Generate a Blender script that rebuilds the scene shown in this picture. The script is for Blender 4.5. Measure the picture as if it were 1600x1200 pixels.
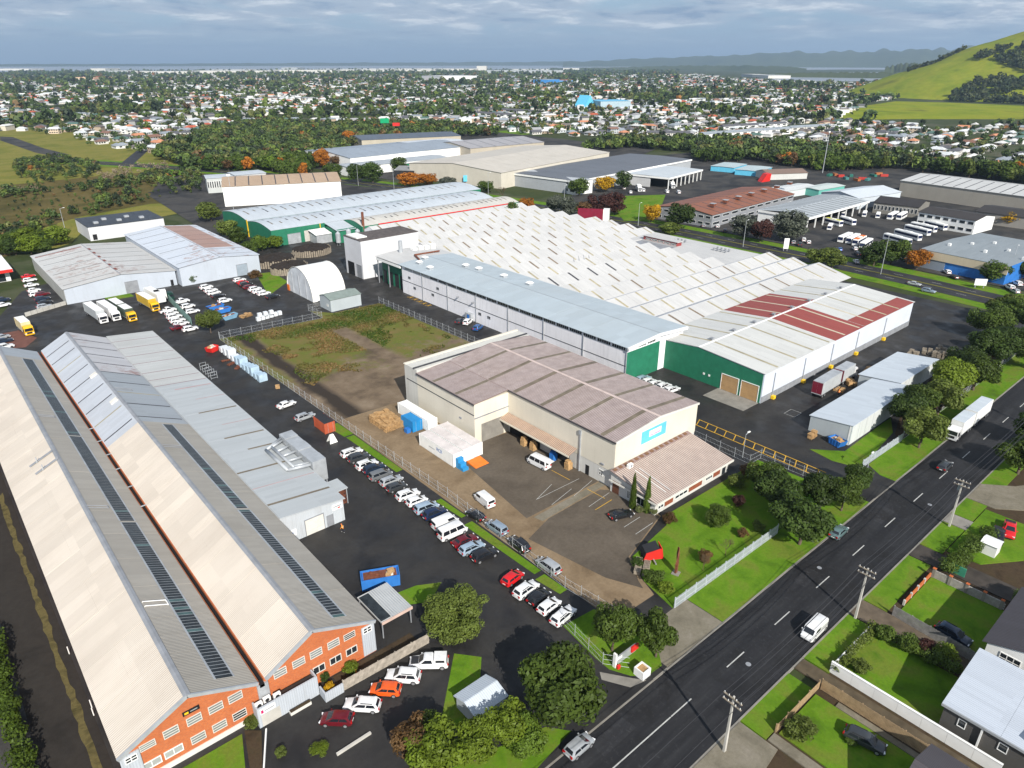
import bpy, math, random
import numpy as np
from mathutils import Vector, Matrix
S = bpy.context.scene
COL = S.collection
for o in list(bpy.data.objects):
 bpy.data.objects.remove(o)
HAZE = 6.3e-5
RN = random.Random(11)
NP = np.random.default_rng(5)
rad = math.radians
# camera
FOC = 1100.0                       # focal length in pixels of a 1600 px wide picture
CAMH = 75.0
PITCH = math.atan(503 / FOC)
AZ = math.atan(1401 * math.cos(PITCH) / FOC)
FX, FY = math.cos(AZ), math.sin(AZ)
RX, RY = math.sin(AZ), -math.cos(AZ)
cd = bpy.data.cameras.new('camera')
cam = bpy.data.objects.new('camera', cd)
COL.objects.link(cam)
cam.location = (0, 0, CAMH)
fw = Vector((math.cos(PITCH) * FX, math.cos(PITCH) * FY, -math.sin(PITCH)))
cam.rotation_euler = fw.to_track_quat('-Z', 'Y').to_euler()
cd.sensor_width = 36
cd.lens = 36 * FOC / 1600
cd.clip_start = 0.5
cd.clip_end = 90000
S.camera = cam
# light
SUN_EL = rad(34.5)
SUN_V = Vector((-0.353, -0.936, 0)).normalized()        # horizontal direction towards the sun
SUN_ROT = math.atan2(SUN_V.x, SUN_V.y)
W = bpy.data.worlds.new('World')
S.world = W
W.use_nodes = True
nt = W.node_tree
nt.nodes.clear()
def wn(t, **k):
 n = nt.nodes.new(t)
 for a, b in k.items():
  setattr(n, a, b)
 return n
sky = wn('ShaderNodeTexSky', sky_type='NISHITA', sun_disc=False, sun_elevation=SUN_EL, sun_rotation=SUN_ROT,
   altitude=50, air_density=1.0, dust_density=0.6, ozone_density=1.4)
tc = wn('ShaderNodeTexCoord')
sp = wn('ShaderNodeSeparateXYZ')
nt.links.new(tc.outputs['Generated'], sp.inputs[0])
def wm(op, a, b=None, c=None, clamp=False):
 n = wn('ShaderNodeMath', operation=op, use_clamp=clamp)
 for i, v in enumerate((a, b, c)):
  if v is None:
   continue
  if isinstance(v, (int, float)):
   n.inputs[i].default_value = v
  else:
   nt.links.new(v, n.inputs[i])
 return n.outputs[0]
zc = wm('ADD', wm('MAXIMUM', sp.outputs['Z'], 0.0), 0.10)
cx = wm('DIVIDE', sp.outputs['X'], zc)
cy = wm('DIVIDE', sp.outputs['Y'], zc)
cb = wn('ShaderNodeCombineXYZ')
nt.links.new(cx, cb.inputs[0]); nt.links.new(cy, cb.inputs[1])
def wnoise(scale, det, rough=.55, dist=0.0):
 n = wn('ShaderNodeTexNoise')
 n.inputs['Scale'].default_value = scale; n.inputs['Detail'].default_value = det
 n.inputs['Roughness'].default_value = rough; n.inputs['Distortion'].default_value = dist
 nt.links.new(cb.outputs[0], n.inputs['Vector'])
 return n.outputs['Fac']
def wramp(v, stops, interp='EASE'):
 n = wn('ShaderNodeValToRGB')
 n.color_ramp.interpolation = interp
 el = n.color_ramp.elements
 while len(el) < len(stops):
  el.new(0.5)
 for e, (p, c) in zip(el, stops):
  e.position = p; e.color = (*c, 1) if len(c) == 3 else c
 nt.links.new(v, n.inputs[0])
 return n.outputs[0]
def wmix(f, a, b):
 n = wn('ShaderNodeMix', data_type='RGBA')
 if isinstance(f, (int, float)):
  n.inputs[0].default_value = f
 else:
  nt.links.new(f, n.inputs[0])
 for i, v in ((6, a), (7, b)):
  if isinstance(v, tuple):
   n.inputs[i].default_value = (*v, 1)
  else:
   nt.links.new(v, n.inputs[i])
 return n.outputs[2]
n1 = wnoise(.9, 8, .6, .4)
n2 = wnoise(1.7, 8, .62, .3)
cov = wramp(n1, [(.36, (0, 0, 0)), (.54, (1, 1, 1))])
shade = wramp(n2, [(.32, (2.5, 3.5, 5.2)), (.5, (4.8, 5.6, 6.8)), (.66, (9.0, 9.3, 9.8))])
low = wramp(sp.outputs['Z'], [(0.0, (0, 0, 0)), (.015, (.1, .1, .1)), (.05, (.95, .95, .95)), (.12, (1, 1, 1))])
sepc = wn('ShaderNodeSeparateColor'); nt.links.new(cov, sepc.inputs[0])
sepl = wn('ShaderNodeSeparateColor'); nt.links.new(low, sepl.inputs[0])
clear = wmix(.75, sky.outputs[0], (2.2, 3.9, 6.6))
clearlow = wramp(sp.outputs['Z'], [(0.0, (1, 1, 1)), (.22, (0, 0, 0))])
sepk = wn('ShaderNodeSeparateColor'); nt.links.new(clearlow, sepk.inputs[0])
base = wmix(sepk.outputs[0], sky.outputs[0], clear)
skyc = wmix(wm('MULTIPLY', wm('MULTIPLY', sepc.outputs[0], sepl.outputs[0]), .85), base, shade)
bg = wn('ShaderNodeBackground')
bg.inputs[1].default_value = 0.075
nt.links.new(skyc, bg.inputs[0])
wo = wn('ShaderNodeOutputWorld')
nt.links.new(bg.outputs[0], wo.inputs[0])
sl = bpy.data.lights.new('sun', 'SUN')
sl.energy = 5.0
sl.angle = rad(0.5)
sl.color = (1.0, 0.955, 0.875)
so = bpy.data.objects.new('sun', sl)
COL.objects.link(so)
sd = Vector((SUN_V.x * math.cos(SUN_EL), SUN_V.y * math.cos(SUN_EL), math.sin(SUN_EL)))
so.rotation_euler = (-sd).to_track_quat('-Z', 'Y').to_euler()
so.location = (0, -200, 300)
S.view_settings.view_transform = 'Standard'
S.view_settings.look = 'None'
S.view_settings.exposure = 0.42
S.view_settings.gamma = 1
S.view_settings.use_curve_mapping = False
S.cycles.max_bounces = 5
S.cycles.diffuse_bounces = 2
S.cycles.glossy_bounces = 2
S.cycles.transmission_bounces = 3
S.cycles.volume_bounces = 0
S.cycles.transparent_max_bounces = 6
S.cycles.use_denoising = True
# geometry helpers
def G(px, py, z=0.0):
 """world x, y of the point at height z seen at pixel (px, py) of the 1600x1200 photograph"""
 X = (px - 800) / FOC; Y = (600 - py) / FOC
 dz = -math.sin(PITCH) + Y * math.cos(PITCH); dF = math.cos(PITCH) + Y * math.sin(PITCH)
 t = (z - CAMH) / dz
 return (t * (dF * FX + X * RX), t * (dF * FY + X * RY))
def head(a, b):
 """heading (radians) of the ground direction from pixel a to pixel b"""
 p, q = G(*a), G(*b)
 return math.atan2(q[1] - p[1], q[0] - p[0])
def tag(o, label=None, cat=None, group=None, kind=None):
 if label: o['label'] = label
 if cat: o['category'] = cat
 if group: o['group'] = group
 if kind: o['kind'] = kind
 return o
def thing(name, label, cat, loc=(0, 0, 0), rz=0.0, group=None):
 o = bpy.data.objects.new(name, None)
 COL.objects.link(o)
 o.location = loc; o.rotation_euler = (0, 0, rz)
 o.empty_display_size = .5
 return tag(o, label, cat, group)
class MB:
 """collects faces, builds one mesh object"""
 def __init__(self):
  self.v = []; self.f = []; self.m = []
 def poly(self, pts, mi=0):
  n = len(self.v)
  self.v += [tuple(p) for p in pts]
  self.f.append(tuple(range(n, n + len(pts)))); self.m.append(mi)
  return self
 def hexa(self, b, t, mi=0):
  """8 corners: bottom 4 counter-clockwise from above, top 4"""
  n = len(self.v)
  self.v += [tuple(p) for p in b] + [tuple(p) for p in t]
  for q in ((3, 2, 1, 0), (4, 5, 6, 7), (0, 1, 5, 4), (1, 2, 6, 5), (2, 3, 7, 6), (3, 0, 4, 7)):
   self.f.append(tuple(n + i for i in q)); self.m.append(mi)
  return self
 def box(self, x0, x1, y0, y1, z0, z1, mi=0):
  return self.hexa([(x0, y0, z0), (x1, y0, z0), (x1, y1, z0), (x0, y1, z0)],
       [(x0, y0, z1), (x1, y0, z1), (x1, y1, z1), (x0, y1, z1)], mi)
 def obox(self, c, hx, hy, z0, z1, ang, mi=0):
  ca, sa = math.cos(ang), math.sin(ang)
  P = [(c[0] + a * hx * ca - b * hy * sa, c[1] + a * hx * sa + b * hy * ca) for a, b in ((-1, -1), (1, -1), (1, 1), (-1, 1))]
  return self.hexa([(x, y, z0) for x, y in P], [(x, y, z1) for x, y in P], mi)
 def prism(self, poly, z0, z1, mi=0):
  a = sum(poly[i][0] * poly[(i + 1) % len(poly)][1] - poly[(i + 1) % len(poly)][0] * poly[i][1] for i in range(len(poly)))
  if a < 0: poly = list(poly)[::-1]
  n = len(self.v); k = len(poly)
  self.v += [(p[0], p[1], z0) for p in poly] + [(p[0], p[1], z1) for p in poly]
  self.f.append(tuple(n + i for i in range(k))[::-1]); self.m.append(mi)
  self.f.append(tuple(n + k + i for i in range(k))); self.m.append(mi)
  for i in range(k):
   j = (i + 1) % k
   self.f.append((n + i, n + j, n + k + j, n + k + i)); self.m.append(mi)
  return self
 def extr(self, prof, d, mi=0):
  """closed profile (3d points) extruded by the vector d"""
  n = len(self.v); k = len(prof)
  self.v += [tuple(p) for p in prof] + [(p[0] + d[0], p[1] + d[1], p[2] + d[2]) for p in prof]
  self.f.append(tuple(n + i for i in range(k))[::-1]); self.m.append(mi)
  self.f.append(tuple(n + k + i for i in range(k))); self.m.append(mi)
  for i in range(k):
   j = (i + 1) % k
   self.f.append((n + i, n + j, n + k + j, n + k + i)); self.m.append(mi)
  return self
 def tube(self, a, b, r0, r1=None, n=8, mi=0, caps=True):
  r1 = r0 if r1 is None else r1
  a, b = Vector(a), Vector(b)
  d = (b - a)
  if d.length < 1e-6: return self
  d.normalize()
  u = d.cross(Vector((0, 0, 1)) if abs(d.z) < .9 else Vector((1, 0, 0))).normalized(); w = d.cross(u)
  k = len(self.v)
  for p, r in ((a, r0), (b, r1)):
   for i in range(n):
    t = 2 * math.pi * i / n
    self.v.append(tuple(p + u * (r * math.cos(t)) + w * (r * math.sin(t))))
  for i in range(n):
   j = (i + 1) % n
   self.f.append((k + i, k + j, k + n + j, k + n + i)); self.m.append(mi)
  if caps:
   self.f.append(tuple(k + i for i in range(n))[::-1]); self.m.append(mi)
   self.f.append(tuple(k + n + i for i in range(n))); self.m.append(mi)
  return self
 def loft(self, rings, mi=0, caps=True, mif=None):
  k = len(self.v); n = len(rings[0])
  for r in rings: self.v += [tuple(p) for p in r]
  for s in range(len(rings) - 1):
   for i in range(n):
    j = (i + 1) % n
    self.f.append((k + s * n + i, k + s * n + j, k + (s + 1) * n + j, k + (s + 1) * n + i))
    self.m.append(mi if mif is None else mif(s, i))
  if caps:
   self.f.append(tuple(k + i for i in range(n))[::-1]); self.m.append(mi)
   self.f.append(tuple(k + (len(rings) - 1) * n + i for i in range(n))); self.m.append(mi)
  return self
 def mesh(self, name, mats, off=(0, 0, 0), smooth=False):
  me = bpy.data.meshes.new(name)
  v = self.v
  if off[0] or off[1] or off[2]:
   v = [(p[0] - off[0], p[1] - off[1], p[2] - off[2]) for p in v]
  me.from_pydata(v, [], self.f)
  mats = mats if isinstance(mats, (list, tuple)) else [mats]
  for m in mats: me.materials.append(m)
  if len(mats) > 1:
   me.polygons.foreach_set('material_index', self.m)
  if smooth:
   me.polygons.foreach_set('use_smooth', [True] * len(me.polygons))
  me.update()
  return me
 def build(self, name, mats, parent=None, local=False, smooth=False):
  """parent None: top-level object with its origin at the foot of its geometry. Coordinates are world
  coordinates unless local"""
  if parent is None:
   if local:
    off = (0, 0, 0)
   else:
    xs = [p[0] for p in self.v]; ys = [p[1] for p in self.v]
    off = ((min(xs) + max(xs)) / 2, (min(ys) + max(ys)) / 2, min(p[2] for p in self.v))
  else:
   off = (0, 0, 0) if local else wloc(parent)
  o = bpy.data.objects.new(name, self.mesh(name, mats, off, smooth))
  COL.objects.link(o)
  if parent is None: o.location = off
  else: o.parent = parent
  return o
def wloc(o):
 v = Vector((0, 0, 0))
 while o is not None:
  v = v + o.location; o = o.parent
 return tuple(v)
def fix_normals(o):
 import bmesh
 bm = bmesh.new(); bm.from_mesh(o.data)
 bmesh.ops.recalc_face_normals(bm, faces=bm.faces)
 bm.to_mesh(o.data); bm.free()
 return o
def inst(name, me, parent=None, loc=(0, 0, 0), rz=0.0, scale=None, mats=None):
 o = bpy.data.objects.new(name, me)
 COL.objects.link(o)
 o.location = loc; o.rotation_euler = (0, 0, rz)
 if scale is not None: o.scale = scale if isinstance(scale, (tuple, list)) else (scale,) * 3
 if parent is not None: o.parent = parent
 if mats:
  for i, m in enumerate(mats):
   if m is not None:
    o.material_slots[i].link = 'OBJECT'; o.material_slots[i].material = m
 return o
# materials
class NT:
 def __init__(self, name):
  self.m = bpy.data.materials.new(name)
  self.m.use_nodes = True
  self.t = self.m.node_tree
  self.b = self.t.nodes['Principled BSDF']
  self._pos = None
 def n(self, t, **k):
  x = self.t.nodes.new(t)
  for a, b in k.items(): setattr(x, a, b)
  return x
 def link(self, a, b): self.t.links.new(a, b)
 def pos(self):
  if self._pos is None: self._pos = self.n('ShaderNodeNewGeometry').outputs['Position']
  return self._pos
 def set(self, sock, v):
  if isinstance(v, (int, float)): sock.default_value = v
  elif isinstance(v, tuple):
   sock.default_value = (*v, 1) if (len(v) == 3 and sock.type == 'RGBA') else v
  else: self.link(v, sock)
 def math(self, op, a, b=None, clamp=False):
  x = self.n('ShaderNodeMath', operation=op, use_clamp=clamp)
  self.set(x.inputs[0], a)
  if b is not None: self.set(x.inputs[1], b)
  return x.outputs[0]
 def scale(self, v, s):
  x = self.n('ShaderNodeVectorMath', operation='MULTIPLY')
  self.link(v, x.inputs[0]); x.inputs[1].default_value = s
  return x.outputs[0]
 def noise(self, scale, det=4, rough=.55, vec=None, stretch=None, dist=0.0):
  v = vec or self.pos()
  if stretch: v = self.scale(v, stretch)
  x = self.n('ShaderNodeTexNoise')
  x.inputs['Scale'].default_value = scale; x.inputs['Detail'].default_value = det
  x.inputs['Roughness'].default_value = rough; x.inputs['Distortion'].default_value = dist
  self.link(v, x.inputs['Vector'])
  return x.outputs['Fac']
 def ramp(self, v, stops, interp='LINEAR'):
  x = self.n('ShaderNodeValToRGB')
  x.color_ramp.interpolation = interp
  el = x.color_ramp.elements
  while len(el) < len(stops): el.new(.5)
  for e, (p, c) in zip(el, stops):
   e.position = p
   e.color = (c, c, c, 1) if isinstance(c, (int, float)) else (*c, 1)
  self.link(v, x.inputs[0])
  return x.outputs[0]
 def fac(self, v, lo, hi):
  x = self.n('ShaderNodeMapRange')
  x.inputs[1].default_value = lo; x.inputs[2].default_value = hi
  x.clamp = True
  self.link(v, x.inputs[0])
  return x.outputs[0]
 def mix(self, f, a, b, mode='MIX'):
  x = self.n('ShaderNodeMix', data_type='RGBA', blend_type=mode)
  self.set(x.inputs[0], f); self.set(x.inputs[6], a); self.set(x.inputs[7], b)
  return x.outputs[2]
 def bump(self, h, strength=.3, dist=.1):
  x = self.n('ShaderNodeBump')
  x.inputs['Strength'].default_value = strength; x.inputs['Distance'].default_value = dist
  self.link(h, x.inputs['Height'])
  self.link(x.outputs[0], self.b.inputs['Normal'])
 def done(self, col, rough=.7, spec=.3, metal=0.0):
  self.set(self.b.inputs['Base Color'], col)
  self.set(self.b.inputs['Roughness'], rough)
  self.b.inputs['Specular IOR Level'].default_value = spec
  self.b.inputs['Metallic'].default_value = metal
  return self.m
def shade(c, k): return tuple(max(0, min(1, x * k)) for x in c)
def simple(name, col, rough=.6, var=.12, scale=.6, spec=.3, metal=0.0, bump=0.0, col2=None):
 n = NT(name)
 f = n.noise(scale, 4)
 c = n.mix(n.fac(f, .3, .7), shade(col, 1 - var), col2 or shade(col, 1 + var))
 if bump: n.bump(n.noise(scale * 6, 3), bump, .05)
 return n.done(c, rough, spec, metal)
def roofmat(name, col, axis, dirt=(.25, .22, .2), amt=.3, sheet=.85, rib=0.0, streak=.1, rough=.55, patch=0.0, patchcol=None, spec=.3, sheetvar=.10):
 """sheet metal roof: axis = the axis along the ridge ('x' or 'y'); sheets lie side by side along it and streaks run across it"""
 n = NT(name)
 sp = n.n('ShaderNodeSeparateXYZ'); n.link(n.pos(), sp.inputs[0])
 c = sp.outputs[0] if axis == 'x' else sp.outputs[1]
 d = sp.outputs[1] if axis == 'x' else sp.outputs[0]
 idx = n.math('FLOOR', n.math('DIVIDE', c, sheet))
 row = n.math('FLOOR', n.math('DIVIDE', d, 7.0))
 cb = n.n('ShaderNodeCombineXYZ'); n.link(idx, cb.inputs[0]); n.link(row, cb.inputs[1])
 wnz = n.n('ShaderNodeTexWhiteNoise', noise_dimensions='2D'); n.link(cb.outputs[0], wnz.inputs['Vector'])
 st = (1.6, .12, .4) if axis == 'x' else (.12, 1.6, .4)
 sn = n.noise(1.0, 5, .6, stretch=st)
 big = n.noise(.07, 4, .6)
 v = n.math('ADD', n.math('MULTIPLY', wnz.outputs['Value'], sheetvar), n.math('MULTIPLY', sn, streak * 2))
 v = n.math('ADD', v, 1 - sheetvar * .5 - streak)
 base = n.mix(1.0, col, v, 'MULTIPLY')
 df = n.math('MULTIPLY', n.fac(n.math('MULTIPLY', n.math('ADD', big, sn), .5), .42, .68), amt, True)
 base = n.mix(df, base, dirt)
 if patch:
  pf = n.math('MULTIPLY', n.fac(n.noise(.5, 5, .7, stretch=(1, 1, 1)), .5, .62), n.fac(n.noise(.05, 2), .5, .56), True)
  base = n.mix(n.math('MULTIPLY', pf, patch), base, patchcol or (.25, .09, .05))
 if rib:
  w = n.math('SINE', n.math('MULTIPLY', c, 2 * math.pi / rib))
  n.bump(w, .35, .05)
 return n.done(base, rough, spec)
def wallmat(name, col, axis='x', rib=.0, dirt=(.2, .18, .15), amt=.25, rough=.65, var=.06):
 """painted sheet or plaster wall: vertical streaks; axis = direction along the wall"""
 n = NT(name)
 st = (1.3, 1.3, .12)
 sn = n.noise(1.0, 5, .6, stretch=st)
 big = n.noise(.15, 3)
 base = n.mix(n.fac(big, .3, .7), shade(col, 1 - var), shade(col, 1 + var))
 base = n.mix(n.math('MULTIPLY', n.fac(sn, .5, .75), amt), base, dirt)
 if rib:
  sp = n.n('ShaderNodeSeparateXYZ'); n.link(n.pos(), sp.inputs[0])
  w = n.math('SINE', n.math('MULTIPLY', sp.outputs[0 if axis == 'x' else 1], 2 * math.pi / rib))
  n.bump(w, .3, .05)
 return n.done(base, rough, .3)
def groundmat(name, cols, scale=.08, fine=1.2, rough=.9, spec=.15, bump=.15, wet=0.0, dist=.5):
 """cols: ramp of colours by large noise; fine grain on top"""
 n = NT(name)
 a = n.noise(scale, 6, .6, dist=dist)
 st = [(.28 + .44 * i / max(1, len(cols) - 1), c) for i, c in enumerate(cols)]
 c = n.ramp(a, st)
 g = n.noise(fine, 5, .7)
 c = n.mix(1.0, c, n.math('ADD', n.math('MULTIPLY', g, .7), .65), 'MULTIPLY')
 if bump: n.bump(n.noise(fine * 3, 4, .7), bump, .1)
 r = rough
 if wet:
  r = n.ramp(n.noise(scale * 1.5, 4), [(.42, rough), (.62, wet)])
 return n.done(c, r, spec)
def leafmat(name, col, col2=None, var=.35):
 """leaf colour varies with the per-clump attribute 'tint' and from tree to tree"""
 n = NT(name)
 at = n.n('ShaderNodeAttribute', attribute_name='tint')
 oi = n.n('ShaderNodeObjectInfo')
 c = n.mix(at.outputs['Fac'], shade(col, 1 - var), col2 or shade(col, 1 + var))
 k = n.math('ADD', n.math('MULTIPLY', oi.outputs['Random'], .5), .75)
 c = n.mix(1.0, c, k, 'MULTIPLY')
 tr = n.n('ShaderNodeBsdfTranslucent'); n.link(c, tr.inputs[0])
 n.done(c, .55, .25)
 mx = n.n('ShaderNodeMixShader'); mx.inputs[0].default_value = .38
 n.link(n.b.outputs[0], mx.inputs[1]); n.link(tr.outputs[0], mx.inputs[2])
 out = n.t.nodes['Material Output']
 n.link(mx.outputs[0], out.inputs[0])
 return n.m
def vcmat(name, rough=.7, spec=.25):
 """colour from the face attribute 'col' (each house's own paint)"""
 n = NT(name)
 at = n.n('ShaderNodeAttribute', attribute_name='col')
 g = n.noise(.8, 3)
 c = n.mix(1.0, at.outputs['Color'], n.math('ADD', n.math('MULTIPLY', g, .4), .8), 'MULTIPLY')
 return n.done(c, rough, spec)
_paint = {}
def paint(col, rough=.3, metal=0.0):
 k = (col, rough, metal)
 if k not in _paint:
  n = NT('paint_%d' % len(_paint))
  d = n.noise(1.3, 3)
  c = n.mix(n.fac(d, .4, .8), col, shade(col, .82))
  n.done(c, rough, .5, metal)
  n.b.inputs['Coat Weight'].default_value = .4
  n.b.inputs['Coat Roughness'].default_value = .12
  _paint[k] = n.m
 return _paint[k]
def glassmat(name, col=(.02, .025, .03), rough=.08):
 n = NT(name)
 c = n.mix(n.noise(.7, 2), shade(col, .7), shade(col, 1.5))
 return n.done(c, rough, .6)
ORD = ['first', 'second', 'third', 'fourth', 'fifth', 'sixth', 'seventh', 'eighth', 'ninth', 'tenth', 'eleventh', 'twelfth', 'thirteenth', 'fourteenth', 'fifteenth', 'sixteenth', 'seventeenth', 'eighteenth', 'nineteenth', 'twentieth', 'twenty-first', 'twenty-second', 'twenty-third']
M = {}
M['glass'] = glassmat('window_glass')
M['glass_pale'] = glassmat('window_glass_with_blind', (.30, .31, .30), .25)
M['car_glass'] = glassmat('car_glass', (.012, .015, .02), .06)
M['tyre'] = simple('tyre_rubber', (.02, .02, .02), .85)
M['rim'] = simple('alloy_rim', (.45, .45, .47), .35, metal=.6)
M['dark'] = simple('dark_plastic', (.025, .025, .028), .6)
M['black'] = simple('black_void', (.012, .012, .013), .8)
M['white'] = simple('white_paint', (.78, .78, .76), .5, .05)
M['offwhite'] = simple('offwhite_paint', (.62, .60, .55), .6, .08)
M['galv'] = simple('galvanised_steel', (.42, .44, .46), .45, .15, metal=.3)
M['steel'] = simple('grey_steel', (.25, .26, .28), .5, .15)
M['concrete'] = simple('concrete', (.22, .205, .18), .85, .2, .5, bump=.2)
M['concrete_pale'] = simple('pale_concrete', (.46, .44, .40), .85, .12, .5, bump=.15)
M['rust'] = simple('rusty_steel', (.16, .055, .03), .8, .35, 1.5)
M['timber'] = simple('weathered_timber', (.26, .22, .17), .85, .25, 1.2)
M['pallet'] = simple('pallet_wood', (.42, .26, .12), .8, .3, 1.5)
M['bark'] = simple('bark', (.10, .075, .055), .9, .3, 2)
M['head'] = simple('headlight_lens', (.75, .76, .78), .12)
M['tail'] = simple('tail_light_lens', (.35, .01, .01), .25)
M['orange'] = simple('orange_paint', (.72, .17, .02), .5, .12)
M['red'] = simple('red_paint', (.60, .025, .02), .45, .12)
M['blue'] = simple('blue_paint', (.03, .16, .48), .5, .15)
M['ltblue'] = simple('light_blue_paint', (.12, .48, .68), .5, .08)
M['yellow'] = simple('yellow_paint', (.80, .50, .02), .45, .08)
M['green'] = simple('green_cladding', (.02, .16, .09), .6, .12)
M['line_white'] = simple('white_road_paint', (.42, .42, .40), .7, .2, 2)
M['line_yellow'] = simple('yellow_road_paint', (.52, .30, .03), .7, .25, 1)
# ground, roads, water, hills
def sheet(name, poly, z, m, kind='structure'):
 mb = MB()
 a = sum(poly[i][0] * poly[(i + 1) % len(poly)][1] - poly[(i + 1) % len(poly)][0] * poly[i][1] for i in range(len(poly)))
 if a < 0: poly = list(poly)[::-1]
 mb.poly([(p[0], p[1], z) for p in poly])
 o = mb.build(name, m)
 return tag(o, kind=kind)
def slab(name, poly, z0, z1, m):
 return tag(MB().prism(poly, z0, z1).build(name, m), kind='structure')
def R4(x0, x1, y0, y1): return [(x0, y0), (x1, y0), (x1, y1), (x0, y1)]
def GP(*p): return [G(a, b) for a, b in p]
def sm(a, b, x):
 t = max(0, min(1, (x - a) / (b - a))); return t * t * (3 - 2 * t)
HCX, HCY = 2262.0, 560.0
def terrain_h(x, y):
 """height of the volcanic cone and its apron east of the suburb"""
 r = math.hypot(x - HCX, (y - HCY) * 1.0)
 if r > 560: return 0.0
 import mathutils
 nz = mathutils.noise.noise(Vector((x / 130, y / 130, 3.1))) * 9 + mathutils.noise.noise(Vector((x / 45, y / 45, 1.7))) * 2.5
 c = 176 - 0.37 * r
 top = 150 + 6 * math.sin(math.atan2(y - HCY, x - HCX) * 2 + 1)
 if c > top: c = top
 if r < 45: c -= (45 - r) * .25
 t = 10 * math.sin((r - 150) / 34.0) * math.exp(-((r - 215) / 90) ** 2)
 h = max(c + nz * sm(470, 300, r) + t * .55, 0)
 return h
M['land'] = groundmat('suburban_land', [(.025, .035, .012), (.05, .06, .02), (.035, .05, .015), (.07, .075, .04), (.10, .09, .07)], .02, .25, bump=0)
M['asphalt'] = groundmat('yard_asphalt', [(.011, .011, .012), (.022, .021, .021), (.032, .030, .028), (.016, .016, .017)], .10, 1.5, .8, .3, wet=.42)
M['asphalt2'] = groundmat('depot_asphalt', [(.014, .014, .016), (.030, .030, .031), (.060, .056, .052), (.024, .024, .026)], .05, .8, .85, .2)
M['road'] = None
def road_material(name='street_asphalt', k=1.0, axis='x'):
 n = NT(name)
 st = (.10, 1.3, 1) if axis == 'x' else (1.3, .10, 1)
 tracks = n.noise(.55, 5, .65, stretch=st)
 patch = n.noise(.12, 5, .65, dist=.6)
 c = n.ramp(tracks, [(.3, shade((.010, .010, .012), k)), (.55, shade((.020, .020, .022), k)), (.75, shade((.034, .034, .036), k))])
 c = n.mix(n.fac(patch, .52, .62), c, shade((.013, .0125, .013), k))
 c = n.mix(n.math('MULTIPLY', n.fac(n.noise(1.8, 6, .75), .54, .72), .6), c, shade((.05, .05, .052), k))
 n.bump(n.noise(6, 4, .7), .12, .05)
 return n.done(c, .72, .3)
M['road'] = road_material()
M['road2'] = road_material('main_road_asphalt', 1.5, 'y')
M['gravel'] = groundmat('brown_gravel_yard', [(.10, .070, .042), (.18, .128, .078), (.235, .172, .108), (.14, .10, .062)], .09, 1.6, .95, .1, bump=.3)
M['worn'] = groundmat('worn_grey_asphalt', [(.068, .055, .043), (.10, .082, .063), (.125, .103, .08)], .12, 1.5, .9, .15)
M['grass'] = groundmat('mown_grass', [(.060, .105, .010), (.075, .155, .009), (.10, .19, .012), (.125, .165, .022), (.07, .14, .010)], .18, 2.2, .95, .1, bump=.3)
M['grass_olive'] = groundmat('rough_pasture', [(.085, .10, .016), (.14, .145, .026), (.19, .17, .04), (.10, .12, .02)], .03, .5, .95, .1)
M['mangrove'] = groundmat('olive_scrub', [(.05, .046, .013), (.085, .070, .022), (.12, .092, .032), (.06, .058, .016)], .03, .35, .95, .1, bump=.6)
M['hillgrass'] = groundmat('hill_grass', [(.10, .135, .010), (.17, .21, .014), (.22, .235, .02), (.12, .135, .018)], .012, .09, .95, .05, bump=0)
M['soil'] = groundmat('garden_soil', [(.035, .025, .016), (.06, .042, .026), (.05, .04, .02)], .4, 2.5, .95, .1)
M['drive'] = groundmat('driveway_concrete', [(.13, .115, .085), (.18, .16, .12), (.22, .195, .155)], .3, 2, .9, .15)
def lot_material():
 n = NT('vacant_lot_ground')
 a = n.noise(.055, 5, .6, dist=.8)
 b = n.noise(.14, 5, .62)
 soil = n.ramp(b, [(.3, (.08, .06, .042)), (.5, (.155, .115, .078)), (.7, (.22, .17, .12))])
 veg = n.ramp(n.noise(.2, 5, .7), [(.3, (.17, .12, .05)), (.45, (.135, .12, .036)), (.6, (.105, .125, .024)), (.75, (.20, .16, .065))])
 sp = n.n('ShaderNodeSeparateXYZ'); n.link(n.pos(), sp.inputs[0])
 yy = n.fac(sp.outputs[1], 142, 170)
 f = n.fac(n.math('ADD', n.math('ADD', n.math('MULTIPLY', yy, .34), n.math('MULTIPLY', n.noise(.45, 5, .75), .42)), n.math('MULTIPLY', a, .75)), .74, .86)
 dx = n.math('ABSOLUTE', n.math('SUBTRACT', sp.outputs[0], n.math('ADD', 66.3, n.math('MULTIPLY', b, 3.5))))
 f = n.math('MULTIPLY', f, n.fac(dx, 1.6, 3.4))
 d2 = n.math('ABSOLUTE', n.math('SUBTRACT', sp.outputs[0], n.math('ADD', 91.0, n.math('MULTIPLY', a, 5.0))))
 f = n.math('MULTIPLY', f, n.math('MAXIMUM', n.fac(d2, 1.5, 3.6), n.fac(sp.outputs[1], 188, 194)))
 return n.done(n.mix(f, n.mix(n.fac(dx, 3.0, 1.2), soil, (.04, .032, .026)), veg), .95, .1)
M['lot'] = lot_material()
M['water'] = None
def water_material():
 n = NT('harbour_water')
 c = n.ramp(n.noise(.0012, 4), [(.3, (.20, .225, .26)), (.7, (.30, .31, .32))])
 return n.done(c, .35, .4)
M['water'] = water_material()
tag(MB().box(-22000, 22000, -22000, 22000, -3, -.25).build('ground', M['land']), kind='structure')
sheet('harbour_water', [(-3000, 8200), (2500, 7600), (5200, 6800), (7600, 5400), (9200, 2500), (9500, 0), (21500, -3000), (21500, 21500), (-9000, 21500)], -.1, M['water'])
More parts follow.
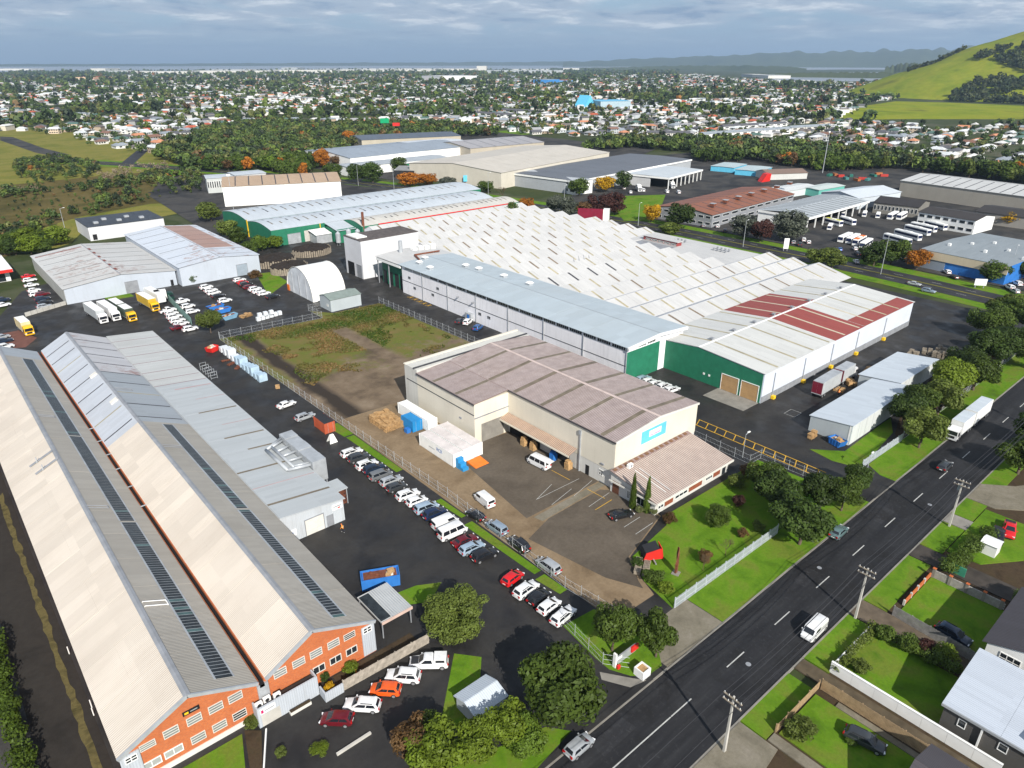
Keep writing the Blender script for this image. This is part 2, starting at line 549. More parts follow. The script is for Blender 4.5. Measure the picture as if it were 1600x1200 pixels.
sheet('tidal_inlet', GP((1205, 124), (1260, 126.5), (1330, 127), (1425, 124), (1470, 118), (1460, 112.5), (1330, 113), (1225, 115.5)), -.12, M['water'])
sheet('tidal_inlet', GP((1075, 107.5), (1200, 109.5), (1330, 108.5), (1450, 108), (1470, 102.5), (1330, 102), (1200, 103.5), (1100, 105)), -.12, M['water'])
sheet('yard', [(-5.6, 40.0), (263, 40.0), (263, 345), (110, 345), (55, 318), (26, 300), (-5.6, 215)], 0.0, M['asphalt'])
sheet('neighbour_yard', [(-120, 40), (-7.2, 40), (-7.2, 215), (-120, 215)], 0.0, M['asphalt2'])
sheet('depot_yard', [(300, 30), (640, 60), (620, 225), (600, 400), (470, 410), (300, 300)], -.06, M['asphalt2'])
sheet('factory_yard', [(268, 440), (300, 400), (350, 345), (560, 440), (560, 690), (330, 700), (250, 560)], -.06, M['asphalt2'])
sheet('yard', [(110, 345.1), (232, 345.1), (252, 390), (235, 440), (205, 540), (150, 560), (120, 480)], -.02, M['asphalt2'])
RY0, RY1 = 29.0, 39.8
sheet('road', [(-60, RY0), (520, RY0), (520, RY1), (-60, RY1)], -.12, M['road'])
def kerb(x0, x1, y, low=False):
 tag(MB().box(x0, x1, y - .13, y + .13, -.25, -.05 if low else .02).build('kerb', M['concrete']), kind='structure')
drives_n = [(36, 59.5), (62.5, 73), (125, 134)]
xs = [-60] + [v for d in drives_n for v in d] + [520]
for i in range(0, len(xs), 2): kerb(xs[i], xs[i + 1], RY1 + .13)
for d in drives_n: kerb(d[0], d[1], RY1 + .13, True)
drives_s = [(50, 62.5), (74.2, 78.2), (91.3, 96.0), (112.5, 117), (127.2, 131), (138.5, 146)]
xs = [-60] + [v for d in drives_s for v in d] + [520]
for i in range(0, len(xs), 2): kerb(xs[i], xs[i + 1], RY0 - .13)
for d in drives_s: kerb(d[0], d[1], RY0 - .13, True)
for x in np.arange(20, 430, 12.2):
 if 40 < x < 54: continue
 MBl = MB().box(x, x + 4.2, 34.74, 34.9, -.13, -.11)
 tag(MBl.build('road_marking', M['line_white']), kind='structure')
tag(MB().box(38, 56.5, 34.74, 34.9, -.13, -.11).build('road_marking', M['line_white']), kind='structure')
pk = [road_material('patched_asphalt', .78), road_material('pale_patched_asphalt', 1.35)]
for x, y, l, w, k in ((62, 30.2, 7, 2.2, 0), (92, 36.0, 5, 2.2, 1), (101, 31, 12, 1.6, 0), (118, 35.6, 6, 3.4, 1), (139, 30.0, 9, 2.6, 0), (152, 36.4, 11, 2.0, 0), (46, 36.5, 6, 2.4, 1), (74, 38, 14, 1.2, 0)):
 sheet('road_patch', [(x, y), (x + l, y + .15), (x + l - .2, y + w), (x + .1, y + w - .1)], -.112, pk[k])
for x, y in ((71.5, 33.2), (98.2, 36.9), (131, 32.4)): tag(MB().tube((x, y, -.13), (x, y, -.108), .38, n=12).build('manhole_cover', M['steel']), kind='structure')
slab('grass_verge', R4(75.6, 123.0, 40.06, 46.5), -.25, .03, M['grass'])
slab('grass_verge', [(134.2, 40.06), (205, 40.06), (205, 46.4), (136.5, 46.4), (134.2, 43.0)], -.25, .03, M['grass'])
slab('grass_verge', R4(205.1, 268, 40.06, 47), -.25, .03, M['grass'])
slab('grass_verge', [(-20, 40.06), (35.5, 40.06), (45.5, 41.5), (43.5, 44), (30, 47.5), (-20, 47.5)], -.25, .02, M['grass'])
slab('lawn', GP((880, 978), (928, 952), (985, 985), (1012, 1003), (1030, 1022), (1034, 1040), (1012, 1056), (985, 1056), (952, 1046), (930, 1028)), -.2, .04, M['grass'])
slab('lawn', [(72.3, 46.7), (121.3, 46.7), (121.6, 50), (121, 62.2), (118, 62.0), (90.5, 62.4), (88.5, 60.4), (77, 58.6), (73.8, 53.4)], -.2, .03, M['grass'])
slab('lawn', GP((1265, 702), (1320, 705), (1392, 652), (1395, 676), (1345, 732), (1300, 720)), -.2, .03, M['grass'])
slab('lawn', [(152.5, 46.6), (240, 46.6), (240, 53.0), (193, 55.6), (164.5, 51.6), (154, 48.5)], -.2, .03, M['soil'])
slab('driveway', R4(62.6, 75.5, 40.06, 46.6), -.2, .008, M['drive'])
slab('driveway', GP((937, 1050), (990, 1060), (1010, 1063), (985, 1074), (940, 1062)), -.2, .012, M['concrete'])
sheet('gravel_yard', [(63.6, 50.6), (72.6, 50.4), (74.0, 54), (77, 58.9), (90, 62.8), (92, 74.5), (95, 108), (84, 134), (63.2, 135)], .012, M['gravel'])
sheet('worn_yard', [(67.2, 73.5), (69.8, 58), (72.4, 52.4), (73.2, 54), (76.6, 59.0), (89.6, 62.9), (90, 74), (88, 76.0), (74, 75.6)], .024, M['worn'])
sheet('worn_yard', [(71, 78.2), (90, 78.2), (90.5, 105), (80.5, 106), (74.5, 104)], .020, M['worn'])
sheet('concrete_path', [(72.6, 75.7), (89.9, 76.4), (89.9, 77.9), (72.2, 77.6)], .036, M['drive'])
sheet('vacant_lot', [(63.2, 135.2), (80.4, 134.2), (81, 133), (116, 132.6), (117.2, 156), (116, 204.2), (99.3, 205), (94.6, 212), (94.2, 202.6), (62.2, 205.4)], .012, M['lot'])
rs_ = random.Random(3)
sheet('dry_grass_strip', [(-.3 + rs_.uniform(-.25, .1), y) for y in np.arange(72, 150, 1.5)] + [(.35 + rs_.uniform(-.1, .3), y) for y in np.arange(150, 72, -1.5)], .03, groundmat('dry_grass', [(.05, .042, .018), (.12, .10, .04), (.04, .036, .014)], .5, 2.5))
for a, b, w in ((134, 127, 2.4), (126.5, 107, 1.5), (93.5, 86, .9), (84, 66, 1.4), (65, 60, 1.6)):
 sheet('grass_strip', [(62.6 - w, a), (63.0, a), (63.2, b), (62.9 - w * .8, b)], .03, M['grass'])
sheet('grass_strip', GP((617, 928), (650, 915), (690, 910), (672, 940), (640, 945)), .03, M['grass'])
sheet('grass_strip', GP((80, 415), (120, 408), (210, 463), (170, 470)), .03, M['grass'])
sheet('grass_strip', GP((400, 428), (425, 425), (450, 440), (420, 462)), .03, M['grass'])
sheet('brick_paving', GP((0, 522), (30, 516), (58, 528), (40, 543), (0, 545)), .03, simple('red_paving', (.14, .06, .045), .85, .2))
sheet('scrub_flat', GP((-60, 420), (60, 385), (125, 345), (310, 308), (330, 285), (310, 262), (150, 275), (0, 290), (-100, 300)), -.2, M['mangrove'])
sheet('field', GP((-100, 300), (0, 290), (150, 275), (310, 262), (330, 240), (230, 226), (120, 205), (0, 195), (-120, 200)), -.21, M['grass_olive'])
sheet('field', GP((20, 378), (60, 357), (125, 338), (235, 318), (300, 316), (305, 328), (215, 345), (130, 360), (110, 380), (60, 395)), -.17, M['grass_olive'])
sheet('field', GP((250, 262), (290, 258), (290, 272), (262, 276)), -.17, M['grass'])
sheet('lane', GP((0, 213), (20, 214), (70, 232), (112, 242), (100, 247), (55, 238), (0, 219)), -.15, M['asphalt2'])
sheet('lane', GP((230, 300), (300, 292), (312, 300), (255, 308)), -.14, M['asphalt2'])
sheet('field', GP((975, 345), (955, 320), (975, 306), (1040, 304), (1035, 318), (1005, 345)), -.03, M['grass'])
sheet('field', GP((700, 210), (800, 203), (890, 196), (905, 202), (800, 212)), -.2, M['grass'])
def strip(pl, w0, w1, z, name, m):
 L = []; Rr = []
 for i, p in enumerate(pl):
  a = pl[max(0, i - 1)]; b = pl[min(len(pl) - 1, i + 1)]
  d = Vector((b[0] - a[0], b[1] - a[1], 0)).normalized(); nrm = Vector((d.y, -d.x, 0))
  L.append((p[0] + nrm.x * w0, p[1] + nrm.y * w0)); Rr.append((p[0] + nrm.x * w1, p[1] + nrm.y * w1))
 mb = MB()
 for i in range(len(pl) - 1):
  mb.poly([(*Rr[i], z), (*Rr[i + 1], z), (*L[i + 1], z), (*L[i], z)])
 o = mb.build(name, m)
 return tag(fix_normals(o), kind='structure')
MAIN = [(266, 0), (279, 50), (284, 100), (286, 140), (286, 200), (281, 270), (272, 330), (262, 380), (245, 440), (222, 500), (190, 570), (150, 650), (100, 740)]
strip(MAIN, -14, 15, -.18, 'grass_verge', M['grass'])
strip(MAIN, -7.5, 7.5, -.12, 'main_road', M['road2'])
strip(MAIN, -.5, .4, -.05, 'traffic_island', M['grass_olive'])
for off in (-3.6, 3.6):
 for i in range(len(MAIN) - 1):
  a, b = Vector(MAIN[i]), Vector(MAIN[i + 1]); d = (b - a); n_ = int(d.length / 12)
  u = d.normalized(); w = Vector((u.y, -u.x))
  for k in range(n_):
   p = a + u * (12 * k + 2) + w * off; q = p + u * 3.5
   tag(MB().poly([(p.x - w.x * .09, p.y - w.y * .09, -.10), (p.x + w.x * .09, p.y + w.y * .09, -.10), (q.x + w.x * .09, q.y + w.y * .09, -.10), (q.x - w.x * .09, q.y - w.y * .09, -.10)]).build('road_marking', M['line_white']), kind='structure')
strip([(360, 640), (300, 560), (262, 470), (240, 445)], -4, 4, -.11, 'side_road', M['road2'])
strip([(150, 650), (250, 900), (330, 1100)], -5, 5, -.11, 'side_road', M['road2'])
xs = [20] + [v for d in drives_s for v in d] + [260]
for i in range(0, len(xs), 2):
 slab('grass_verge', R4(xs[i] + .1, xs[i + 1] - .1, 25.2, RY0 - .26), -.25, .0, M['grass'])
slab('driveway', [(50.1, 22), (62.4, 23.5), (62.4, 28.7), (50.1, 28.7)], -.2, .008, M['drive'])
slab('driveway', R4(75.6, 78.0, -4, 28.7), -.2, .008, simple('muddy_drive', (.085, .065, .04), .9, .3))
slab('driveway', R4(91.4, 95.9, 8, 28.7), -.2, .008, simple('gravel_drive', (.11, .085, .06), .9, .3))
slab('driveway', R4(112.6, 116.9, -5, 28.7), -.2, .008, simple('wet_drive', (.05, .042, .035), .8, .3))
slab('driveway', R4(127.3, 130.9, 8, 28.7), -.2, .008, M['concrete'])
slab('driveway', [(138.6, 28.7), (138.6, 24), (146, 16), (170, 6), (175, 10), (150, 24), (145.9, 28.7)], -.2, .008, M['drive'])
sheet('residential_land', R4(20, 262, -60, 25.2), -.16, M['soil'])
slab('lawn', R4(79.0, 90.6, 5, 25.0), -.2, .012, M['grass'])
slab('lawn', R4(64.6, 73.6, 6, 24.6), -.2, .012, M['grass'])
slab('lawn', R4(96.4, 109.6, 6, 24.0), -.2, .012, M['grass'])
slab('lawn', [(118.5, 25.0), (137, 25.0), (137, 17.5), (128, 14), (119, 20)], -.2, .012, M['grass'])
slab('footpath', R4(62.7, 64.2, 2, 25), -.2, .02, M['drive'])
slab('footpath', R4(73.7, 74.6, 8, 22), -.2, .02, M['drive'])
n_ = 90
gx = np.linspace(HCX - 560, HCX + 560, n_); gy = np.linspace(HCY - 560, HCY + 560, n_)
mb = MB()
mb.v = [(x, y, terrain_h(x, y) - (.6 if terrain_h(x, y) < .2 else 0)) for y in gy for x in gx]
mb.f = [(j * n_ + i, j * n_ + i + 1, (j + 1) * n_ + i + 1, (j + 1) * n_ + i) for j in range(n_ - 1) for i in range(n_ - 1)]
mb.m = [0] * len(mb.f)
tag(mb.build('hill', M['hillgrass'], smooth=True), kind='structure')
sheet('field', GP((1305, 188), (1330, 168), (1400, 158), (1480, 160), (1600, 165), (1600, 186), (1500, 186), (1400, 186)), -.2, M['hillgrass'])
HILLF = [G(1305, 188), G(1330, 168), G(1400, 158), G(1480, 160), G(1600, 165), G(1600, 186)]
def far_range(pts, depth, m, name):
 """pts: (pixel x, pixel y of the crest, distance)"""
 import mathutils
 mb = MB(); rows = 7; cols = []
 px = np.linspace(pts[0][0], pts[-1][0], 140)
 for k, p in enumerate(px):
  yy = np.interp(p, [q[0] for q in pts], [q[1] for q in pts]); D = np.interp(p, [q[0] for q in pts], [q[2] for q in pts])
  X = (p - 800) / FOC; Fh = math.cos(PITCH) + .457 * math.sin(PITCH)
  u = Vector((Fh * FX + X * RX, Fh * FY + X * RY)).normalized()
  hgt = max(6, 75 + D * (97 - yy) / 1210 * 1.0 / max(.5, math.cos(math.atan(X / Fh)) ** -1))
  hgt *= 1 + .05 * mathutils.noise.noise(Vector((k * .22, 0, 1.3))) + .02 * mathutils.noise.noise(Vector((k * .7, 0, 7.3)))
  for r in range(rows):
   t = r / (rows - 1)
   zz = hgt * math.sin(t * math.pi) ** .8 * (1 if r in (0, rows - 1) else 1 + .25 * mathutils.noise.noise(Vector((k * .3, r * .9, 5))))
   dd = D + (t - .5) * depth
   mb.v.append((u.x * dd, u.y * dd, max(zz, -.5)))
 for k in range(len(px) - 1):
  for r in range(rows - 1):
   mb.f.append((k * rows + r, k * rows + r + 1, (k + 1) * rows + r + 1, (k + 1) * rows + r)); mb.m.append(0)
 o = mb.build(name, m, smooth=True)
 return tag(fix_normals(o), kind='structure')
M['farhill'] = groundmat('far_hill_bush', [(.03, .045, .018), (.06, .075, .03), (.045, .06, .025)], .0015, .01, bump=0)
far_range([(880, 97, 15500), (1000, 92, 15500), (1100, 88.5, 15000), (1230, 83, 14500), (1330, 82, 14500), (1420, 79, 14000), (1520, 77, 14000), (1700, 78, 14000)], 3600, M['farhill'], 'far_hills')
far_range([(-100, 100, 17500), (200, 99.5, 17500), (500, 98, 18000), (800, 97, 18500), (1000, 95.5, 18500)], 1500, M['farhill'], 'far_hills')
far_range([(860, 105.5, 8600), (960, 104.5, 8600), (1060, 102, 8300), (1160, 102, 7800), (1235, 103.5, 7400), (1262, 106, 7300)], 500, M['farhill'], 'wooded_headland')
far_range([(1385, 105, 5200), (1400, 100.5, 5200), (1425, 98, 5100), (1455, 100, 5000), (1500, 98, 4900), (1560, 99, 4900)], 260, M['farhill'], 'wooded_headland')
far_range([(1190, 114, 4600), (1260, 112, 4500), (1350, 111.3, 4400), (1440, 112, 4300)], 110, M['farhill'], 'mangrove_bank')
# building helpers
class Slope:
 """roof plane: e0,e1 along the eave, r0,r1 along the ridge. t runs along the eave, s from eave to ridge (0..1)"""
 def __init__(s, e0, e1, r0, r1):
  s.e0, s.e1, s.r0, s.r1 = map(Vector, (e0, e1, r0, r1))
  n = (s.e1 - s.e0).cross(s.r0 - s.e0).normalized()
  s.n = n if n.z > 0 else -n
  s.L = (s.e1 - s.e0).length; s.D = (s.r0 - s.e0).length
 def p(s, t, k, off=0.0):
  a = s.e0.lerp(s.e1, t); b = s.r0.lerp(s.r1, t)
  return a.lerp(b, k) + s.n * off
 def patch(s, mb, t0, t1, k0, k1, o0, o1, mi=0):
  b = [s.p(t0, k0, o0), s.p(t1, k0, o0), s.p(t1, k1, o0), s.p(t0, k1, o0)]
  t = [s.p(t0, k0, o1), s.p(t1, k0, o1), s.p(t1, k1, o1), s.p(t0, k1, o1)]
  if (b[1] - b[0]).cross(b[3] - b[0]).z < 0: b.reverse(); t.reverse()
  return mb.hexa(b, t, mi)
 def part(s, name, m, parent, t0=0, t1=1, k0=0, k1=1, o0=.02, o1=.14):
  return s.patch(MB(), t0, t1, k0, k1, o0, o1).build(name, m, parent)
def fbox(mb, face, c, a0, a1, d0, d1, z0, z1, mi=0):
 """box on a wall face: a along the wall, d outwards from the wall plane at coordinate c"""
 if face == '-y': return mb.box(a0, a1, c - d1, c - d0, z0, z1, mi)
 if face == '+y': return mb.box(a0, a1, c + d0, c + d1, z0, z1, mi)
 if face == '-x': return mb.box(c - d1, c - d0, a0, a1, z0, z1, mi)
 return mb.box(c + d0, c + d1, a0, a1, z0, z1, mi)
def window(parent, face, c, a0, a1, z0, z1, fm=None, gm=None, n=2, nh=1, fw=.09, sill=False, name='window'):
 fm = fm or M['white']; gm = gm or M['glass']
 mb = MB()
 fbox(mb, face, c, a0, a1, .003, .09, z0, z0 + fw); fbox(mb, face, c, a0, a1, .003, .09, z1 - fw, z1)
 fbox(mb, face, c, a0, a0 + fw, .003, .09, z0 + fw, z1 - fw); fbox(mb, face, c, a1 - fw, a1, .003, .09, z0 + fw, z1 - fw)
 w = (a1 - a0 - fw) / n; h = (z1 - z0 - fw) / nh
 for i in range(1, n): fbox(mb, face, c, a0 + w * i, a0 + w * i + fw, .003, .08, z0 + fw, z1 - fw)
 for j in range(1, nh):
  for i in range(n): fbox(mb, face, c, a0 + fw + w * i, a0 + w * (i + 1), .003, .08, z0 + h * j, z0 + h * j + fw)
 f = mb.build(name, fm, parent)
 for i in range(n):
  for j in range(nh):
   fbox(MB(), face, c, a0 + fw + w * i, a0 + w * (i + 1), .005, .035, z0 + fw + h * j, z0 + h * (j + 1)).build('pane', gm, f)
 if sill:
  fbox(MB(), face, c, a0 - .08, a1 + .08, .003, .16, z0 - .09, z0 - .004).build('sill', fm, f)
 return f
def roller(parent, face, c, a0, a1, z1, m, fm=None, z0=.03, name='roller_door', n=0):
 fm = fm or M['steel']
 mb = MB()
 fbox(mb, face, c, a0 - .14, a0 - .003, .003, .12, z0, z1 + .14); fbox(mb, face, c, a1 + .003, a1 + .14, .003, .12, z0, z1 + .14)
 fbox(mb, face, c, a0, a1, .003, .16, z1, z1 + .14)
 d = mb.build(name, fm, parent)
 n = n or max(3, int((z1 - z0) / .45))
 h = (z1 - z0) / n
 for i in range(n):
  fbox(MB(), face, c, a0, a1, .003, .05 + .02 * (i % 2), z0 + h * i + .012, z0 + h * (i + 1) - .012).build('panel', m, d)
 return d
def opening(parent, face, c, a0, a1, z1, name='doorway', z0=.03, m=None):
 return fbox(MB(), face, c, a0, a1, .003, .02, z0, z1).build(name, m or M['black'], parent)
def gable_walls(parent, x0, x1, y0, y1, eave, ridge, axis, m, z0=-.3, rp=.5, name='wall'):
 mb = MB()
 if axis == 'y':
  xm = x0 + (x1 - x0) * rp
  mb.extr([(x0, y0, z0), (x1, y0, z0), (x1, y0, eave), (xm, y0, ridge), (x0, y0, eave)], (0, y1 - y0, 0))
 else:
  ym = y0 + (y1 - y0) * rp
  mb.extr([(x0, y0, z0), (x0, y0, eave), (x0, ym, ridge), (x0, y1, eave), (x0, y1, z0)], (x1 - x0, 0, 0))
 return fix_normals(mb.build(name, m, parent))
def gable_slopes(x0, x1, y0, y1, eave, ridge, axis, oh=.4, rp=.5):
 """two Slope objects: low side first (x0 or y0 side), overhanging"""
 if axis == 'y':
  xm = x0 + (x1 - x0) * rp
  a = (ridge - eave) / (xm - x0) * oh; b = (ridge - eave) / (x1 - xm) * oh
  return (Slope((x0 - oh, y0 - oh, eave - a), (x0 - oh, y1 + oh, eave - a), (xm, y0 - oh, ridge), (xm, y1 + oh, ridge)),
    Slope((x1 + oh, y0 - oh, eave - b), (x1 + oh, y1 + oh, eave - b), (xm, y0 - oh, ridge), (xm, y1 + oh, ridge)))
 ym = y0 + (y1 - y0) * rp
 a = (ridge - eave) / (ym - y0) * oh; b = (ridge - eave) / (y1 - ym) * oh
 return (Slope((x0 - oh, y0 - oh, eave - a), (x1 + oh, y0 - oh, eave - a), (x0 - oh, ym, ridge), (x1 + oh, ym, ridge)),
   Slope((x0 - oh, y1 + oh, eave - b), (x1 + oh, y1 + oh, eave - b), (x0 - oh, ym, ridge), (x1 + oh, ym, ridge)))
def ridge_cap(parent, sl, m, w=.28):
 a, b = sl.r0, sl.r1
 d = (b - a).normalized(); side = Vector((d.y, -d.x, 0)) * w
 z = Vector((0, 0, .2))
 mb = MB(); mb.extr([a + side - Vector((0, 0, .0)) + Vector((0, 0, .08)), a - side + Vector((0, 0, .08)), a + z], (b - a))
 return fix_normals(mb.build('ridge_cap', m, parent))
def shed(name, label, cat, x0, x1, y0, y1, eave, ridge, axis, wm, rm, group=None, strips=0, stripm=None, oh=.4, rp=.5, rm2=None, cap=None, bay=None, barw=.5):
 """a gabled shed: walls, two roof slopes split into bays, translucent strips"""
 t = thing(name, label, cat, ((x0 + x1) / 2, (y0 + y1) / 2, 0), 0, group)
 gable_walls(t, x0, x1, y0, y1, eave, ridge, axis, wm, rp=rp)
 sls = gable_slopes(x0, x1, y0, y1, eave, ridge, axis, oh, rp)
 for q, sl in enumerate(sls):
  r = rm if q == 0 else (rm2 or rm)
  if bay:
   for i in range(bay):
    g = .0012
    sl.part('roof_panel', r, t, i / bay + (g if i else 0), (i + 1) / bay)
  else:
   sl.part('roof', r, t)
  for i in range(strips):
   c = (i + .5) / strips
   h = barw / sl.L / 2
   sl.part('skylight_strip', stripm or M['strip'], t, c - h, c + h, .06, .94, .145, .17)
 if cap: ridge_cap(t, sls[0], cap)
 return t, sls
def flat_block(name, label, cat, x0, x1, y0, y1, h, wm, rm, group=None, parapet=.0, slope=0.0):
 t = thing(name, label, cat, ((x0 + x1) / 2, (y0 + y1) / 2, 0), 0, group)
 MB().box(x0, x1, y0, y1, -.3, h).build('wall', wm, t)
 MB().hexa([(x0 - .2, y0 - .2, h + .003), (x1 + .2, y0 - .2, h + .003), (x1 + .2, y1 + .2, h + .003 + slope), (x0 - .2, y1 + .2, h + .003 + slope)],
    [(x0 - .2, y0 - .2, h + .2), (x1 + .2, y0 - .2, h + .2), (x1 + .2, y1 + .2, h + .2 + slope), (x0 - .2, y1 + .2, h + .2 + slope)]).build('roof', rm, t)
 return t
def text_part(txt, size, loc, rot, m, parent, name='lettering'):
 c = bpy.data.curves.new(name, 'FONT'); c.body = txt; c.size = size; c.align_x = 'CENTER'; c.align_y = 'CENTER'; c.extrude = .006
 c.materials.append(m)
 o = bpy.data.objects.new(name, c); COL.objects.link(o); me_ = bpy.data.meshes.new_from_object(o); bpy.data.objects.remove(o)
 o = bpy.data.objects.new(name, me_); COL.objects.link(o)
 o.parent = parent
 if parent is not None:
  w = wloc(parent); loc = (loc[0] - w[0], loc[1] - w[1], loc[2] - w[2])
 o.location = loc; o.rotation_euler = rot
 return o
M['strip'] = simple('translucent_sheet', (.30, .27, .19), .5, .2, .5)
M['strip_dark'] = simple('dark_sheet_joint', (.055, .055, .06), .5, .25, .5)
M['strip_brown'] = simple('brown_translucent_sheet', (.17, .14, .10), .5, .25, .5)
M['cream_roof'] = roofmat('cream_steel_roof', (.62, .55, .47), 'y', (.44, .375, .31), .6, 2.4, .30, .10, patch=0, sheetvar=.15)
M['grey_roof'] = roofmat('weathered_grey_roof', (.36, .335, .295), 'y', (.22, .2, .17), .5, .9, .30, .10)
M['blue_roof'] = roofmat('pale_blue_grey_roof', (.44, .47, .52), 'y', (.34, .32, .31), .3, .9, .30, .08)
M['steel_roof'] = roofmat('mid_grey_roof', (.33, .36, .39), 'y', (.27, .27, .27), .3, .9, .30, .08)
M['rusty_roof'] = roofmat('rust_flecked_roof', (.50, .50, .52), 'y', (.33, .30, .28), .4, .9, .30, .08, patch=.75, patchcol=(.24, .10, .07))
M['annex_roof'] = roofmat('annex_grey_roof', (.40, .425, .44), 'y', (.30, .31, .31), .3, .9, .30, .06)
M['annex_roof2'] = roofmat('annex_old_roof', (.46, .47, .465), 'y', (.33, .32, .3), .4, .9, .30, .06)
def brickwork():
 n = NT('orange_brick')
 sp = n.n('ShaderNodeSeparateXYZ'); n.link(n.pos(), sp.inputs[0])
 cb = n.n('ShaderNodeCombineXYZ'); n.link(n.math('ADD', sp.outputs[0], sp.outputs[1]), cb.inputs[0]); n.link(sp.outputs[2], cb.inputs[1])
 br = n.n('ShaderNodeTexBrick')
 br.inputs['Scale'].default_value = 1; br.inputs['Brick Width'].default_value = .24; br.inputs['Row Height'].default_value = .086
 br.inputs['Mortar Size'].default_value = .008
 br.inputs['Color1'].default_value = (.56, .15, .04, 1); br.inputs['Color2'].default_value = (.42, .10, .03, 1); br.inputs['Mortar'].default_value = (.34, .2, .13, 1)
 n.link(cb.outputs[0], br.inputs['Vector'])
 c = n.mix(n.math('MULTIPLY', n.fac(n.noise(.5, 4), .4, .7), .3), br.outputs[0], (.32, .09, .035))
 return n.done(c, .85, .15)
M['brick'] = brickwork()
M['louvre'] = glassmat('louvred_blind_glass', (.17, .18, .175), .3)
M['cladgrey'] = wallmat('pale_grey_cladding', (.42, .45, .49), 'x', .3)
# 1. brick-fronted warehouse with two long gabled roofs
wh = thing('warehouse', 'long twin gabled warehouse with orange brick end walls at the bottom left', 'warehouse', (18, 140, 0))
YF, YB = 68.7, 211.5
gable_walls(wh, 2.2, 18.0, YF, YB, 5.5, 9.1, 'y', M['brick'], rp=.5, name='brick_wall')
gable_walls(wh, 18.6, 34.0, YF, YB, 5.5, 9.1, 'y', M['brick'], rp=.45, name='brick_wall')
wl = Slope((1.9, YF - .45, 5.45), (1.9, YB + .4, 5.45), (10.0, YF - .45, 9.25), (10.0, YB + .4, 9.25))
wr = Slope((17.75, YF - .45, 5.6), (17.75, YB + .4, 5.6), (10.0, YF - .45, 9.25), (10.0, YB + .4, 9.25))
zl = Slope((18.75, YF - .45, 5.6), (18.75, YB + .4, 5.6), (25.4, YF - .45, 9.25), (25.4, YB + .4, 9.25))
zr = Slope((34.25, YF - .45, 5.45), (34.25, YB + .4, 5.45), (25.4, YF - .45, 9.25), (25.4, YB + .4, 9.25))
def ty(y): return (y - (YF - .45)) / (YB + YF * 0 + .4 - (YF - .45))
ys = np.linspace(YF - .45, YB + .4, 19)
for i in range(18):
 for k0, k1 in ((0, .4999), (.5001, 1)):
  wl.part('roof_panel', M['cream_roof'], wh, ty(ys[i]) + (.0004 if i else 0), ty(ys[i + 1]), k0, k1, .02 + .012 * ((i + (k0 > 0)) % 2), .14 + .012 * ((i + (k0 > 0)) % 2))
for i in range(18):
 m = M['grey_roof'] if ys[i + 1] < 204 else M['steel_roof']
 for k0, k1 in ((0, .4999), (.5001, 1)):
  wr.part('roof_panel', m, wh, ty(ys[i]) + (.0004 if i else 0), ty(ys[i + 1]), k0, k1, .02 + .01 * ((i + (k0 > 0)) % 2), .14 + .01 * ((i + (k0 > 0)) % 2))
YS = 144.0
yb = [144.0, 146.9, 154.9, 162.5, 169.8, 177.3, 184.5, 191.7, 198.5, 205.2, YB + .4]
yf = list(np.linspace(YF - .45, YS, 10))
for i in range(len(yf) - 1):
 for k0, k1 in ((0, .4999), (.5001, 1)):
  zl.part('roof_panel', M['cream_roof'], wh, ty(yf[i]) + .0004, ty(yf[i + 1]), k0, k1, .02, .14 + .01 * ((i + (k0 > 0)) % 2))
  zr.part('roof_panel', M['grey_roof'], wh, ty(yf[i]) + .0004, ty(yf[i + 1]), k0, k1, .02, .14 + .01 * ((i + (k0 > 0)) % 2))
for i in range(len(yb) - 1):
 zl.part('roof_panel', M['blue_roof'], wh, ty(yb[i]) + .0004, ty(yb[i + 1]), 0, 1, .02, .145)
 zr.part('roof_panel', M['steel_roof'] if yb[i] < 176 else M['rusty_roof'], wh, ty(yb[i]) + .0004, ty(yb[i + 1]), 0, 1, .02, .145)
 if i:
  dk = M['strip_dark'] if i not in (2, 7) else M['strip']
  zl.part('roof_joint', dk, wh, ty(yb[i] - .2), ty(yb[i] + .2), .03, .9, .147, .175)
  zr.part('roof_joint', M['strip_dark'] if i != 3 else M['strip'], wh, ty(yb[i] - .2), ty(yb[i] + .2), .05, .97, .147, .175)
for sl in (wl, zl): ridge_cap(wh, sl, M['steel'], .4)
MB().box(17.95, 18.55, YF - .3, YB + .3, 4.6, 5.05).build('valley_gutter', M['black'], wh)
for yy in (118, 126, 134, 141, 148, 155):
 MB().box(17.7, 18.9, yy, yy + .22, 5.62, 5.72).build('gutter_strap', M['galv'], wh)
for sl in (wl, wr, zl, zr):
 sl.part('barge_board', M['galv'], wh, -.0006, .0012, 0, 1, -.22, .2)
def skylight(sl, y0, y1, s0, s1, n):
 f = sl.part('skylight', M['galv'], wh, ty(y0), ty(y1), s0, s1, .155, .172)
 h = (y1 - y0) / n
 pm = sl.patch(MB(), 0, h * .80 / sl.L, s0 + .03, s1 - .03, .174, .20).mesh('pane', M['skyglass'])
 pm2 = None
 d = (sl.e1 - sl.e0) / sl.L
 fl = Vector(wloc(f))
 for i in range(n):
  p = inst('pane', pm, f)
  p.location = d * (y0 + h * i - (YF - .45)) - fl
  if RN.random() < .06:
   p.material_slots[0].link = 'OBJECT'; p.material_slots[0].material = M['skyglass_pale']
M['skyglass'] = simple('dark_wired_glass', (.022, .027, .03), .3, .5, .9)
M['skyglass_pale'] = simple('pale_green_glass', (.06, .11, .11), .35, .3)
skylight(wr, 70.2, 112, .26, .56, 62); skylight(wr, 112.5, 150, .26, .56, 56); skylight(wr, 150.5, 203, .26, .56, 78)
skylight(zr, 70.2, 103, .36, .60, 48); skylight(zr, 103.6, 143, .36, .60, 58)
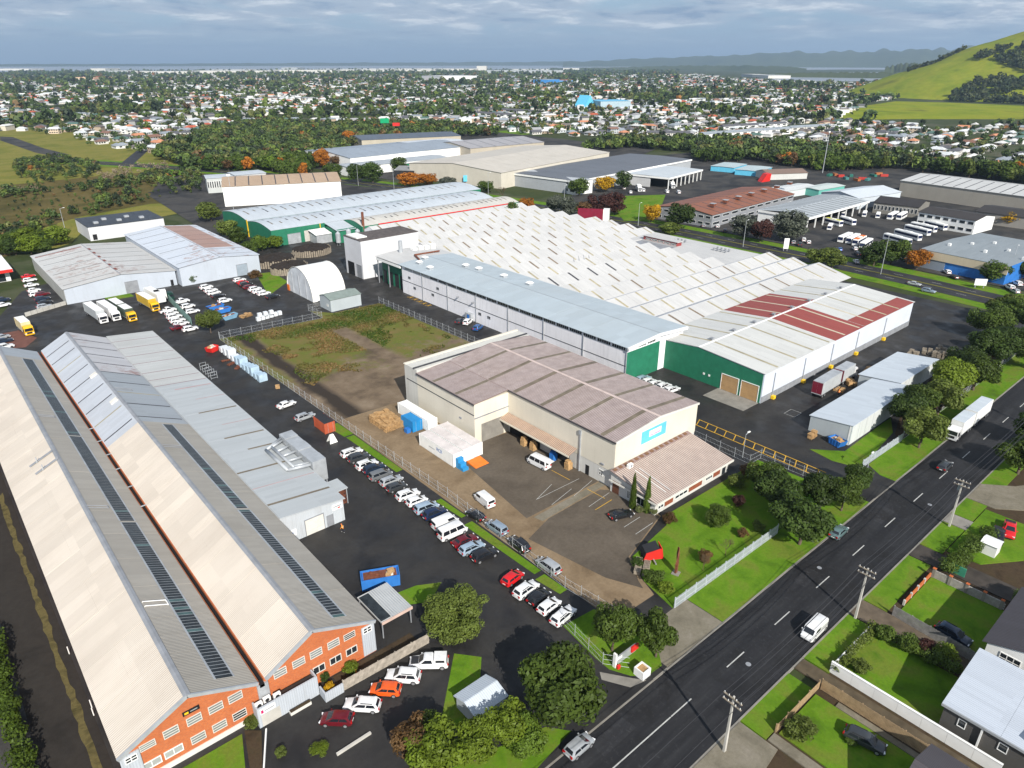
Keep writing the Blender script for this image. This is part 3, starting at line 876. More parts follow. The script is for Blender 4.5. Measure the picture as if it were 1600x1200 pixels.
MB().box(2.1, 18.1, YF - .14, YF - .01, -.3, .75).build('plinth', M['offwhite'], wh)
MB().box(18.5, 34.1, YF - .10, YF - .01, -.3, .3).build('plinth', M['brick'], wh)
MB().box(17.6, 19.0, YF - .30, YF + .2, -.3, 5.0).build('column', M['galv'], wh)
MB().box(2.05, 4.1, YF - .16, YF - .012, .76, 5.2).build('corner_panel', M['cladgrey'], wh)
MB().box(32.2, 34.15, YF - .12, YF - .012, .1, 5.1).build('corner_panel', M['cladgrey'], wh)
for x in (5.0, 7.55, 10.15, 12.65, 15.0):
 window(wh, '-y', YF, x - .85, x + .85, 4.45, 5.65 if x != 5.0 else 5.4, M['offwhite'], M['louvre'], 1, 3, .07)
for x in (10.1, 12.6, 15.05):
 window(wh, '-y', YF, x - .85, x + .85, 1.45, 2.65, M['offwhite'], M['louvre'] if x < 15 else M['glass'], 1, 3, .07)
for x in (4.9, 7.3):
 window(wh, '-y', YF, x - 1.05, x + 1.05, 1.5, 2.6, M['white'], M['glass_pale'], 2, 1, .1)
for x in (20.7, 23.2, 25.6, 28.1, 30.45):
 window(wh, '-y', YF, x - .85, x + .85, 4.5, 5.7 if 20 < x < 30 else 5.5, M['offwhite'], M['louvre'] if x < 29 else M['glass'], 1, 3, .07)
for x in (25.7, 28.1, 30.5):
 window(wh, '-y', YF, x - .85, x + .85, 1.7, 2.9, M['offwhite'], M['glass'], 2, 1, .1)
window(wh, '-y', YF - .12, 32.4, 33.7, 4.0, 5.0, M['white'], M['glass'], 2, 2, .1)
window(wh, '-y', YF - .16, 2.5, 3.8, 4.0, 4.9, M['white'], M['glass'], 2, 2, .1)
MB().box(9.1, 11.0, YF - .10, YF - .005, 6.25, 6.85).build('name_board', M['black'], wh)
MB().box(9.3, 9.75, YF - .115, YF - .104, 6.4, 6.7).build('emblem', M['yellow'], wh)
MB().box(9.95, 10.75, YF - .115, YF - .104, 6.5, 6.62).build('lettering', M['galv'], wh)
def pipe_loop(sl, y, k0, k1, w, m):
 mb = MB(); a, b = ty(y), ty(y + w)
 pts = [sl.p(a, k1, .3), sl.p(a, k0, .3), sl.p(b, k0, .3), sl.p(b, k1, .3)]
 for p, q in zip(pts, pts[1:]): mb.tube(p, q, .07, n=6)
 for p in pts: mb.tube(p - sl.n * .25, p, .05, n=6)
 return mb.build('roof_pipe', m, wh)
pipe_loop(wr, 160, .62, .95, .8, M['steel']); pipe_loop(wr, 117, .62, .97, .8, M['steel']); pipe_loop(wr, 87, .58, .93, 1.1, M['white']); pipe_loop(zr, 130, .6, .95, .9, M['steel']); pipe_loop(zr, 164, .6, .95, .9, M['steel'])
for y, k in ((141.5, .78), (137.5, .82)):
 wl.patch(MB(), ty(y), ty(y + .5), k - .3, k + .2, .3, .42).build('roof_bracket', M['steel'], wh)
 q = wl.p(ty(y), k - .15, .2); MB().tube(q, q + Vector((0, 0, 1.1)), .12, n=6).build('roof_vent', M['galv'], wh)
for y in (176, 158):
 zl.patch(MB(), ty(y), ty(y + 1.4), .72, .94, .15, .5).build('roof_hatch', M['offwhite'], wh)
for x, y in ((1.4, 96), (1.5, 82.5), (1.6, 84.0)):
 mb = MB(); mb.tube((x, y, 0), (x, y, 1.3), .07, n=6); mb.build('downpipe', M['white'], wh)
porch = thing('entrance_porch', 'low grey flat roofed entrance porch in front of the brick gables', 'porch', (20.5, 67, 0))
MB().box(16.6, 24.6, 66.9, 67.1, -.1, 3.1).build('front_wall', M['cladgrey'], porch)
MB().box(16.6, 16.8, 67.1, 68.4, -.1, 3.1).build('side_wall', M['cladgrey'], porch)
MB().box(24.4, 24.6, 67.1, 68.5, -.1, 3.1).build('side_wall', M['cladgrey'], porch)
MB().box(16.81, 24.39, 67.11, 68.3, 2.4, 2.55).build('roof', M['asphalt'], porch)
MB().box(16.95, 18.9, 66.80, 66.89, 2.1, 2.9).build('sign_board', M['white'], porch)
MB().box(17.05, 17.35, 66.77, 66.797, 2.25, 2.75).build('emblem', simple('magenta_print', (.5, .02, .12), .5), porch)
MB().box(17.5, 18.75, 66.77, 66.797, 2.4, 2.6).build('lettering', M['galv'], porch)
opening(porch, '-y', 66.9, 17.0, 19.4, 1.9, 'doorway', m=M['concrete_pale'])
for i_, (x, y) in enumerate(((16.0, 68.0), (17.1, 68.2), (18.3, 67.9))):
 a = thing('air_conditioner', 'white air conditioning unit on the porch roof, %s from the left' % ORD[i_], 'air conditioner', (x + 1.2, y - .3, 2.56), 0, 'air conditioners on the porch roof')
 MB().box(-.45, .45, -.2, .2, 0, .75).build('casing', M['white'], a, local=True)
 MB().tube((0, -.205, .38), (0, -.215, .38), .28, n=12).build('fan_grille', M['dark'], a, local=True)
bench = thing('planter_box', 'narrow white planter trough against the porch wall', 'planter', (21.7, 66.3, 0))
MB().box(20.3, 23.1, 66.1, 66.6, .0, .45).build('trough', M['offwhite'], bench)
MB().box(20.36, 23.04, 66.16, 66.54, .451, .56).build('soil', M['soil'], bench)
ax = thing('annex_shed', 'long low grey roofed annex beside the twin gabled warehouse with brown strips', 'shed', (40, 155, 0))
ra = Slope((46.3, 98.9, 4.5), (46.3, YB + .6, 4.5), (34.35, 98.9, 5.7), (34.35, YB + .6, 5.7))
mb = MB(); mb.extr([(34.3, 99.3, -.3), (46.0, 99.3, -.3), (46.0, 99.3, 4.45), (34.3, 99.3, 5.6)], (0, YB - 99.3, 0)); fix_normals(mb.build('wall', wallmat('annex_wall', (.46, .49, .52), 'x', .3), ax))
def ta(y): return (y - 98.9) / (YB + .6 - 98.9)
ya = [98.9, 104, 110.5, 117.5, 126, 133, 139.8, 148, 156, 164, 168, 172.5, 178, 185.7, 192.4, 199.5, 206, YB + .6]
for i in range(len(ya) - 1):
 ra.part('roof_panel', M['annex_roof'] if ya[i] < 168 else M['annex_roof2'], ax, ta(ya[i]) + .0004, ta(ya[i + 1]), 0, 1, .02, .14)
for i, y in enumerate(ya[1:-1]):
 full = y > 166
 m = [M['strip_brown'], M['strip_brown'], simple('faded_pink_strip', (.38, .27, .27), .5)][0 if y < 160 and i not in (1, 5, 7) else 2] if not full else simple('maroon_joint', (.22, .14, .15), .5)
 w = .27 if not full and i not in (1, 5, 7) else .12
 ra.part('roof_strip', m, ax, ta(y - w), ta(y + w), .02 if i % 2 else .04, 1 if full or y < 119 else (.55 if i % 2 else .72), .142, .16)
roller(ax, '-y', 99.3, 38.6, 42.0, 3.2, M['offwhite'])
roller(ax, '-y', 99.3, 42.7, 43.7, 2.2, M['steel'], name='door', n=3)
MB().box(43.8, 45.7, 99.17, 99.29, 2.9, 3.95).build('sign_board', M['white'], ax)
MB().box(44.8, 45.3, 99.15, 99.168, 3.05, 3.3).build('emblem', M['red'], ax)
MB().box(44.0, 45.5, 99.15, 99.168, 3.45, 3.7).build('lettering', M['galv'], ax)
MB().box(34.9, 36.9, 99.17, 99.29, 1.2, 2.4).build('sign_board', M['white'], ax)
MB().box(35.2, 36.3, 99.15, 99.168, 1.4, 2.0).build('lettering', M['blue'], ax)
MB().box(46.05, 49.2, 103.5, 107.5, 3.3, 3.5).build('canopy', M['annex_roof'], ax)
for y in (103.7, 107.3): MB().tube((49, y, 0), (49, y, 3.3), .08, n=6).build('canopy_post', M['galv'], ax)
rk = thing('timber_rack', 'rusty red steel rack of timber under the annex canopy', 'rack', (47.7, 104.5, 0))
for k in range(4):
 MB().box(46.6, 48.9, 103.9, 105.2, .05 + .75 * k, .15 + .75 * k).build('shelf', M['rust'], rk)
for x in (46.6, 48.8):
 for y in (103.9, 105.1): MB().box(x, x + .1, y, y + .1, 0, 2.9).build('post', M['rust'], rk)
du = thing('extraction_plant', 'galvanised extraction plant with fat ducts standing beside the annex roof', 'extractor', (47.3, 119, 0))
mb = MB()
for k in range(5):
 y = 111.5 + k * 3.0
 MB().box(46.45, 49.2, y, y + 2.85, 1.6, 6.2 - .12 * (k % 2)).build('filter_housing', M['galv'], du)
for x, y in ((46.6, 111.7), (49, 111.7), (46.6, 126), (49, 126), (49, 119)): MB().box(x - .1, x + .1, y, y + .2, 0, 1.6).build('leg', M['steel'], du)
mb.tube((42.2, 113.2, 5.5), (42.2, 123, 5.5), .33, n=10).tube((42.2, 123, 5.5), (46.4, 125.6, 5.5), .33, n=10).tube((42.2, 113.2, 5.5), (46.4, 112.2, 5.5), .33, n=10)
for k in range(5): mb.tube((43.6, 114.0 + k * 2.4, 5.4), (46.4, 113.2 + k * 2.9, 5.4), .27, n=8)
mb.tube((43.6, 113.6, 5.4), (43.6, 124.2, 5.4), .3, n=8)
mb.build('duct', M['galv'], du, smooth=True)
cp = thing('lean_to_shelter', 'small grey shelter roof beside the brick gable, dark sheet on one side', 'shelter', (38.4, 73, 0))
MB().box(35.9, 41.0, 69.7, 76.6, 2.9, 3.1).build('roof', M['annex_roof2'], cp)
for k in range(9): MB().box(37.8 + k * .36, 37.95 + k * .36, 69.8, 76.5, 3.104, 3.14).build('roof_rib', M['galv'], cp)
MB().box(36.0, 37.6, 70.0, 76.3, 3.104, 3.15).build('dark_sheet', M['skyglass'], cp)
MB().box(35.9, 41.0, 69.55, 69.68, 2.75, 3.2).build('fascia', simple('pinkish_fascia', (.55, .40, .34), .6), cp)
for x in (36.1, 40.8):
 for y in (69.9, 76.3): MB().box(x - .07, x + .07, y, y + .14, 0, 2.9).build('post', M['steel'], cp)
# 2. cream warehouse in the middle
M['cream'] = wallmat('cream_cladding', (.66, .61, .51), 'x', .3, (.46, .41, .32), .16)
M['cream_w'] = wallmat('white_block_wall', (.56, .55, .52), 'x', 0, (.34, .32, .28), .25)
M['mauve'] = roofmat('mauve_brown_roof', (.25, .185, .175), 'x', (.22, .14, .11), .5, 1.0, 0, .10)
M['mauve_y'] = roofmat('mauve_brown_roof_bays', (.25, .185, .175), 'y', (.20, .13, .09), .6, 1.0, 0, .10)
M['mauve_rib'] = simple('pale_roof_rib', (.37, .325, .315), .55, .2, .6)
cw = thing('warehouse', 'cream warehouse with mauve brown roof and light blue wall sign in the centre', 'warehouse', (100, 103, 0))
CE, CR = 10.2, 11.4
CX0, CX1, CXR = 90.0, 115.6, 102.9
mb = MB(); mb.extr([(CX0, 74.5, 3.6), (CX1, 74.5, 3.6), (CX1, 74.5, CE), (CXR, 74.5, CR), (CX0, 74.5, CE)], (0, 52.5, 0)); fix_normals(mb.build('wall', M['cream'], cw))
MB().box(CX0 + .06, CX1 - .06, 74.56, 127, -.3, 3.597).build('base_wall', M['cream_w'], cw)
MB().box(80.6, CX0 - .003, 105.5, 127.0, -.3, CE - .6).build('wing_wall', M['cream'], cw)
MB().box(80.6, CX1, 127.003, 132.2, -.3, CE + .25).build('rear_wall', wallmat('pale_rear_wall', (.55, .54, .50), 'x', .3), cw)
MB().box(80.45, CX1 + .1, 127.9, 128.35, CE + .253, CE + .5).build('box_gutter', M['strip_dark'], cw)
MB().box(80.4, CX1 + .15, 131.6, 132.3, CE + .253, CE + .45).build('coping', M['cream'], cw)
MB().box(80.52, 80.597, 105.6, 131.4, 6.9, 7.05).build('joint_line', M['strip_dark'], cw)
cl = Slope((CX0 - .15, 74.3, CE + .02), (CX0 - .15, 127.2, CE + .02), (CXR, 74.3, CR + .02), (CXR, 127.2, CR + .02))
cr = Slope((CX1 + .15, 74.3, CE + .02), (CX1 + .15, 127.2, CE + .02), (CXR, 74.3, CR + .02), (CXR, 127.2, CR + .02))
cwg = Slope((80.45, 105.3, CE - .55), (80.45, 127.2, CE - .55), (CX0 - .16, 105.3, CE + .02), (CX0 - .16, 127.2, CE + .02))
bars = [78.0, 86.5, 95.0, 103.5, 112.0, 120.5]
edges = [74.3] + [b + 4.2 for b in bars[:-1]] + [127.2]
def tc_(y): return (y - 74.3) / 52.9
for sl in (cl, cr):
 e = [74.3, 82.3, 90.8, 99.3, 107.8, 116.3, 127.2]
 for i in range(6): sl.part('roof_panel', M['mauve_y'], cw, tc_(e[i]) + .0006, tc_(e[i + 1]), 0, .985, .02, .14)
 mb = MB()
 for y in np.arange(74.5, 127, .42): sl.patch(mb, tc_(y), tc_(y + .15), 0, .975, .14, .185)
 tag(mb.build('roof_ribs', M['mauve_rib'], cw), kind='stuff')
 for b in bars: sl.part('skylight_strip', M['strip_brown'], cw, tc_(b - .5), tc_(b + .5), .01, .96, .187, .205)
for i in range(2): cwg.part('roof_panel', M['mauve_y'], cw, i / 2, (i + 1) / 2 - .001)
mb = MB()
for y in np.arange(105.5, 127, .42): cwg.patch(mb, (y - 105.3) / 21.9, (y + .15 - 105.3) / 21.9, 0, .98, .12, .165)
tag(mb.build('roof_ribs', M['mauve_rib'], cw), kind='stuff')
for b in (112, 120.5): cwg.part('skylight_strip', M['strip_brown'], cw, (b - .5 - 105.3) / 21.9, (b + .5 - 105.3) / 21.9, .02, .98, .167, .19)
ridge_cap(cw, cl, simple('pale_mauve_cap', (.52, .42, .38), .6), .45)
MB().box(CX0 - .3, CX0 - .16, 74.3, 105.3, CE - .15, CE + .1).build('gutter', M['strip_dark'], cw)
MB().box(80.3, 80.44, 105.3, 127, CE - .75, CE - .5).build('gutter', M['strip_dark'], cw)
MB().box(CX1 + .16, CX1 + .3, 74.3, 127, CE - .15, CE + .1).build('gutter', M['offwhite'], cw)
for a, b in ((cl, 'l'), (cr, 'r')): a.part('barge_board', M['offwhite'], cw, -.002, .001, 0, 1, -.2, .2)
sg = fbox(MB(), '-y', 74.5, 97.6, 105.2, .003, .06, 7.0, 9.7).build('wall_sign', M['ltblue'], cw)
fbox(MB(), '-y', 74.44, 99.9, 103.6, .003, .02, 7.9, 9.2).build('sign_panel', M['white'], sg)
for x0, x1, z0, z1 in ((100.2, 101.2, 8.05, 8.3), (101.4, 103.3, 8.05, 8.3)):
 fbox(MB(), '-y', 74.42, x0, x1, .003, .01, z0, z1).build('lettering', simple('mauve_print', (.4, .2, .42), .6), sg)
canopy = Slope((87.6, 84.2, 3.9), (87.6, 106, 3.9), (89.9, 84.2, 4.7), (89.9, 106, 4.7))
can = canopy.part('canopy', M['mauve_y'], cw, 0, 1, 0, 1, 0, .1)
mb = MB()
for y in np.arange(84.3, 105.8, .42): canopy.patch(mb, (y - 84.2) / 21.8, (y + .15 - 84.2) / 21.8, 0, 1, .1, .15)
tag(mb.build('canopy_ribs', simple('pale_canopy_rib', (.5, .36, .24), .6), can), kind='stuff')
MB().box(87.45, 87.6, 84.2, 106, 3.6, 3.95).build('canopy_fascia', M['cream'], can)
opening(cw, '-x', CX0 + .06, 86.4, 91.8, 3.3, 'loading_door')
opening(cw, '-x', CX0 + .06, 95.2, 105.0, 3.3, 'loading_door')
MB().box(80.6, 90, 105.32, 105.49, 6.2, 6.4).build('lintel', M['steel'], cw)
opening(cw, '-y', 105.5, 82.4, 88.6, 4.4, 'loading_door', m=M['concrete'])
opening(cw, '-x', CX0 + .06, 80.9, 81.9, 2.2, 'door')
window(cw, '-x', CX0 + .06, 77.2, 78.3, 1.6, 2.9, M['white'], M['glass'], 2, 2)
MB().box(89.75, 89.99, 83.3, 83.55, 0, 8.4).build('downpipe', M['galv'], cw)
MB().box(89.6, 89.99, 83.15, 83.7, 8.4, 9.3).build('rain_head', M['galv'], cw)
for y, z in ((77, 4.2), (110, 4.5)): MB().box(89.8 if y < 100 else 80.45, 89.99 if y < 100 else 80.59, y, y + .8, z, z + .3).build('flood_light', M['steel'], cw)
of = thing('office_wing', 'single storey office with striped brown roof leaning against the cream warehouse', 'office', (101, 69, 0))
MB().extr([(89.2, 63.6, -.3), (89.2, 74.45, -.3), (89.2, 74.45, 4.5), (89.2, 63.6, 2.75)], (23.0, 0, 0))
fix_normals(MB().extr([(89.2, 63.7, -.3), (89.2, 74.45, -.3), (89.2, 74.45, 4.5), (89.2, 63.7, 2.75)], (23.0, 0, 0)).build('wall', M['cream_w'], of))
ol = Slope((88.7, 63.0, 2.85), (112.7, 63.0, 2.85), (88.7, 74.4, 4.75), (112.7, 74.4, 4.75))
ol.part('roof', M['mauve'], of, 0, 1, 0, 1, 0, .1)
mb = MB()
for x in np.arange(88.8, 112.5, .5): ol.patch(mb, (x - 88.7) / 24, (x + .22 - 88.7) / 24, 0, .9, .1, .16)
tag(mb.build('roof_ribs', simple('pale_rib', (.50, .42, .36), .6), of), kind='stuff')
for k in range(15):
 ol.part('flashing', simple('rust_brown_flashing', (.17, .09, .05), .7), of, .02 + k * .0645, .055 + k * .0645, .93, .985, .1, .2)
MB().box(88.7, 112.7, 62.85, 62.99, 2.6, 3.0).build('fascia', M['offwhite'], of)
MB().box(88.55, 88.69, 63.0, 74.4, 2.6, 2.9).build('fascia', M['offwhite'], of)
for x in (92.6, 93.8):
 a, b = ol.p((x - 88.7) / 24, .1, .3), ol.p((x - 88.7) / 24, .75, .3)
 MB().tube(a, b, .06, n=6).build('roof_pipe', M['white'], of)
for a0, a1 in ((90.0, 91.6), (95.0, 98.8), (104.6, 106.8)): window(of, '-y', 63.7, a0, a1, .9, 2.3, M['white'], M['glass'], 3 if a1 - a0 > 2 else 2, 2)
for a0, a1 in ((92.0, 94.4), (99.3, 103.4), (107.2, 109.4)): fbox(MB(), '-y', 63.7, a0, a1, .003, .08, .7, 2.4).build('brick_panel', simple('red_brick_panel', (.24, .07, .035), .85, .2, 2), of)
opening(of, '-y', 63.7, 110.2, 111.4, 2.1, 'door', m=M['glass'])
window(of, '-x', 89.2, 65, 68, .5, 2.3, M['white'], M['glass'], 3, 1)
window(of, '-x', 89.2, 68.6, 70.4, .5, 2.3, M['white'], M['glass_pale'], 2, 1)
fbox(MB(), '-x', 89.2, 72.3, 73.9, .003, .06, .1, 2.6).build('door', simple('brown_door', (.12, .05, .03), .5), of)
ac = thing('air_conditioner', 'white air conditioner on the office roof against the cream wall', 'air conditioner', tuple(ol.p(.16, .86, .17)))
MB().box(-.6, .6, -.3, .3, 0, .8).build('casing', M['white'], ac, local=True)
MB().tube((.1, -.305, .4), (.1, -.32, .4), .3, n=12).build('fan_grille', M['steel'], ac, local=True)
# 3. white long hall with pale grey roof
M['hall_roof'] = roofmat('pale_blue_hall_roof', (.40, .46, .50), 'y', (.34, .36, .36), .4, 2.4, .3, .06)
M['hall_wall'] = wallmat('white_hall_wall', (.80, .79, .82), 'y', .4, (.42, .42, .44), .3)
M['saw'] = roofmat('white_sawtooth_roof', (.515, .51, .50), 'x', (.33, .33, .33), .5, 1.0, 0, .10, rough=.6, sheetvar=.09)
hl = thing('factory_hall', 'long white hall with pale grey roof and strip of high windows behind the cream warehouse', 'factory hall', (141, 155, 0))
HX0, HX1, HY0, HY1 = 129.4, 152.5, 105.6, 209.5
mb = MB(); mb.extr([(HX0, HY0, -.3), (HX1, HY0, -.3), (HX1, HY0, 9.9), (141, HY0, 10.7), (HX0, HY0, 9.9)], (0, HY1 - HY0, 0)); fix_normals(mb.build('wall', M['hall_wall'], hl))
h1 = Slope((HX0 - .8, HY0 - .8, 10.0), (HX0 - .8, 226, 10.0), (141.5, HY0 - .8, 10.85), (141.5, 226, 10.85))
h2 = Slope((HX1 + .3, HY0 - .8, 10.0), (HX1 + .3, 226, 10.0), (141.5, HY0 - .8, 10.85), (141.5, 226, 10.85))
for i in range(8):
 m_ = M['hall_roof'] if i < 7 else M['saw']
 h1.part('roof_panel', m_, hl, i / 8 + .0006, (i + 1) / 8, 0, .995)
 h2.part('roof_panel', m_, hl, i / 8 + .0006, (i + 1) / 8, 0, .995)
MB().box(141.45, 141.55, HY0 - .8, 212, 11.0, 11.02).build('ridge_joint', M['steel'], hl)
for a, b in ((h1, 0), (h2, 0)): a.part('fascia', M['white'], hl, -.004, .0004, 0, 1, -.5, .15)
y = HY0 + .4
k = 0
while y < HY1 - 5:
 window(hl, '-x', HX0, y, y + 4.6, 8.7, 9.7, M['white'], M['glass'] if y < 190 else M['glass_pale'], 6, 1, .07, name='clerestory_window'); y += 5.1
for x in (129.9, 133.6, 137.4):
 window(hl, '-y', HY0, x, x + 3.2, 8.7, 9.7, M['white'], M['glass'], 5, 1, .07, name='clerestory_window')
MB().box(HX0 + .05, 142.5, HY0 - .06, HY0 - .005, -.3, 8.4).build('green_panel', M['green'], hl)
MB().box(HX0 - .08, HX0 - .004, HY0, HY1, 4.6, 4.75).build('wall_joint', M['strip_dark'], hl)
for y in (HY0 - .15, 120.5, 136, 151.5, 167, 182, 196.5): MB().tube((HX0 - .2, y, 0), (HX0 - .2, y, 9.6), .11, n=6).build('downpipe', M['galv'], hl)
for y, z in ((204, 5.9), (201, 2.8), (190, 3), (187, 5.9), (164.5, 2.8), (160, 2.8)): window(hl, '-x', HX0, y, y + 1.5, z, z + .9, M['steel'], M['glass'], 2, 1)
for y in (168, 175.8): MB().box(128.3, HX0, y, y + .25, 6.2, 6.6).build('flood_light', M['steel'], hl)
MB().box(128.2, 129.35, 168.5, 171.5, 0, 2.5).build('door_porch', M['galv'], hl)
fbox(MB(), '-x', 128.2, 169.2, 170.4, .003, .05, .05, 2.1).build('door', M['blue'], hl)
for i_, (x, y) in enumerate(((134, 205), (133, 197), (138.5, 208), (143, 190), (144, 184), (145, 172), (145.5, 160))):
 v = thing('roof_vent', 'white roof vent on the long hall roof, %s from the far end' % ORD[i_], 'vent', (x, y, 10.3 + min((x - 128.6) * .066, (152.8 - x) * .075)), 0, 'roof vents on the long hall')
 MB().box(-.8, .8, -.8, .8, -.2, .55).build('curb', M['galv'], v, local=True)
 MB().loft([[(a * 1.0, b * 1.0, .55) for a, b in ((-1, -1), (1, -1), (1, 1), (-1, 1))], [(a * .55, b * .55, 1.0) for a, b in ((-1, -1), (1, -1), (1, 1), (-1, 1))]]).build('cowl', M['white'], v, local=True)
mb = MB(); mb.tube((138, 214, 11.3), (136, 208, 11.2), .3, n=8).tube((138, 214, 11.3), (149, 214, 11.0), .3, n=8)
tag(mb.build('roof_duct', M['rust']), 'rusty red duct bent across the far end of the hall roof', 'duct')
tag(MB().tube((137.5, 222.5, 10.2), (137.5, 222.5, 15.0), .75, n=12).build('flue_stack', M['galv'], smooth=False), 'grey steel flue standing on the end of the hall roof', 'flue')
pl = thing('roof_plant', 'row of white plant boxes on the far end of the hall roof', 'plant', (147, 222, 10.3))
for k in range(4): MB().box(-5 + 2.7 * k, -3 + 2.7 * k, -1, 1, -.1, 1.3 + .4 * (k % 2)).build('plant_box', M['white'], pl, local=True)
MB().box(131, 152.4, 212, 225.5, -.3, 9.2).build('green_end_wall', M['green'], hl)
for x, y in ((129.2, 225.4), (129.2, 218)): MB().box(x - .15, x + .15, y - .15, y + .15, 0, 9.7).build('post', M['steel'], hl)
MB().box(128.7, 129.2, 209.6, 225.6, 8.8, 9.7).build('canopy_beam', M['white'], hl)
for y in (211, 214.5, 218.5, 222.5): opening(hl, '-x', 131, y, y + 2.6, 5, 'loading_door', m=M['dark'])
# 4. sawtooth factory
sw = thing('sawtooth_factory', 'huge white factory with rows of sawtooth roof ridges', 'factory', (205, 195, 0))
PER, NR = 10.15, 17
RUN = 6.0
zb = simple('sawtooth_back', (.50, .51, .53), .6, .05)
M['strip_saw'] = simple('aged_skylight', (.34, .30, .20), .6, .3, .3)
M['strip_saw2'] = simple('browner_skylight', (.20, .155, .11), .6, .3, .3)
bx = list(np.arange(162, 252, 9.65))
for r in range(NR):
 yr = 118.3 + PER * r            # ridge
 x0 = 152.9 if yr < 231 else 157.6
 x1 = 251.2
 if 147 < yr < 192: x1 = 228.5
 if yr > 235: x1 = 249
 if r == 0: x1 = 251.2
 n_b = 6
 sl = Slope((x0, yr - RUN - (.0 if r else 6.5), 6.2 if r else 5.0), (x1, yr - RUN - (.0 if r else 6.5), 6.2 if r else 5.0), (x0, yr, 8.0), (x1, yr, 8.0))
 bb = Slope((x0, yr + PER - RUN, 6.2), (x1, yr + PER - RUN, 6.2), (x0, yr + .003, 8.0), (x1, yr + .003, 8.0))
 mb = MB(); mb.extr([(x0 + .05, yr - RUN + .05, -.3), (x0 + .05, yr - RUN + .05, 6.15), (x0 + .05, yr, 7.95), (x0 + .05, yr + PER - RUN - .06, 6.15), (x0 + .05, yr + PER - RUN - .06, -.3)], (x1 - x0 - .1, 0, 0))
 fix_normals(mb.build('bay_wall', M['green'] if x1 < 240 else M['hall_wall'], sw))
 L = x1 - x0; npn = 7
 for i in range(npn):
  sl.part('roof_panel', M['saw'], sw, i / npn + (.0008 if i else 0), (i + 1) / npn, 0, 1, .02, .13 + .008 * ((i + r) % 2))
 bb.part('roof_slope', zb, sw, 0, 1, .0, 1, .02, .13)
 for b in bx:
  bxx = b + (0 if r % 2 else 0)
  if x0 + 1 < bxx < x1 - 1.5:
   if r == 0 or RN.random() < .97:
    dark = (r == 3 and 190 < bxx - 0 < 0)
    m_ = M['strip_saw'] if RN.random() < .8 else M['strip_saw2']
    if r == 5 and bxx < 200: m_ = M['strip_dark']
    sl.part('skylight_strip', m_, sw, (bxx - .42 - x0) / L, (bxx + .42 - x0) / L, .08 if r else .35, .97, .142, .165)
MB().box(228.6, 251.0, 140.6, 197.5, -.3, 6.2).build('office_wall', M['hall_wall'], sw)
MB().box(228.5, 251.6, 139.8, 171, 6.204, 6.5).build('flat_roof', M['saw'], sw)
MB().box(236.5, 251.6, 171.004, 189.5, 6.204, 6.5).build('flat_roof', M['saw'], sw)
MB().box(228.5, 251.6, 189.504, 198, 6.204, 6.5).build('flat_roof', M['saw'], sw)
for y in (173.5, 177, 180.5, 184): window(sw, '-x', 236.5, y, y + 3, 6.7, 7.6, M['white'], M['glass'], 4, 1, .1) if False else None
MB().box(229.0, 236.45, 171.1, 189.4, 6.0, 6.21).build('court_roof', M['steel'], sw)
cb_ = thing('lift_room', 'long maroon banded window block set in the flat office roof of the sawtooth factory', 'roof block', (236.9, 180, 6.51))
MB().box(237.0, 240, 171.5, 189, 6.504, 8.1).build('wall', simple('maroon_wall', (.25, .05, .05), .6), cb_)
for y in np.arange(172, 188, 3.2): window(cb_, '-x', 237, y, y + 2.8, 6.7, 7.5, M['white'], M['glass'], 4, 1, .1)
MB().box(236.6, 240.4, 171, 189.4, 8.104, 8.3).build('roof', M['saw'], cb_)
for k in range(14):
 x, y = 243 + (k % 2) * 2.5, 152.5 + (k // 2) * 1.8 + (14 if k > 7 else 0)
 v = thing('roof_cowl', 'small dark cowl in the cluster on the flat office roof', 'cowl', (x, y, 6.5), 0, 'cowls on the flat office roof')
 MB().tube((0, 0, 0), (0, 0, .9), .35, n=8).tube((0, 0, .9), (0, 0, 1.2), .6, .2, n=8).build('cowl_body', M['steel'], v, local=True)
tr = thing('roof_tangle', 'tangle of bare grey pipes on the white sawtooth roof', 'pipes', (187, 182, 7))
mb = MB()
for k in range(10): mb.tube((184 + k * .9, 177.5 + (k % 3), 6.9), (184.6 + k * .9, 179 + (k % 3), 8.8), .1, n=5)
mb.build('pipe', M['steel'], tr)
# 5. green fronted warehouse with the red and white roof
M['rw_roof'] = roofmat('greyish_white_roof', (.54, .54, .52), 'x', (.42, .42, .40), .3, 1.0, 0, .06)
M['red_roof'] = roofmat('maroon_roof', (.27, .062, .05), 'x', (.22, .06, .05), .2, 1.0, 0, .08)
rwh = thing('warehouse', 'green fronted warehouse with white and maroon patched roof on the right', 'warehouse', (188, 94, 0))
GX0, GX1, GY0, GY1, GE, GR = 145.2, 229.5, 76.4, 110.2, 7.7, 9.0
YM = 95.2
mb = MB(); mb.extr([(GX0, GY0, -.3), (GX0, GY0, GE), (GX0, YM, GR), (GX0, GY1, GE - .2), (GX0, GY1, -.3)], (GX1 - GX0, 0, 0)); fix_normals(mb.build('wall', wallmat('bluish_white_wall', (.58, .62, .70), 'x', .4, (.5, .52, .56), .15), rwh))
MB().extr([(GX0 - .07, GY0 + .3, -.2), (GX0 - .07, GY1, -.2), (GX0 - .07, GY1, GE - .4), (GX0 - .07, YM, GR - .2), (GX0 - .07, GY0 + .3, GE - .2)], (.06, 0, 0))
mb = MB(); mb.extr([(GX0 - .08, GY0 + .3, -.2), (GX0 - .08, GY0 + .3, GE - .2), (GX0 - .08, YM, GR - .2), (GX0 - .08, GY1, GE - .4), (GX0 - .08, GY1, -.2)], (.07, 0, 0)); fix_normals(mb.build('green_front', M['green'], rwh))
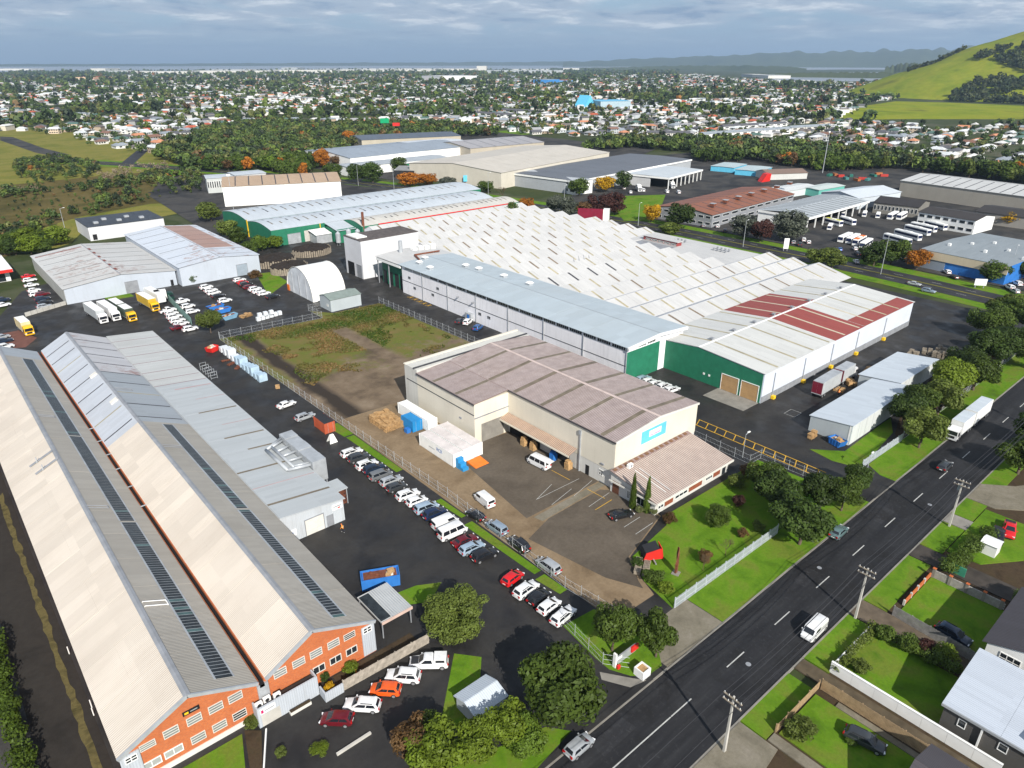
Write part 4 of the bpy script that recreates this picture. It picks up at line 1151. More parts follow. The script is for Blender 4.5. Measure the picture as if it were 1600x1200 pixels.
g1 = Slope((GX0 - .3, GY0 - .3, GE + .02), (GX1 + .3, GY0 - .3, GE + .02), (GX0 - .3, YM, GR + .02), (GX1 + .3, YM, GR + .02))
g2 = Slope((GX0 - .3, GY1 + .3, GE - .2), (GX1 + .3, GY1 + .3, GE - .2), (GX0 - .3, YM, GR + .02), (GX1 + .3, YM, GR + .02))
nb = 10
for q, sl in enumerate((g1, g2)):
 for i in range(nb):
  t0, t1 = i / nb + .0006, (i + 1) / nb
  red = i in (4, 5, 6) if q == 1 else i in (4, 5)
  sl.part('roof_panel', M['red_roof'] if red else M['rw_roof'], rwh, t0, t1, 0, .99)
 for i in range(nb):
  c = (i + .72) / nb
  if c > .95: continue
  sl.part('skylight_strip', M['strip_saw'] if not 3 < i < 7 else simple('cream_strip', (.5, .44, .33), .5), rwh, c - .0045, c + .0045, .02, .97, .142, .165)
g1.part('roof_panel', M['red_roof'], rwh, .602, .988, 0, .27, .142, .16)
ridge_cap(rwh, g1, M['white'], .5)
for i in range(8):
 c = .08 + i * .118
 v = thing('roof_vent', 'small dark roof vent by the maroon and white roof ridge, %s from the green front' % ORD[i], 'vent', tuple(g2.p(c, .95, .14)), 0, 'ridge vents on the maroon and white roof')
 MB().box(-.35, .35, -.35, .35, -.1, .5).box(-.5, .5, -.5, .5, .5, .62).build('vent_body', M['steel'], v, local=True)
roller(rwh, '-x', GX0 - .08, 77.4, 82.0, 4.2, simple('tan_door', (.42, .26, .12), .6, .1), M['white'], n=4)
roller(rwh, '-x', GX0 - .08, 82.9, 87.6, 4.2, simple('tan_door_b', (.40, .25, .12), .6, .1), M['white'], n=4)
for y in (91.0, 92.6): MB().box(GX0 - .2, GX0 - .085, y, y + .5, 2.2, 2.7).build('wall_lamp', M['white'], rwh)
MB().box(GX0, GX1, GY0 - .05, GY0 - .004, -.2, 1.7).build('open_louvre', M['steel'], rwh)
for x in np.arange(GX0 + .6, GX1, 2.2): MB().box(x, x + .12, GY0 - .1, GY0 - .053, -.1, 1.7).build('louvre_post', M['galv'], rwh)
for x in (150, 164.5, 179, 193.5, 211):
 MB().tube((x, GY0 - .2, .6), (x, GY0 - .2, 6.8), .11, n=6).build('downpipe', M['galv'], rwh)
 MB().box(x - .5, x + .5, GY0 - .95, GY0 - .13, -.02, .8).build('bollard', M['yellow'], rwh)
slab('apron', R4(138.5, 145, 76.8, 88.2), -.1, .04, M['concrete'])
M['shed_roof'] = roofmat('pale_blue_shed_roof', (.50, .55, .60), 'x', (.42, .45, .48), .2, .9, .3, .05)
M['shed_wall'] = wallmat('pale_grey_shed_wall', (.40, .44, .46), 'x', .25, (.3, .33, .34), .2)
for nm, x0, x1, y0, y1, e, rr in (('pale grey monopitch shed nearest the gate with a blue skip beside it', 141.2, 171.5, 52.8, 62.0, 4.7, 3.6), ('pale grey shed behind the nearer one and partly under the trees', 172.3, 195, 55.8, 65.6, 4.4, 3.4)):
 t = thing('storage_shed', nm, 'shed', ((x0 + x1) / 2, (y0 + y1) / 2, 0))
 mb = MB(); mb.extr([(x0, y0, -.3), (x0, y0, e), (x0, y1, rr), (x0, y1, -.3)], (x1 - x0, 0, 0)); fix_normals(mb.build('wall', M['shed_wall'], t))
 s_ = Slope((x0 - .2, y0 - .25, e + .03), (x1 + .2, y0 - .25, e + .03), (x0 - .2, y1 + .3, rr), (x1 + .2, y1 + .3, rr))
 for i in range(5): s_.part('roof_panel', M['shed_roof'], t, i / 5 + .001, (i + 1) / 5, 0, 1, .01, .12)
 for i in range(9): fbox(MB(), '-y', y0, x0 + .3 + i * (x1 - x0) / 9, x0 + .1 + (i + 1) * (x1 - x0) / 9, .003, .04, .1, e - .1).build('wall_panel', wallmat('shed_panel_%d' % i, (.56, .58, .58), 'x', .25) if i < 1 else bpy.data.materials['shed_panel_0'], t)
 fbox(MB(), '-x', x0, y0 + .2, y0 + .5, .003, .06, 0, e - .2).build('downpipe', M['white'], t)
# 6. white cube building, dome tent, green roofed hut
M['cube_wall'] = wallmat('white_cube_wall', (.60, .60, .62), 'x', 0, (.5, .5, .5), .15)
cu = thing('tower_block', 'tall plain white windowless block at the end of the long hall', 'building', (140, 239, 0))
MB().box(127.0, 152.5, 233.2, 246, -.3, 14.4).build('wall', M['cube_wall'], cu)
MB().box(126.9, 152.6, 233.1, 246.1, 14.403, 14.7).build('roof', simple('brown_flat_roof', (.10, .085, .08), .8, .3), cu)
MB().box(127.6, 132, 237, 245, 14.703, 15.1).build('roof_patch', M['white'], cu)
roller(cu, '-x', 127, 234.0, 237.5, 5, M['steel'])
opening(cu, '-x', 127, 239.5, 244.5, 5.2, 'doorway')
dt = thing('dome_tent', 'white fabric dome shelter with arched roof beside the vacant lot', 'tent', (106, 229.5, 0))
def arch(x, rw, hh, n=15):
 return [(x, 229.5 + rw * math.cos(math.pi * i / (n - 1)), hh * max(0, math.sin(math.pi * i / (n - 1))) ** .8) for i in range(n)]
xsd = np.linspace(99.5, 112, 6)
for i in range(5):
 m_ = MB()
 for q, (rw, hh) in enumerate(((10, 10.2), (9.85, 10.05))):
  k = len(m_.v); m_.v += arch(xsd[i], rw, hh) + arch(xsd[i + 1], rw, hh)
  for j in range(14): m_.f.append((k + j, k + j + 1, k + 16 + j, k + 15 + j)); m_.m.append(0)
 fix_normals(m_.build('fabric_panel', M['white'], dt, smooth=True))
for x in (xsd[0], xsd[-1]):
 m_ = MB(); a = arch(x, 10.04, 10.24)
 for p, q in zip(a, a[1:]): m_.tube(p, q, .1, n=5)
 m_.build('hoop', M['offwhite'], dt)
mb = MB(); mb.extr([(99.62, p[1], p[2]) for p in arch(0, 9.8, 10)], (.15, 0, 0)); fix_normals(mb.build('end_wall', simple('grey_white_fabric', (.55, .57, .60), .6, .15, .4), dt))
for y, w_ in ((224.2, .12), (229.5, .2), (234.8, .12)): MB().box(99.45, 99.61, y - w_, y + w_, 0, 7.5).build('seam', M['galv'], dt)
MB().box(99.3, 99.44, 237.6, 239.3, 0, 2.2).build('orange_panel', M['orange'], dt)
hu = thing('site_hut', 'pale blue grey hut with low green grey roof in front of the dome tent', 'hut', (105, 211, 0))
gable_walls(hu, 99.4, 110.6, 206.2, 214.0, 4.0, 4.9, 'x', M['shed_wall'])
for sl in gable_slopes(99.4, 110.6, 206.2, 214.0, 4.0, 4.9, 'x', .2): sl.part('roof', simple('green_grey_roof', (.20, .24, .22), .6), hu)
window(hu, '-x', 99.4, 208, 209, 1.4, 2.2);
# 7. grey warehouses on the left
M['lw_roof'] = roofmat('old_white_roof', (.50, .50, .49), 'y', (.38, .34, .31), .5, .9, 0, .10, patch=.6, patchcol=(.25, .13, .10))
M['lw_roof2'] = roofmat('pale_blue_roof', (.52, .56, .62), 'y', (.44, .44, .44), .4, .9, 0, .06, patch=.8, patchcol=(.30, .17, .13))
M['lw_wall'] = wallmat('pale_blue_wall', (.44, .48, .54), 'x', .3, (.34, .36, .38), .3)
lw, sls = shed('warehouse', 'old grey gabled warehouse with rust streaked white roof at the left beyond the trucks', 'warehouse', 35.2, 71.2, 272, 331, 5.4, 7.3, 'y', M['lw_wall'], M['lw_roof'], bay=6, cap=M['steel'], strips=7, stripm=M['strip_dark'], barw=.3)
sls[0].part('roof_patch', simple('rust_sheet', (.22, .06, .04), .7), lw, .90, .915, .05, .95, .15, .175)
for i in range(6): sls[1].part('ridge_patch', simple('rust_sheet_b', (.20, .06, .04), .7), lw, .12 + i * .13, .17 + i * .13, .95, 1.0, .22, .26)
roller(lw, '-y', 272, 54, 58, 4.2, M['steel'])
opening(lw, '-y', 272, 69, 70, 2.2, 'door')
fbox(MB(), '-x', 35.2, 272, 331, .003, .1, -.2, 5.0).build('block_wall', wallmat('mouldy_block_wall', (.40, .40, .37), 'y', 0, (.14, .14, .12), .6), lw)
rw2, sls = shed('warehouse', 'pale blue gabled warehouse with brown rust on one roof slope at the left', 'warehouse', 71.9, 101.6, 268.5, 340, 7.0, 8.6, 'y', M['lw_wall'], M['lw_roof2'], bay=6, cap=M['steel'], strips=7, stripm=M['strip_dark'], barw=.3)
sls[1].part('rust_area', roofmat('rusted_sheets', (.36, .24, .20), 'y', (.28, .14, .10), .7, .9), rw2, .25, .98, .2, .95, .148, .165)
roller(rw2, '-y', 268.5, 92.5, 96.5, 4.4, simple('grey_blue_door', (.28, .33, .38), .5))
wb_ = flat_block('office_building', 'white flat roofed building with dark roof beside the rough pasture on the left', 'building', *[0] * 4, 1, M['white'], M['strip_dark']) if False else None
p0, p1 = G(142, 376), G(218, 366)
wb_ = flat_block('office_building', 'white flat roofed building with dark roof beside the rough pasture on the left', 'building', p0[0], p0[0] + 33, p0[1], p0[1] + 26, 6.0, M['cube_wall'], simple('dark_flat_roof', (.04, .045, .055), .5, .4))
opening(wb_, '-y', p0[1], p0[0] + 1.2, p0[0] + 3, 2.6, 'door')
for k in range(5):
 MB().box(p0[0] + 4 + k * 5, p0[0] + 6 + k * 5, p0[1] + 6 + (k % 2) * 7, p0[1] + 8 + (k % 2) * 7, 6.2, 7.0).build('roof_plant', M['galv'], wb_)
sv = thing('service_station', 'white building with red fascia band at the left edge', 'building', (20, 262, 0))
q0 = G(19, 436)
MB().box(q0[0] - 14, q0[0] - .5, q0[1] - 2, q0[1] + 22, -.1, 4.2).build('wall', M['white'], sv)
MB().box(q0[0] - 15, q0[0] + .4, q0[1] - 5, q0[1] + 23, 4.203, 4.5).build('roof', M['white'], sv)
MB().box(q0[0] - 15.1, q0[0] + .5, q0[1] - 5.2, q0[1] - 5.003, 3.8, 4.9).build('fascia', M['red'], sv)
MB().box(q0[0] + .403, q0[0] + .6, q0[1] - 5, q0[1] + 23, 3.8, 4.9).build('fascia', M['white'], sv)
opening(sv, '-y', q0[1] - 2, q0[0] - 8, q0[0] - 2, 3, 'shop_window', m=M['glass'])
# 8. green factories with curved roofs
gf = thing('factory', 'dark green walled factory with two long curved grey roofs', 'factory', (190, 332, 0))
M['vault'] = roofmat('pale_vault_roof', (.46, .50, .54), 'x', (.36, .38, .40), .4, 1.0, 0, .06)
M['vault2'] = roofmat('beige_vault_roof', (.50, .48, .44), 'x', (.40, .38, .35), .4, 1.0, 0, .06)
def vault(parent, x0, x1, y0, y1, ev, rise, m, n=8, wall=None):
 pts = [(y0 + (y1 - y0) * i / n, ev + rise * math.sin(math.pi * i / n)) for i in range(n + 1)]
 for i in range(n):
  a, b = pts[i], pts[i + 1]
  s_ = Slope((x0, a[0], a[1]), (x1, a[0], a[1]), (x0, b[0], b[1]), (x1, b[0], b[1]))
  s_.part('roof_panel', m, parent, 0, 1, 0, 1, .0, .12)
  if i in (2, 5) or (n == 8 and i == 3):
   for c in np.arange(.03, .98, .034):
    if RN.random() < .8: s_.part('skylight_strip', M['strip_dark'] if RN.random() < .4 else M['strip_brown'], parent, c, c + .35 / (x1 - x0) * 2, .05, .95, .125, .145)
 mb = MB(); mb.extr([(x0 + .1, y0 + .02, -.3)] + [(x0 + .1, p[0], p[1] - .04) for p in pts] + [(x0 + .1, y1 - .02, -.3)], (x1 - x0 - .2, 0, 0))
 fix_normals(mb.build('wall', wall or M['green'], parent))
vault(gf, 122.5, 262, 331.5, 363, 7.4, 1.7, M['vault'])
vault(gf, 122.5, 250, 305, 331.4, 7.2, 1.6, M['vault'])
MB().box(122.2, 122.45, 331, 331.8, 0, 8).build('downpipe', M['yellow'], gf)
MB().tube((146, 304.7, 0), (146, 304.7, 7.4), .18, n=6).build('downpipe', M['yellow'], gf)
roller(gf, '-y', 305, 130, 136, 4.5, M['galv'])
opening(gf, '-y', 305, 138, 141.5, 5, 'doorway', m=M['concrete_pale'])
gf2 = thing('factory', 'green factory with beige curved roof and red gutter behind the sawtooth roofs', 'factory', (205, 295, 0))
vault(gf2, 157.5, 252, 286.5, 304.8, 7.2, 1.5, M['vault2'])
MB().box(166, 247, 285.9, 286.4, 7.0, 7.4).build('gutter', M['red'], gf2)
yp = thing('batching_plant', 'green and grey processing sheds with conveyors in front of the green factory', 'plant', (152, 292, 0))
MB().box(148, 157, 292, 303, -.1, 6).build('wall', M['green'], yp)
Slope((147.6, 291.4, 5.6), (157.3, 291.4, 5.6), (147.6, 303.4, 7.4), (157.3, 303.4, 7.4)).part('roof', M['vault'], yp)
MB().box(140, 147.5, 297, 303.8, -.1, 3.8).build('wall', M['galv'], yp)
Slope((139.5, 296.6, 3.9), (147.5, 296.6, 3.9), (139.5, 304, 5.2), (147.5, 304, 5.2)).part('roof', M['white'], yp)
tag(MB().tube((158.5, 287, 0), (158.5, 287, 13.5), .6, n=10).build('chimney', M['rust']), 'rusty brown chimney stack by the green processing sheds', 'chimney')
for i_, (x, y, h_) in enumerate(((146, 288, 5.5), (150.5, 286.5, 6.5), (154.5, 285.5, 6))):
 si = thing('silo', '%s pale silo of three in front of the green processing sheds' % ('shortest', 'tallest', 'middle sized')[i_], 'silo', (x, y, 0), 0, 'silos at the processing sheds')
 MB().tube((0, 0, 1.5), (0, 0, h_), 1.1, n=12).tube((0, 0, h_), (0, 0, h_ + .8), 1.1, .3, n=12).build('tank', M['galv'], si, local=True)
 for a, b in ((.8, 0), (-.8, 0), (0, .8), (0, -.8)): MB().tube((a, b, 0), (a, b, 1.6), .07, n=5).build('leg', M['steel'], si, local=True)
for lab, px, py, r in (('larger dark soil heap held by a timber palisade', 428, 412, 8.5), ('smaller dark soil heap in a timber palisade nearer the tent', 452, 424, 7.0), ('dark soil heap in the yard by the processing sheds', 487, 396, 8)):
 x, y = G(px, py)
 t = thing('soil_heap', lab, 'soil heap', (x, y, 0))
 nn = 22
 rings = []
 for rr, zz in ((1.0, .02), (1.0, 2.6), (.8, 3.1), (.45, 3.6), (.1, 3.9)):
  rings.append([(r * rr * math.cos(2 * math.pi * i / nn) * (1 + .05 * math.sin(i * 2.3)), r * rr * .8 * math.sin(2 * math.pi * i / nn) * (1 + .05 * math.cos(i * 1.7)), zz + .25 * math.sin(i * 1.9 + rr * 5) * (zz > 1)) for i in range(nn)])
 MB().loft(rings).build('heap', simple('dark_soil', (.022, .017, .014), .95, .4, 1.5), t, local=True)
 pm = MB().box(-.32, .32, -.08, .08, 0, 2.5).mesh('plank', M['timber'])
 np_ = 56
 for i in range(np_):
  a = 2 * math.pi * i / np_
  if math.sin(a - .8) > .75: continue
  inst('plank', pm, t, (r * 1.06 * math.cos(a), r * .86 * math.sin(a), 0), a + math.pi / 2, (1, 1, .85 + .3 * RN.random()))
# vehicles
CARP = {  # L, W, H, hood, belt, boot, xw0, xw1, xr1, xr0
 'hatchback': (4.1, 1.76, 1.50, .88, .95, 1.0, 1.02, .25, -1.45, -1.92),
 'saloon': (4.65, 1.80, 1.45, .84, .92, .98, .98, .22, -1.05, -1.72),
 'estate': (4.7, 1.82, 1.52, .88, .95, 1.0, 1.05, .30, -1.80, -2.22),
 'suv': (4.65, 1.88, 1.70, 1.0, 1.06, 1.1, 1.05, .35, -1.75, -2.18),
 'people_carrier': (4.7, 1.82, 1.75, 1.0, 1.06, 1.08, 1.45, .60, -1.95, -2.25),
 'van': (4.95, 1.88, 1.98, 1.12, 1.22, 1.25, 2.02, 1.40, -2.30, -2.42),
 'minibus': (5.4, 1.90, 2.28, 1.15, 1.25, 1.3, 2.30, 1.65, -2.50, -2.64),
 'pickup': (5.3, 1.88, 1.82, 1.08, 1.15, 1.12, 1.15, .50, -.60, -.85),
}
def quad_on(mb, a, b, c, d, off, mi=0, inset=(.1, .12)):
 """thin raised panel on the quad a b c d (a,b bottom, c,d top), inset by fractions, lifted by off"""
 a, b, c, d = map(Vector, (a, b, c, d))
 n = (b - a).cross(d - a).normalized()
 def q(u, v): return a.lerp(b, u).lerp(d.lerp(c, u), v)
 u, v = inset
 P = [q(u, v), q(1 - u, v), q(1 - u, 1 - v), q(u, 1 - v)]
 return mb.hexa([p - n * .01 for p in P], [p + n * off for p in P], mi)
def car_geo(kind):
 L, W_, H, hood, belt, boot, xw0, xw1, xr1, xr0 = CARP[kind]
 if kind not in ('van', 'minibus'): xw0 += .22; H -= .03
 w = W_ / 2; h = L / 2
 G_ = {}
 def ring(x, zt, s, zb=.22):
  ww = w * s
  return [(x, -ww * .86, zb), (x, -ww, zb + .12), (x, -ww, zt * .62), (x, -ww * .965, zt - .07), (x, -ww * .80, zt),
    (x, ww * .80, zt), (x, ww * .965, zt - .07), (x, ww, zt * .62), (x, ww, zb + .12), (x, ww * .86, zb)]
 body = MB()
 vanlike = kind in ('van', 'minibus')
 st = [(-h, boot * .72, .82, .34), (-h + .10, boot * .95, .93, .26), (-h + .45, boot, .99, .22), (xr0 + .35, belt if kind != 'saloon' else boot * .99, 1, .22), (0, belt, 1, .22),
   (xw0 - .25, belt, 1, .22), (xw0 + .05, hood, .985, .22), (h - .35, hood * .93, .95, .22), (h - .10, hood * .80, .88, .26), (h, hood * .60, .78, .34)]
 st = sorted(st, key=lambda s: s[0])
 body.loft([ring(x, zt, s, zb) for x, zt, s, zb in st])
 def cr(x0, x1, z, ww, rr=.18):
  return [(x0, -ww + rr, z), (x0 + rr * .6, -ww, z), (x1 - rr * .6, -ww, z), (x1, -ww + rr, z), (x1, ww - rr, z), (x1 - rr * .6, ww, z), (x0 + rr * .6, ww, z), (x0, ww - rr, z)]
 tw = .90 if vanlike else .74
 zb = belt - .06
 zr = H - .07
 def X(z): t = (z - zb) / (H - zb); return (xr0 + (xr1 - xr0) * t, xw0 + (xw1 - xw0) * t)
 a0, a1 = X(zb); b0, b1 = X(zr)
 if kind != 'pickup' or True:
  body.loft([cr(a0, a1, zb, w * .95), cr(b0, b1, zr, w * (tw + .03)), cr(xr1 + .15, xw1 - .15, H, w * (tw - .12))])
 G_['body'] = (body, 'p')
 wb, wt = w * .95, w * (tw + .03)
 ws = MB(); quad_on(ws, (a1, -wb + .18, zb), (a1, wb - .18, zb), (b1, wt - .18, zr), (b1, -wt + .18, zr), .012, 0, (.0, .08)); G_['windscreen'] = (ws, 'g')
 rg = MB(); quad_on(rg, (a0, wb - .18, zb), (a0, -wb + .18, zb), (b0, -wt + .18, zr), (b0, wt - .18, zr), .012, 0, (.02, .16)); G_['rear_window'] = (rg, 'g')
 sides = []
 span = [(0, .46), (.48, 1)] if kind not in ('van', 'minibus') else ([(.62, 1)] if kind == 'van' else [(0, .30), (.32, .64), (.66, 1)])
 if kind == 'pickup': span = [(0, 1)]
 for sgn in (-1, 1):
  for u0, u1 in span:
   mb = MB()
   def pt(u, z, ww): lo, hi = X(z); lo += .22; hi -= .20; return (lo + (hi - lo) * u, sgn * ww, z)
   z0, z1 = zb + .08, zr - .05
   k = lambda z: wb + (wt - wb) * (z - zb) / (zr - zb)
   P = [pt(u0, z0, k(z0)), pt(u1, z0, k(z0)), pt(u1, z1, k(z1)), pt(u0, z1, k(z1))]
   if sgn > 0: P = [P[1], P[0], P[3], P[2]]
   quad_on(mb, *P, .012, 0, (.02, .03)); sides.append(mb)
 G_['side_window'] = (sides, 'g')
 r = .33 if kind in ('hatchback', 'saloon', 'estate', 'people_carrier') else .37
 ax = (h - .82, -h + .80)
 wh_ = []
 for x in ax:
  for sgn in (-1, 1):
   wh_.append((x, sgn, r))
 G_['wheel'] = (wh_, 'w')
 for nm, xs, zz, mat_ in (('headlight', h - .12, hood * .74, 'h'), ('tail_light', -h + .06, boot * .80, 't')):
  L2 = []
  for sgn in (-1, 1):
   mb = MB(); s = 1 if xs > 0 else -1
   mb.obox((xs, sgn * w * .66), .09, .2, zz - (.07 if s > 0 else .12), zz + (.07 if s > 0 else .14), -sgn * s * .3); L2.append(mb)
  G_[nm] = (L2, mat_)
 b = MB().box(-h - .01, -h + .1, -w * .72, w * .72, .26, .42).box(h - .12, h + .01, -w * .68, w * .68, .26, .42); G_['bumper'] = (b, 'd')
 b = MB().box(-h - .02, -h + .02, -.26, .26, .55, .68); G_['number_plate'] = (b, 'v')
 mr = []
 for sgn in (-1, 1): mr.append(MB().box(xw0 - .45, xw0 - .30, sgn * (w + .09) - .09, sgn * (w + .09) + .09, belt - .02, belt + .14))
 G_['mirror'] = (mr, 'p')
 if kind in ('suv', 'estate'):
  G_['roof_rail'] = ([MB().box(xr1 + .3, xw1 - .3, s * w * .70 - .03, s * w * .70 + .03, H - .06, H + .035) for s in (-1, 1)], 'd')
 if kind == 'pickup':
  G_['tray'] = (MB().box(-h + .12, xr0 - .12, -w * .80, w * .80, boot - .05, boot + .012), 'd')
 return G_
def wheel_mb(mb, x, sgn, r, W_, k0=0, k1=1):
 y0 = sgn * (W_ / 2 - .20); y1 = sgn * (W_ / 2 + .012)
 mb.tube((x, y0, r), (x, y1, r), r, n=12, mi=k0)
 mb.tube((x, y1 - sgn * .02, r), (x, y1 + sgn * .012, r), r * .62, n=10, mi=k1)
MATS = {'g': 'car_glass', 'h': 'head', 't': 'tail', 'd': 'dark', 'v': 'white'}
_cg = {}
def car_parts(kind):
 """list of (part name, mesh, takes paint)"""
 if kind in _cg: return _cg[kind]
 g = car_geo(kind); out = []
 for nm, (geo, mk) in g.items():
  if nm == 'wheel':
   for x, sgn, r in geo:
    mb = MB(); wheel_mb(mb, x, sgn, r, CARP[kind][1]); out.append(('wheel', mb.mesh('wheel', [M['tyre'], M['rim']]), False))
   continue
  for mb in (geo if isinstance(geo, list) else [geo]):
   me = mb.mesh(nm, M['white'] if mk == 'p' else M[MATS[mk]])
   if nm == 'body':
    import bmesh
    bm = bmesh.new(); bm.from_mesh(me); bmesh.ops.recalc_face_normals(bm, faces=bm.faces); bm.to_mesh(me); bm.free()
    me.polygons.foreach_set('use_smooth', [True] * len(me.polygons)); me.set_sharp_from_angle(angle=rad(38))
   out.append((nm, me, mk == 'p'))
 _cg[kind] = out
 return out
_cf = {}
def car_far(kind):
 if kind in _cf: return _cf[kind]
 g = car_geo(kind); mb = MB()
 order = {'p': 0, 'g': 1, 'd': 2, 't': 3, 'h': 4}
 for nm, (geo, mk) in g.items():
  if nm in ('mirror', 'number_plate', 'roof_rail'): continue
  if nm == 'wheel':
   for x, sgn, r in geo: mb.tube((x, sgn * (CARP[kind][1] / 2 - .2), r), (x, sgn * (CARP[kind][1] / 2 + .012), r), r, n=8, mi=2)
   continue
  for q in (geo if isinstance(geo, list) else [geo]):
   k = len(mb.v); mb.v += q.v; mb.f += [tuple(i + k for i in f) for f in q.f]; mb.m += [order[mk]] * len(q.f)
 me = mb.mesh('car', [M['white'], M['car_glass'], M['dark'], M['tail'], M['head']])
 import bmesh
 bm = bmesh.new(); bm.from_mesh(me); bmesh.ops.recalc_face_normals(bm, faces=bm.faces); bm.to_mesh(me); bm.free()
 _cf[kind] = me
 return me
CC = {'white': (.74, .74, .74), 'black': (.012, .012, .014), 'charcoal': (.05, .055, .06), 'grey': (.17, .18, .19), 'silver': (.42, .44, .46),
  'silver blue': (.27, .34, .42), 'pale blue': (.36, .46, .56), 'navy blue': (.012, .025, .07), 'maroon': (.14, .008, .015), 'red': (.58, .012, .015),
  'orange': (.70, .10, .012), 'teal grey': (.14, .22, .22), 'blue': (.02, .10, .30), 'dark blue': (.015, .03, .06), 'yellow': (.75, .42, .01), 'cream': (.6, .56, .46)}
def car(kind, colour, xy, rz, label, group=None, far=False, z=0.0, name=None):
 nm = name or ('parked_car' if kind not in ('van', 'minibus', 'pickup') else 'parked_' + kind)
 cat = {'van': 'van', 'minibus': 'minibus', 'pickup': 'pickup'}.get(kind, 'car')
 pm = paint(CC[colour], .3 if colour not in ('silver', 'silver blue', 'grey', 'pale blue') else .28, 0 if colour in ('white', 'black', 'red', 'orange') else .25)
 if far:
  o = inst(nm, car_far(kind), None, (xy[0], xy[1], z), rz, None, [pm])
  return tag(o, label, cat, group)
 t = thing(nm, label, cat, (xy[0], xy[1], z), rz, group)
 for pn, me, pt in car_parts(kind):
  inst(pn, me, t, mats=[pm] if pt else None)
 return t
KN = {'people_carrier': 'people carrier', 'suv': 'tall estate car'}
def car_row(lst, rz, place, group, far=False, jit=.04, z=0.0):
 """lst: (kind, colour, px, py) from one end of the row; place: how the row is named, counted from which end"""
 for i, (k, c, px, py) in enumerate(lst):
  hz = CARP[k][2] * .45
  a, b = ('an ' if c[0] in 'aeiou' else 'a '), KN.get(k, k.replace('_', ' '))
  car(k, c, G(px, py, hz), rz + RN.uniform(-jit, jit), '%s %s, %s %s' % (c, b, ORD[i], place), group, far, z)
hA = head((556, 1128), (497, 1126))
car('hatchback', 'maroon', G(526, 1122, .7), hA, 'dark red hatchback nearest the porch in the slanted row of five', 'cars in front of the brick gable')
car('estate', 'white', G(566, 1100, .7), hA - .03, 'white estate car between the dark red and the orange hatchback', 'cars in front of the brick gable')
car('hatchback', 'orange', G(602, 1076, .7), hA - .03, 'bright orange hatchback in the middle of the slanted row', 'cars in front of the brick gable')
t = car('suv', 'white', G(630, 1055, .75), hA - .05, 'white estate car with black roof bars beside the orange hatchback', 'cars in front of the brick gable')
t = car('pickup', 'white', G(670, 1033, .8), hA + .06, 'white pickup with black bonnet and closed canopy nearest the big round shrub', 'cars in front of the brick gable')
MB().box(-2.45, -.75, -.80, .80, 1.1, 1.80).build('canopy', paint(CC['white']), t, local=True)
for s in (-1, 1): MB().box(-2.2, -1.0, s * .805 - .012, s * .805 + .012, 1.28, 1.66).build('canopy_window', M['car_glass'], t, local=True)
MB().box(1.25, 2.35, -.68, .68, 1.0, 1.1).build('bonnet_panel', M['dark'], t, local=True)
hF = head((531, 711), (567, 699))
rowF = [('estate', 'white', 549, 706), ('suv', 'charcoal', 560, 714), ('suv', 'white', 573, 725), ('estate', 'dark blue', 584, 731), ('people_carrier', 'grey', 594, 741), ('estate', 'silver', 611, 750), ('hatchback', 'charcoal', 619, 760),
  ('suv', 'white', 637, 772), ('hatchback', 'white', 651, 782), ('people_carrier', 'pale blue', 666, 792), ('suv', 'navy blue', 679, 801), ('van', 'white', 695, 815), ('minibus', 'white', 707, 829), ('saloon', 'maroon', 726, 844), ('estate', 'pale blue', 737, 855), ('suv', 'black', 757, 866)]
car_row(rowF, hF, 'from the far end along the yard fence', 'cars along the yard fence')
rowG = [('hatchback', 'red', 801, 902), ('suv', 'white', 822, 920), ('hatchback', 'black', 842, 932), ('hatchback', 'white', 858, 946), ('estate', 'white', 880, 961)]
car_row(rowG, head((868, 975), (896, 952)), 'of five by the entrance, counted from the red one', 'cars by the yard entrance')
car('saloon', 'white', G(447, 631, .7), head((436, 636), (460, 627)), 'white saloon parked alone on the wet yard beside the vacant lot fence')
car('estate', 'silver', G(476, 650, .7), head((462, 655), (490, 645)), 'silver estate car with red tail lights just above the orange container')
hY = head((768, 790), (746, 772))
car('van', 'white', G(757, 779, 1.0), hY, 'white van parked in the middle of the brown gravel yard')
car('hatchback', 'black', G(743, 804, .7), hY + .15, 'black hatchback parked behind the fence near the white van')
car('people_carrier', 'silver blue', G(776, 823, .8), hY + .1, 'silver blue people carrier parked between two black cars in the gravel yard')
car('suv', 'black', G(811, 849, .8), hY, 'black tall car parked by the fence, third along the gravel yard edge')
car('people_carrier', 'silver', G(857, 883, .8), hY + .1, 'silver people carrier nearest the entrance of the gravel yard')
car('saloon', 'black', G(971, 803, .7), head((958, 806), (986, 799)), 'shiny black saloon parked by the two slender cypresses')
t = car('minibus', 'white', G(842, 721, 1.0), head((858, 730), (826, 714)), 'white van with its tailgate raised outside the loading door')
MB().box(-3.5, -2.5, -.8, .8, 2.12, 2.2).build('tailgate', paint(CC['white']), t, local=True)
car('hatchback', 'silver', G(905, 1163, .7), 0.02, 'silver hatchback at the kerb under the big round tree at the bottom', z=-.12, name='car')
car('saloon', 'teal grey', G(1311, 829, .7), .03, 'teal grey saloon parked at the kerb beside the dark trees', z=-.12)
car('estate', 'charcoal', G(1477, 726, .7), .02, 'dark estate car driving up the street towards the parked truck', z=-.12, name='car')
car('van', 'white', G(1273, 980, 1.0), math.pi + .02, 'white van driving down the street towards the viewer', z=-.12, name='van')
car('suv', 'dark blue', G(1490, 990, .8), head((1468, 978), (1512, 1002)), 'dark car in the shade behind the grey paling fence')
car('pickup', 'red', G(1578, 826, .8), math.pi + .25, 'red pickup parked in the shaded garden at the right edge')
car('pickup', 'black', G(1560, 836, .8), math.pi + .2, 'black pickup beside the red one in the shaded garden')
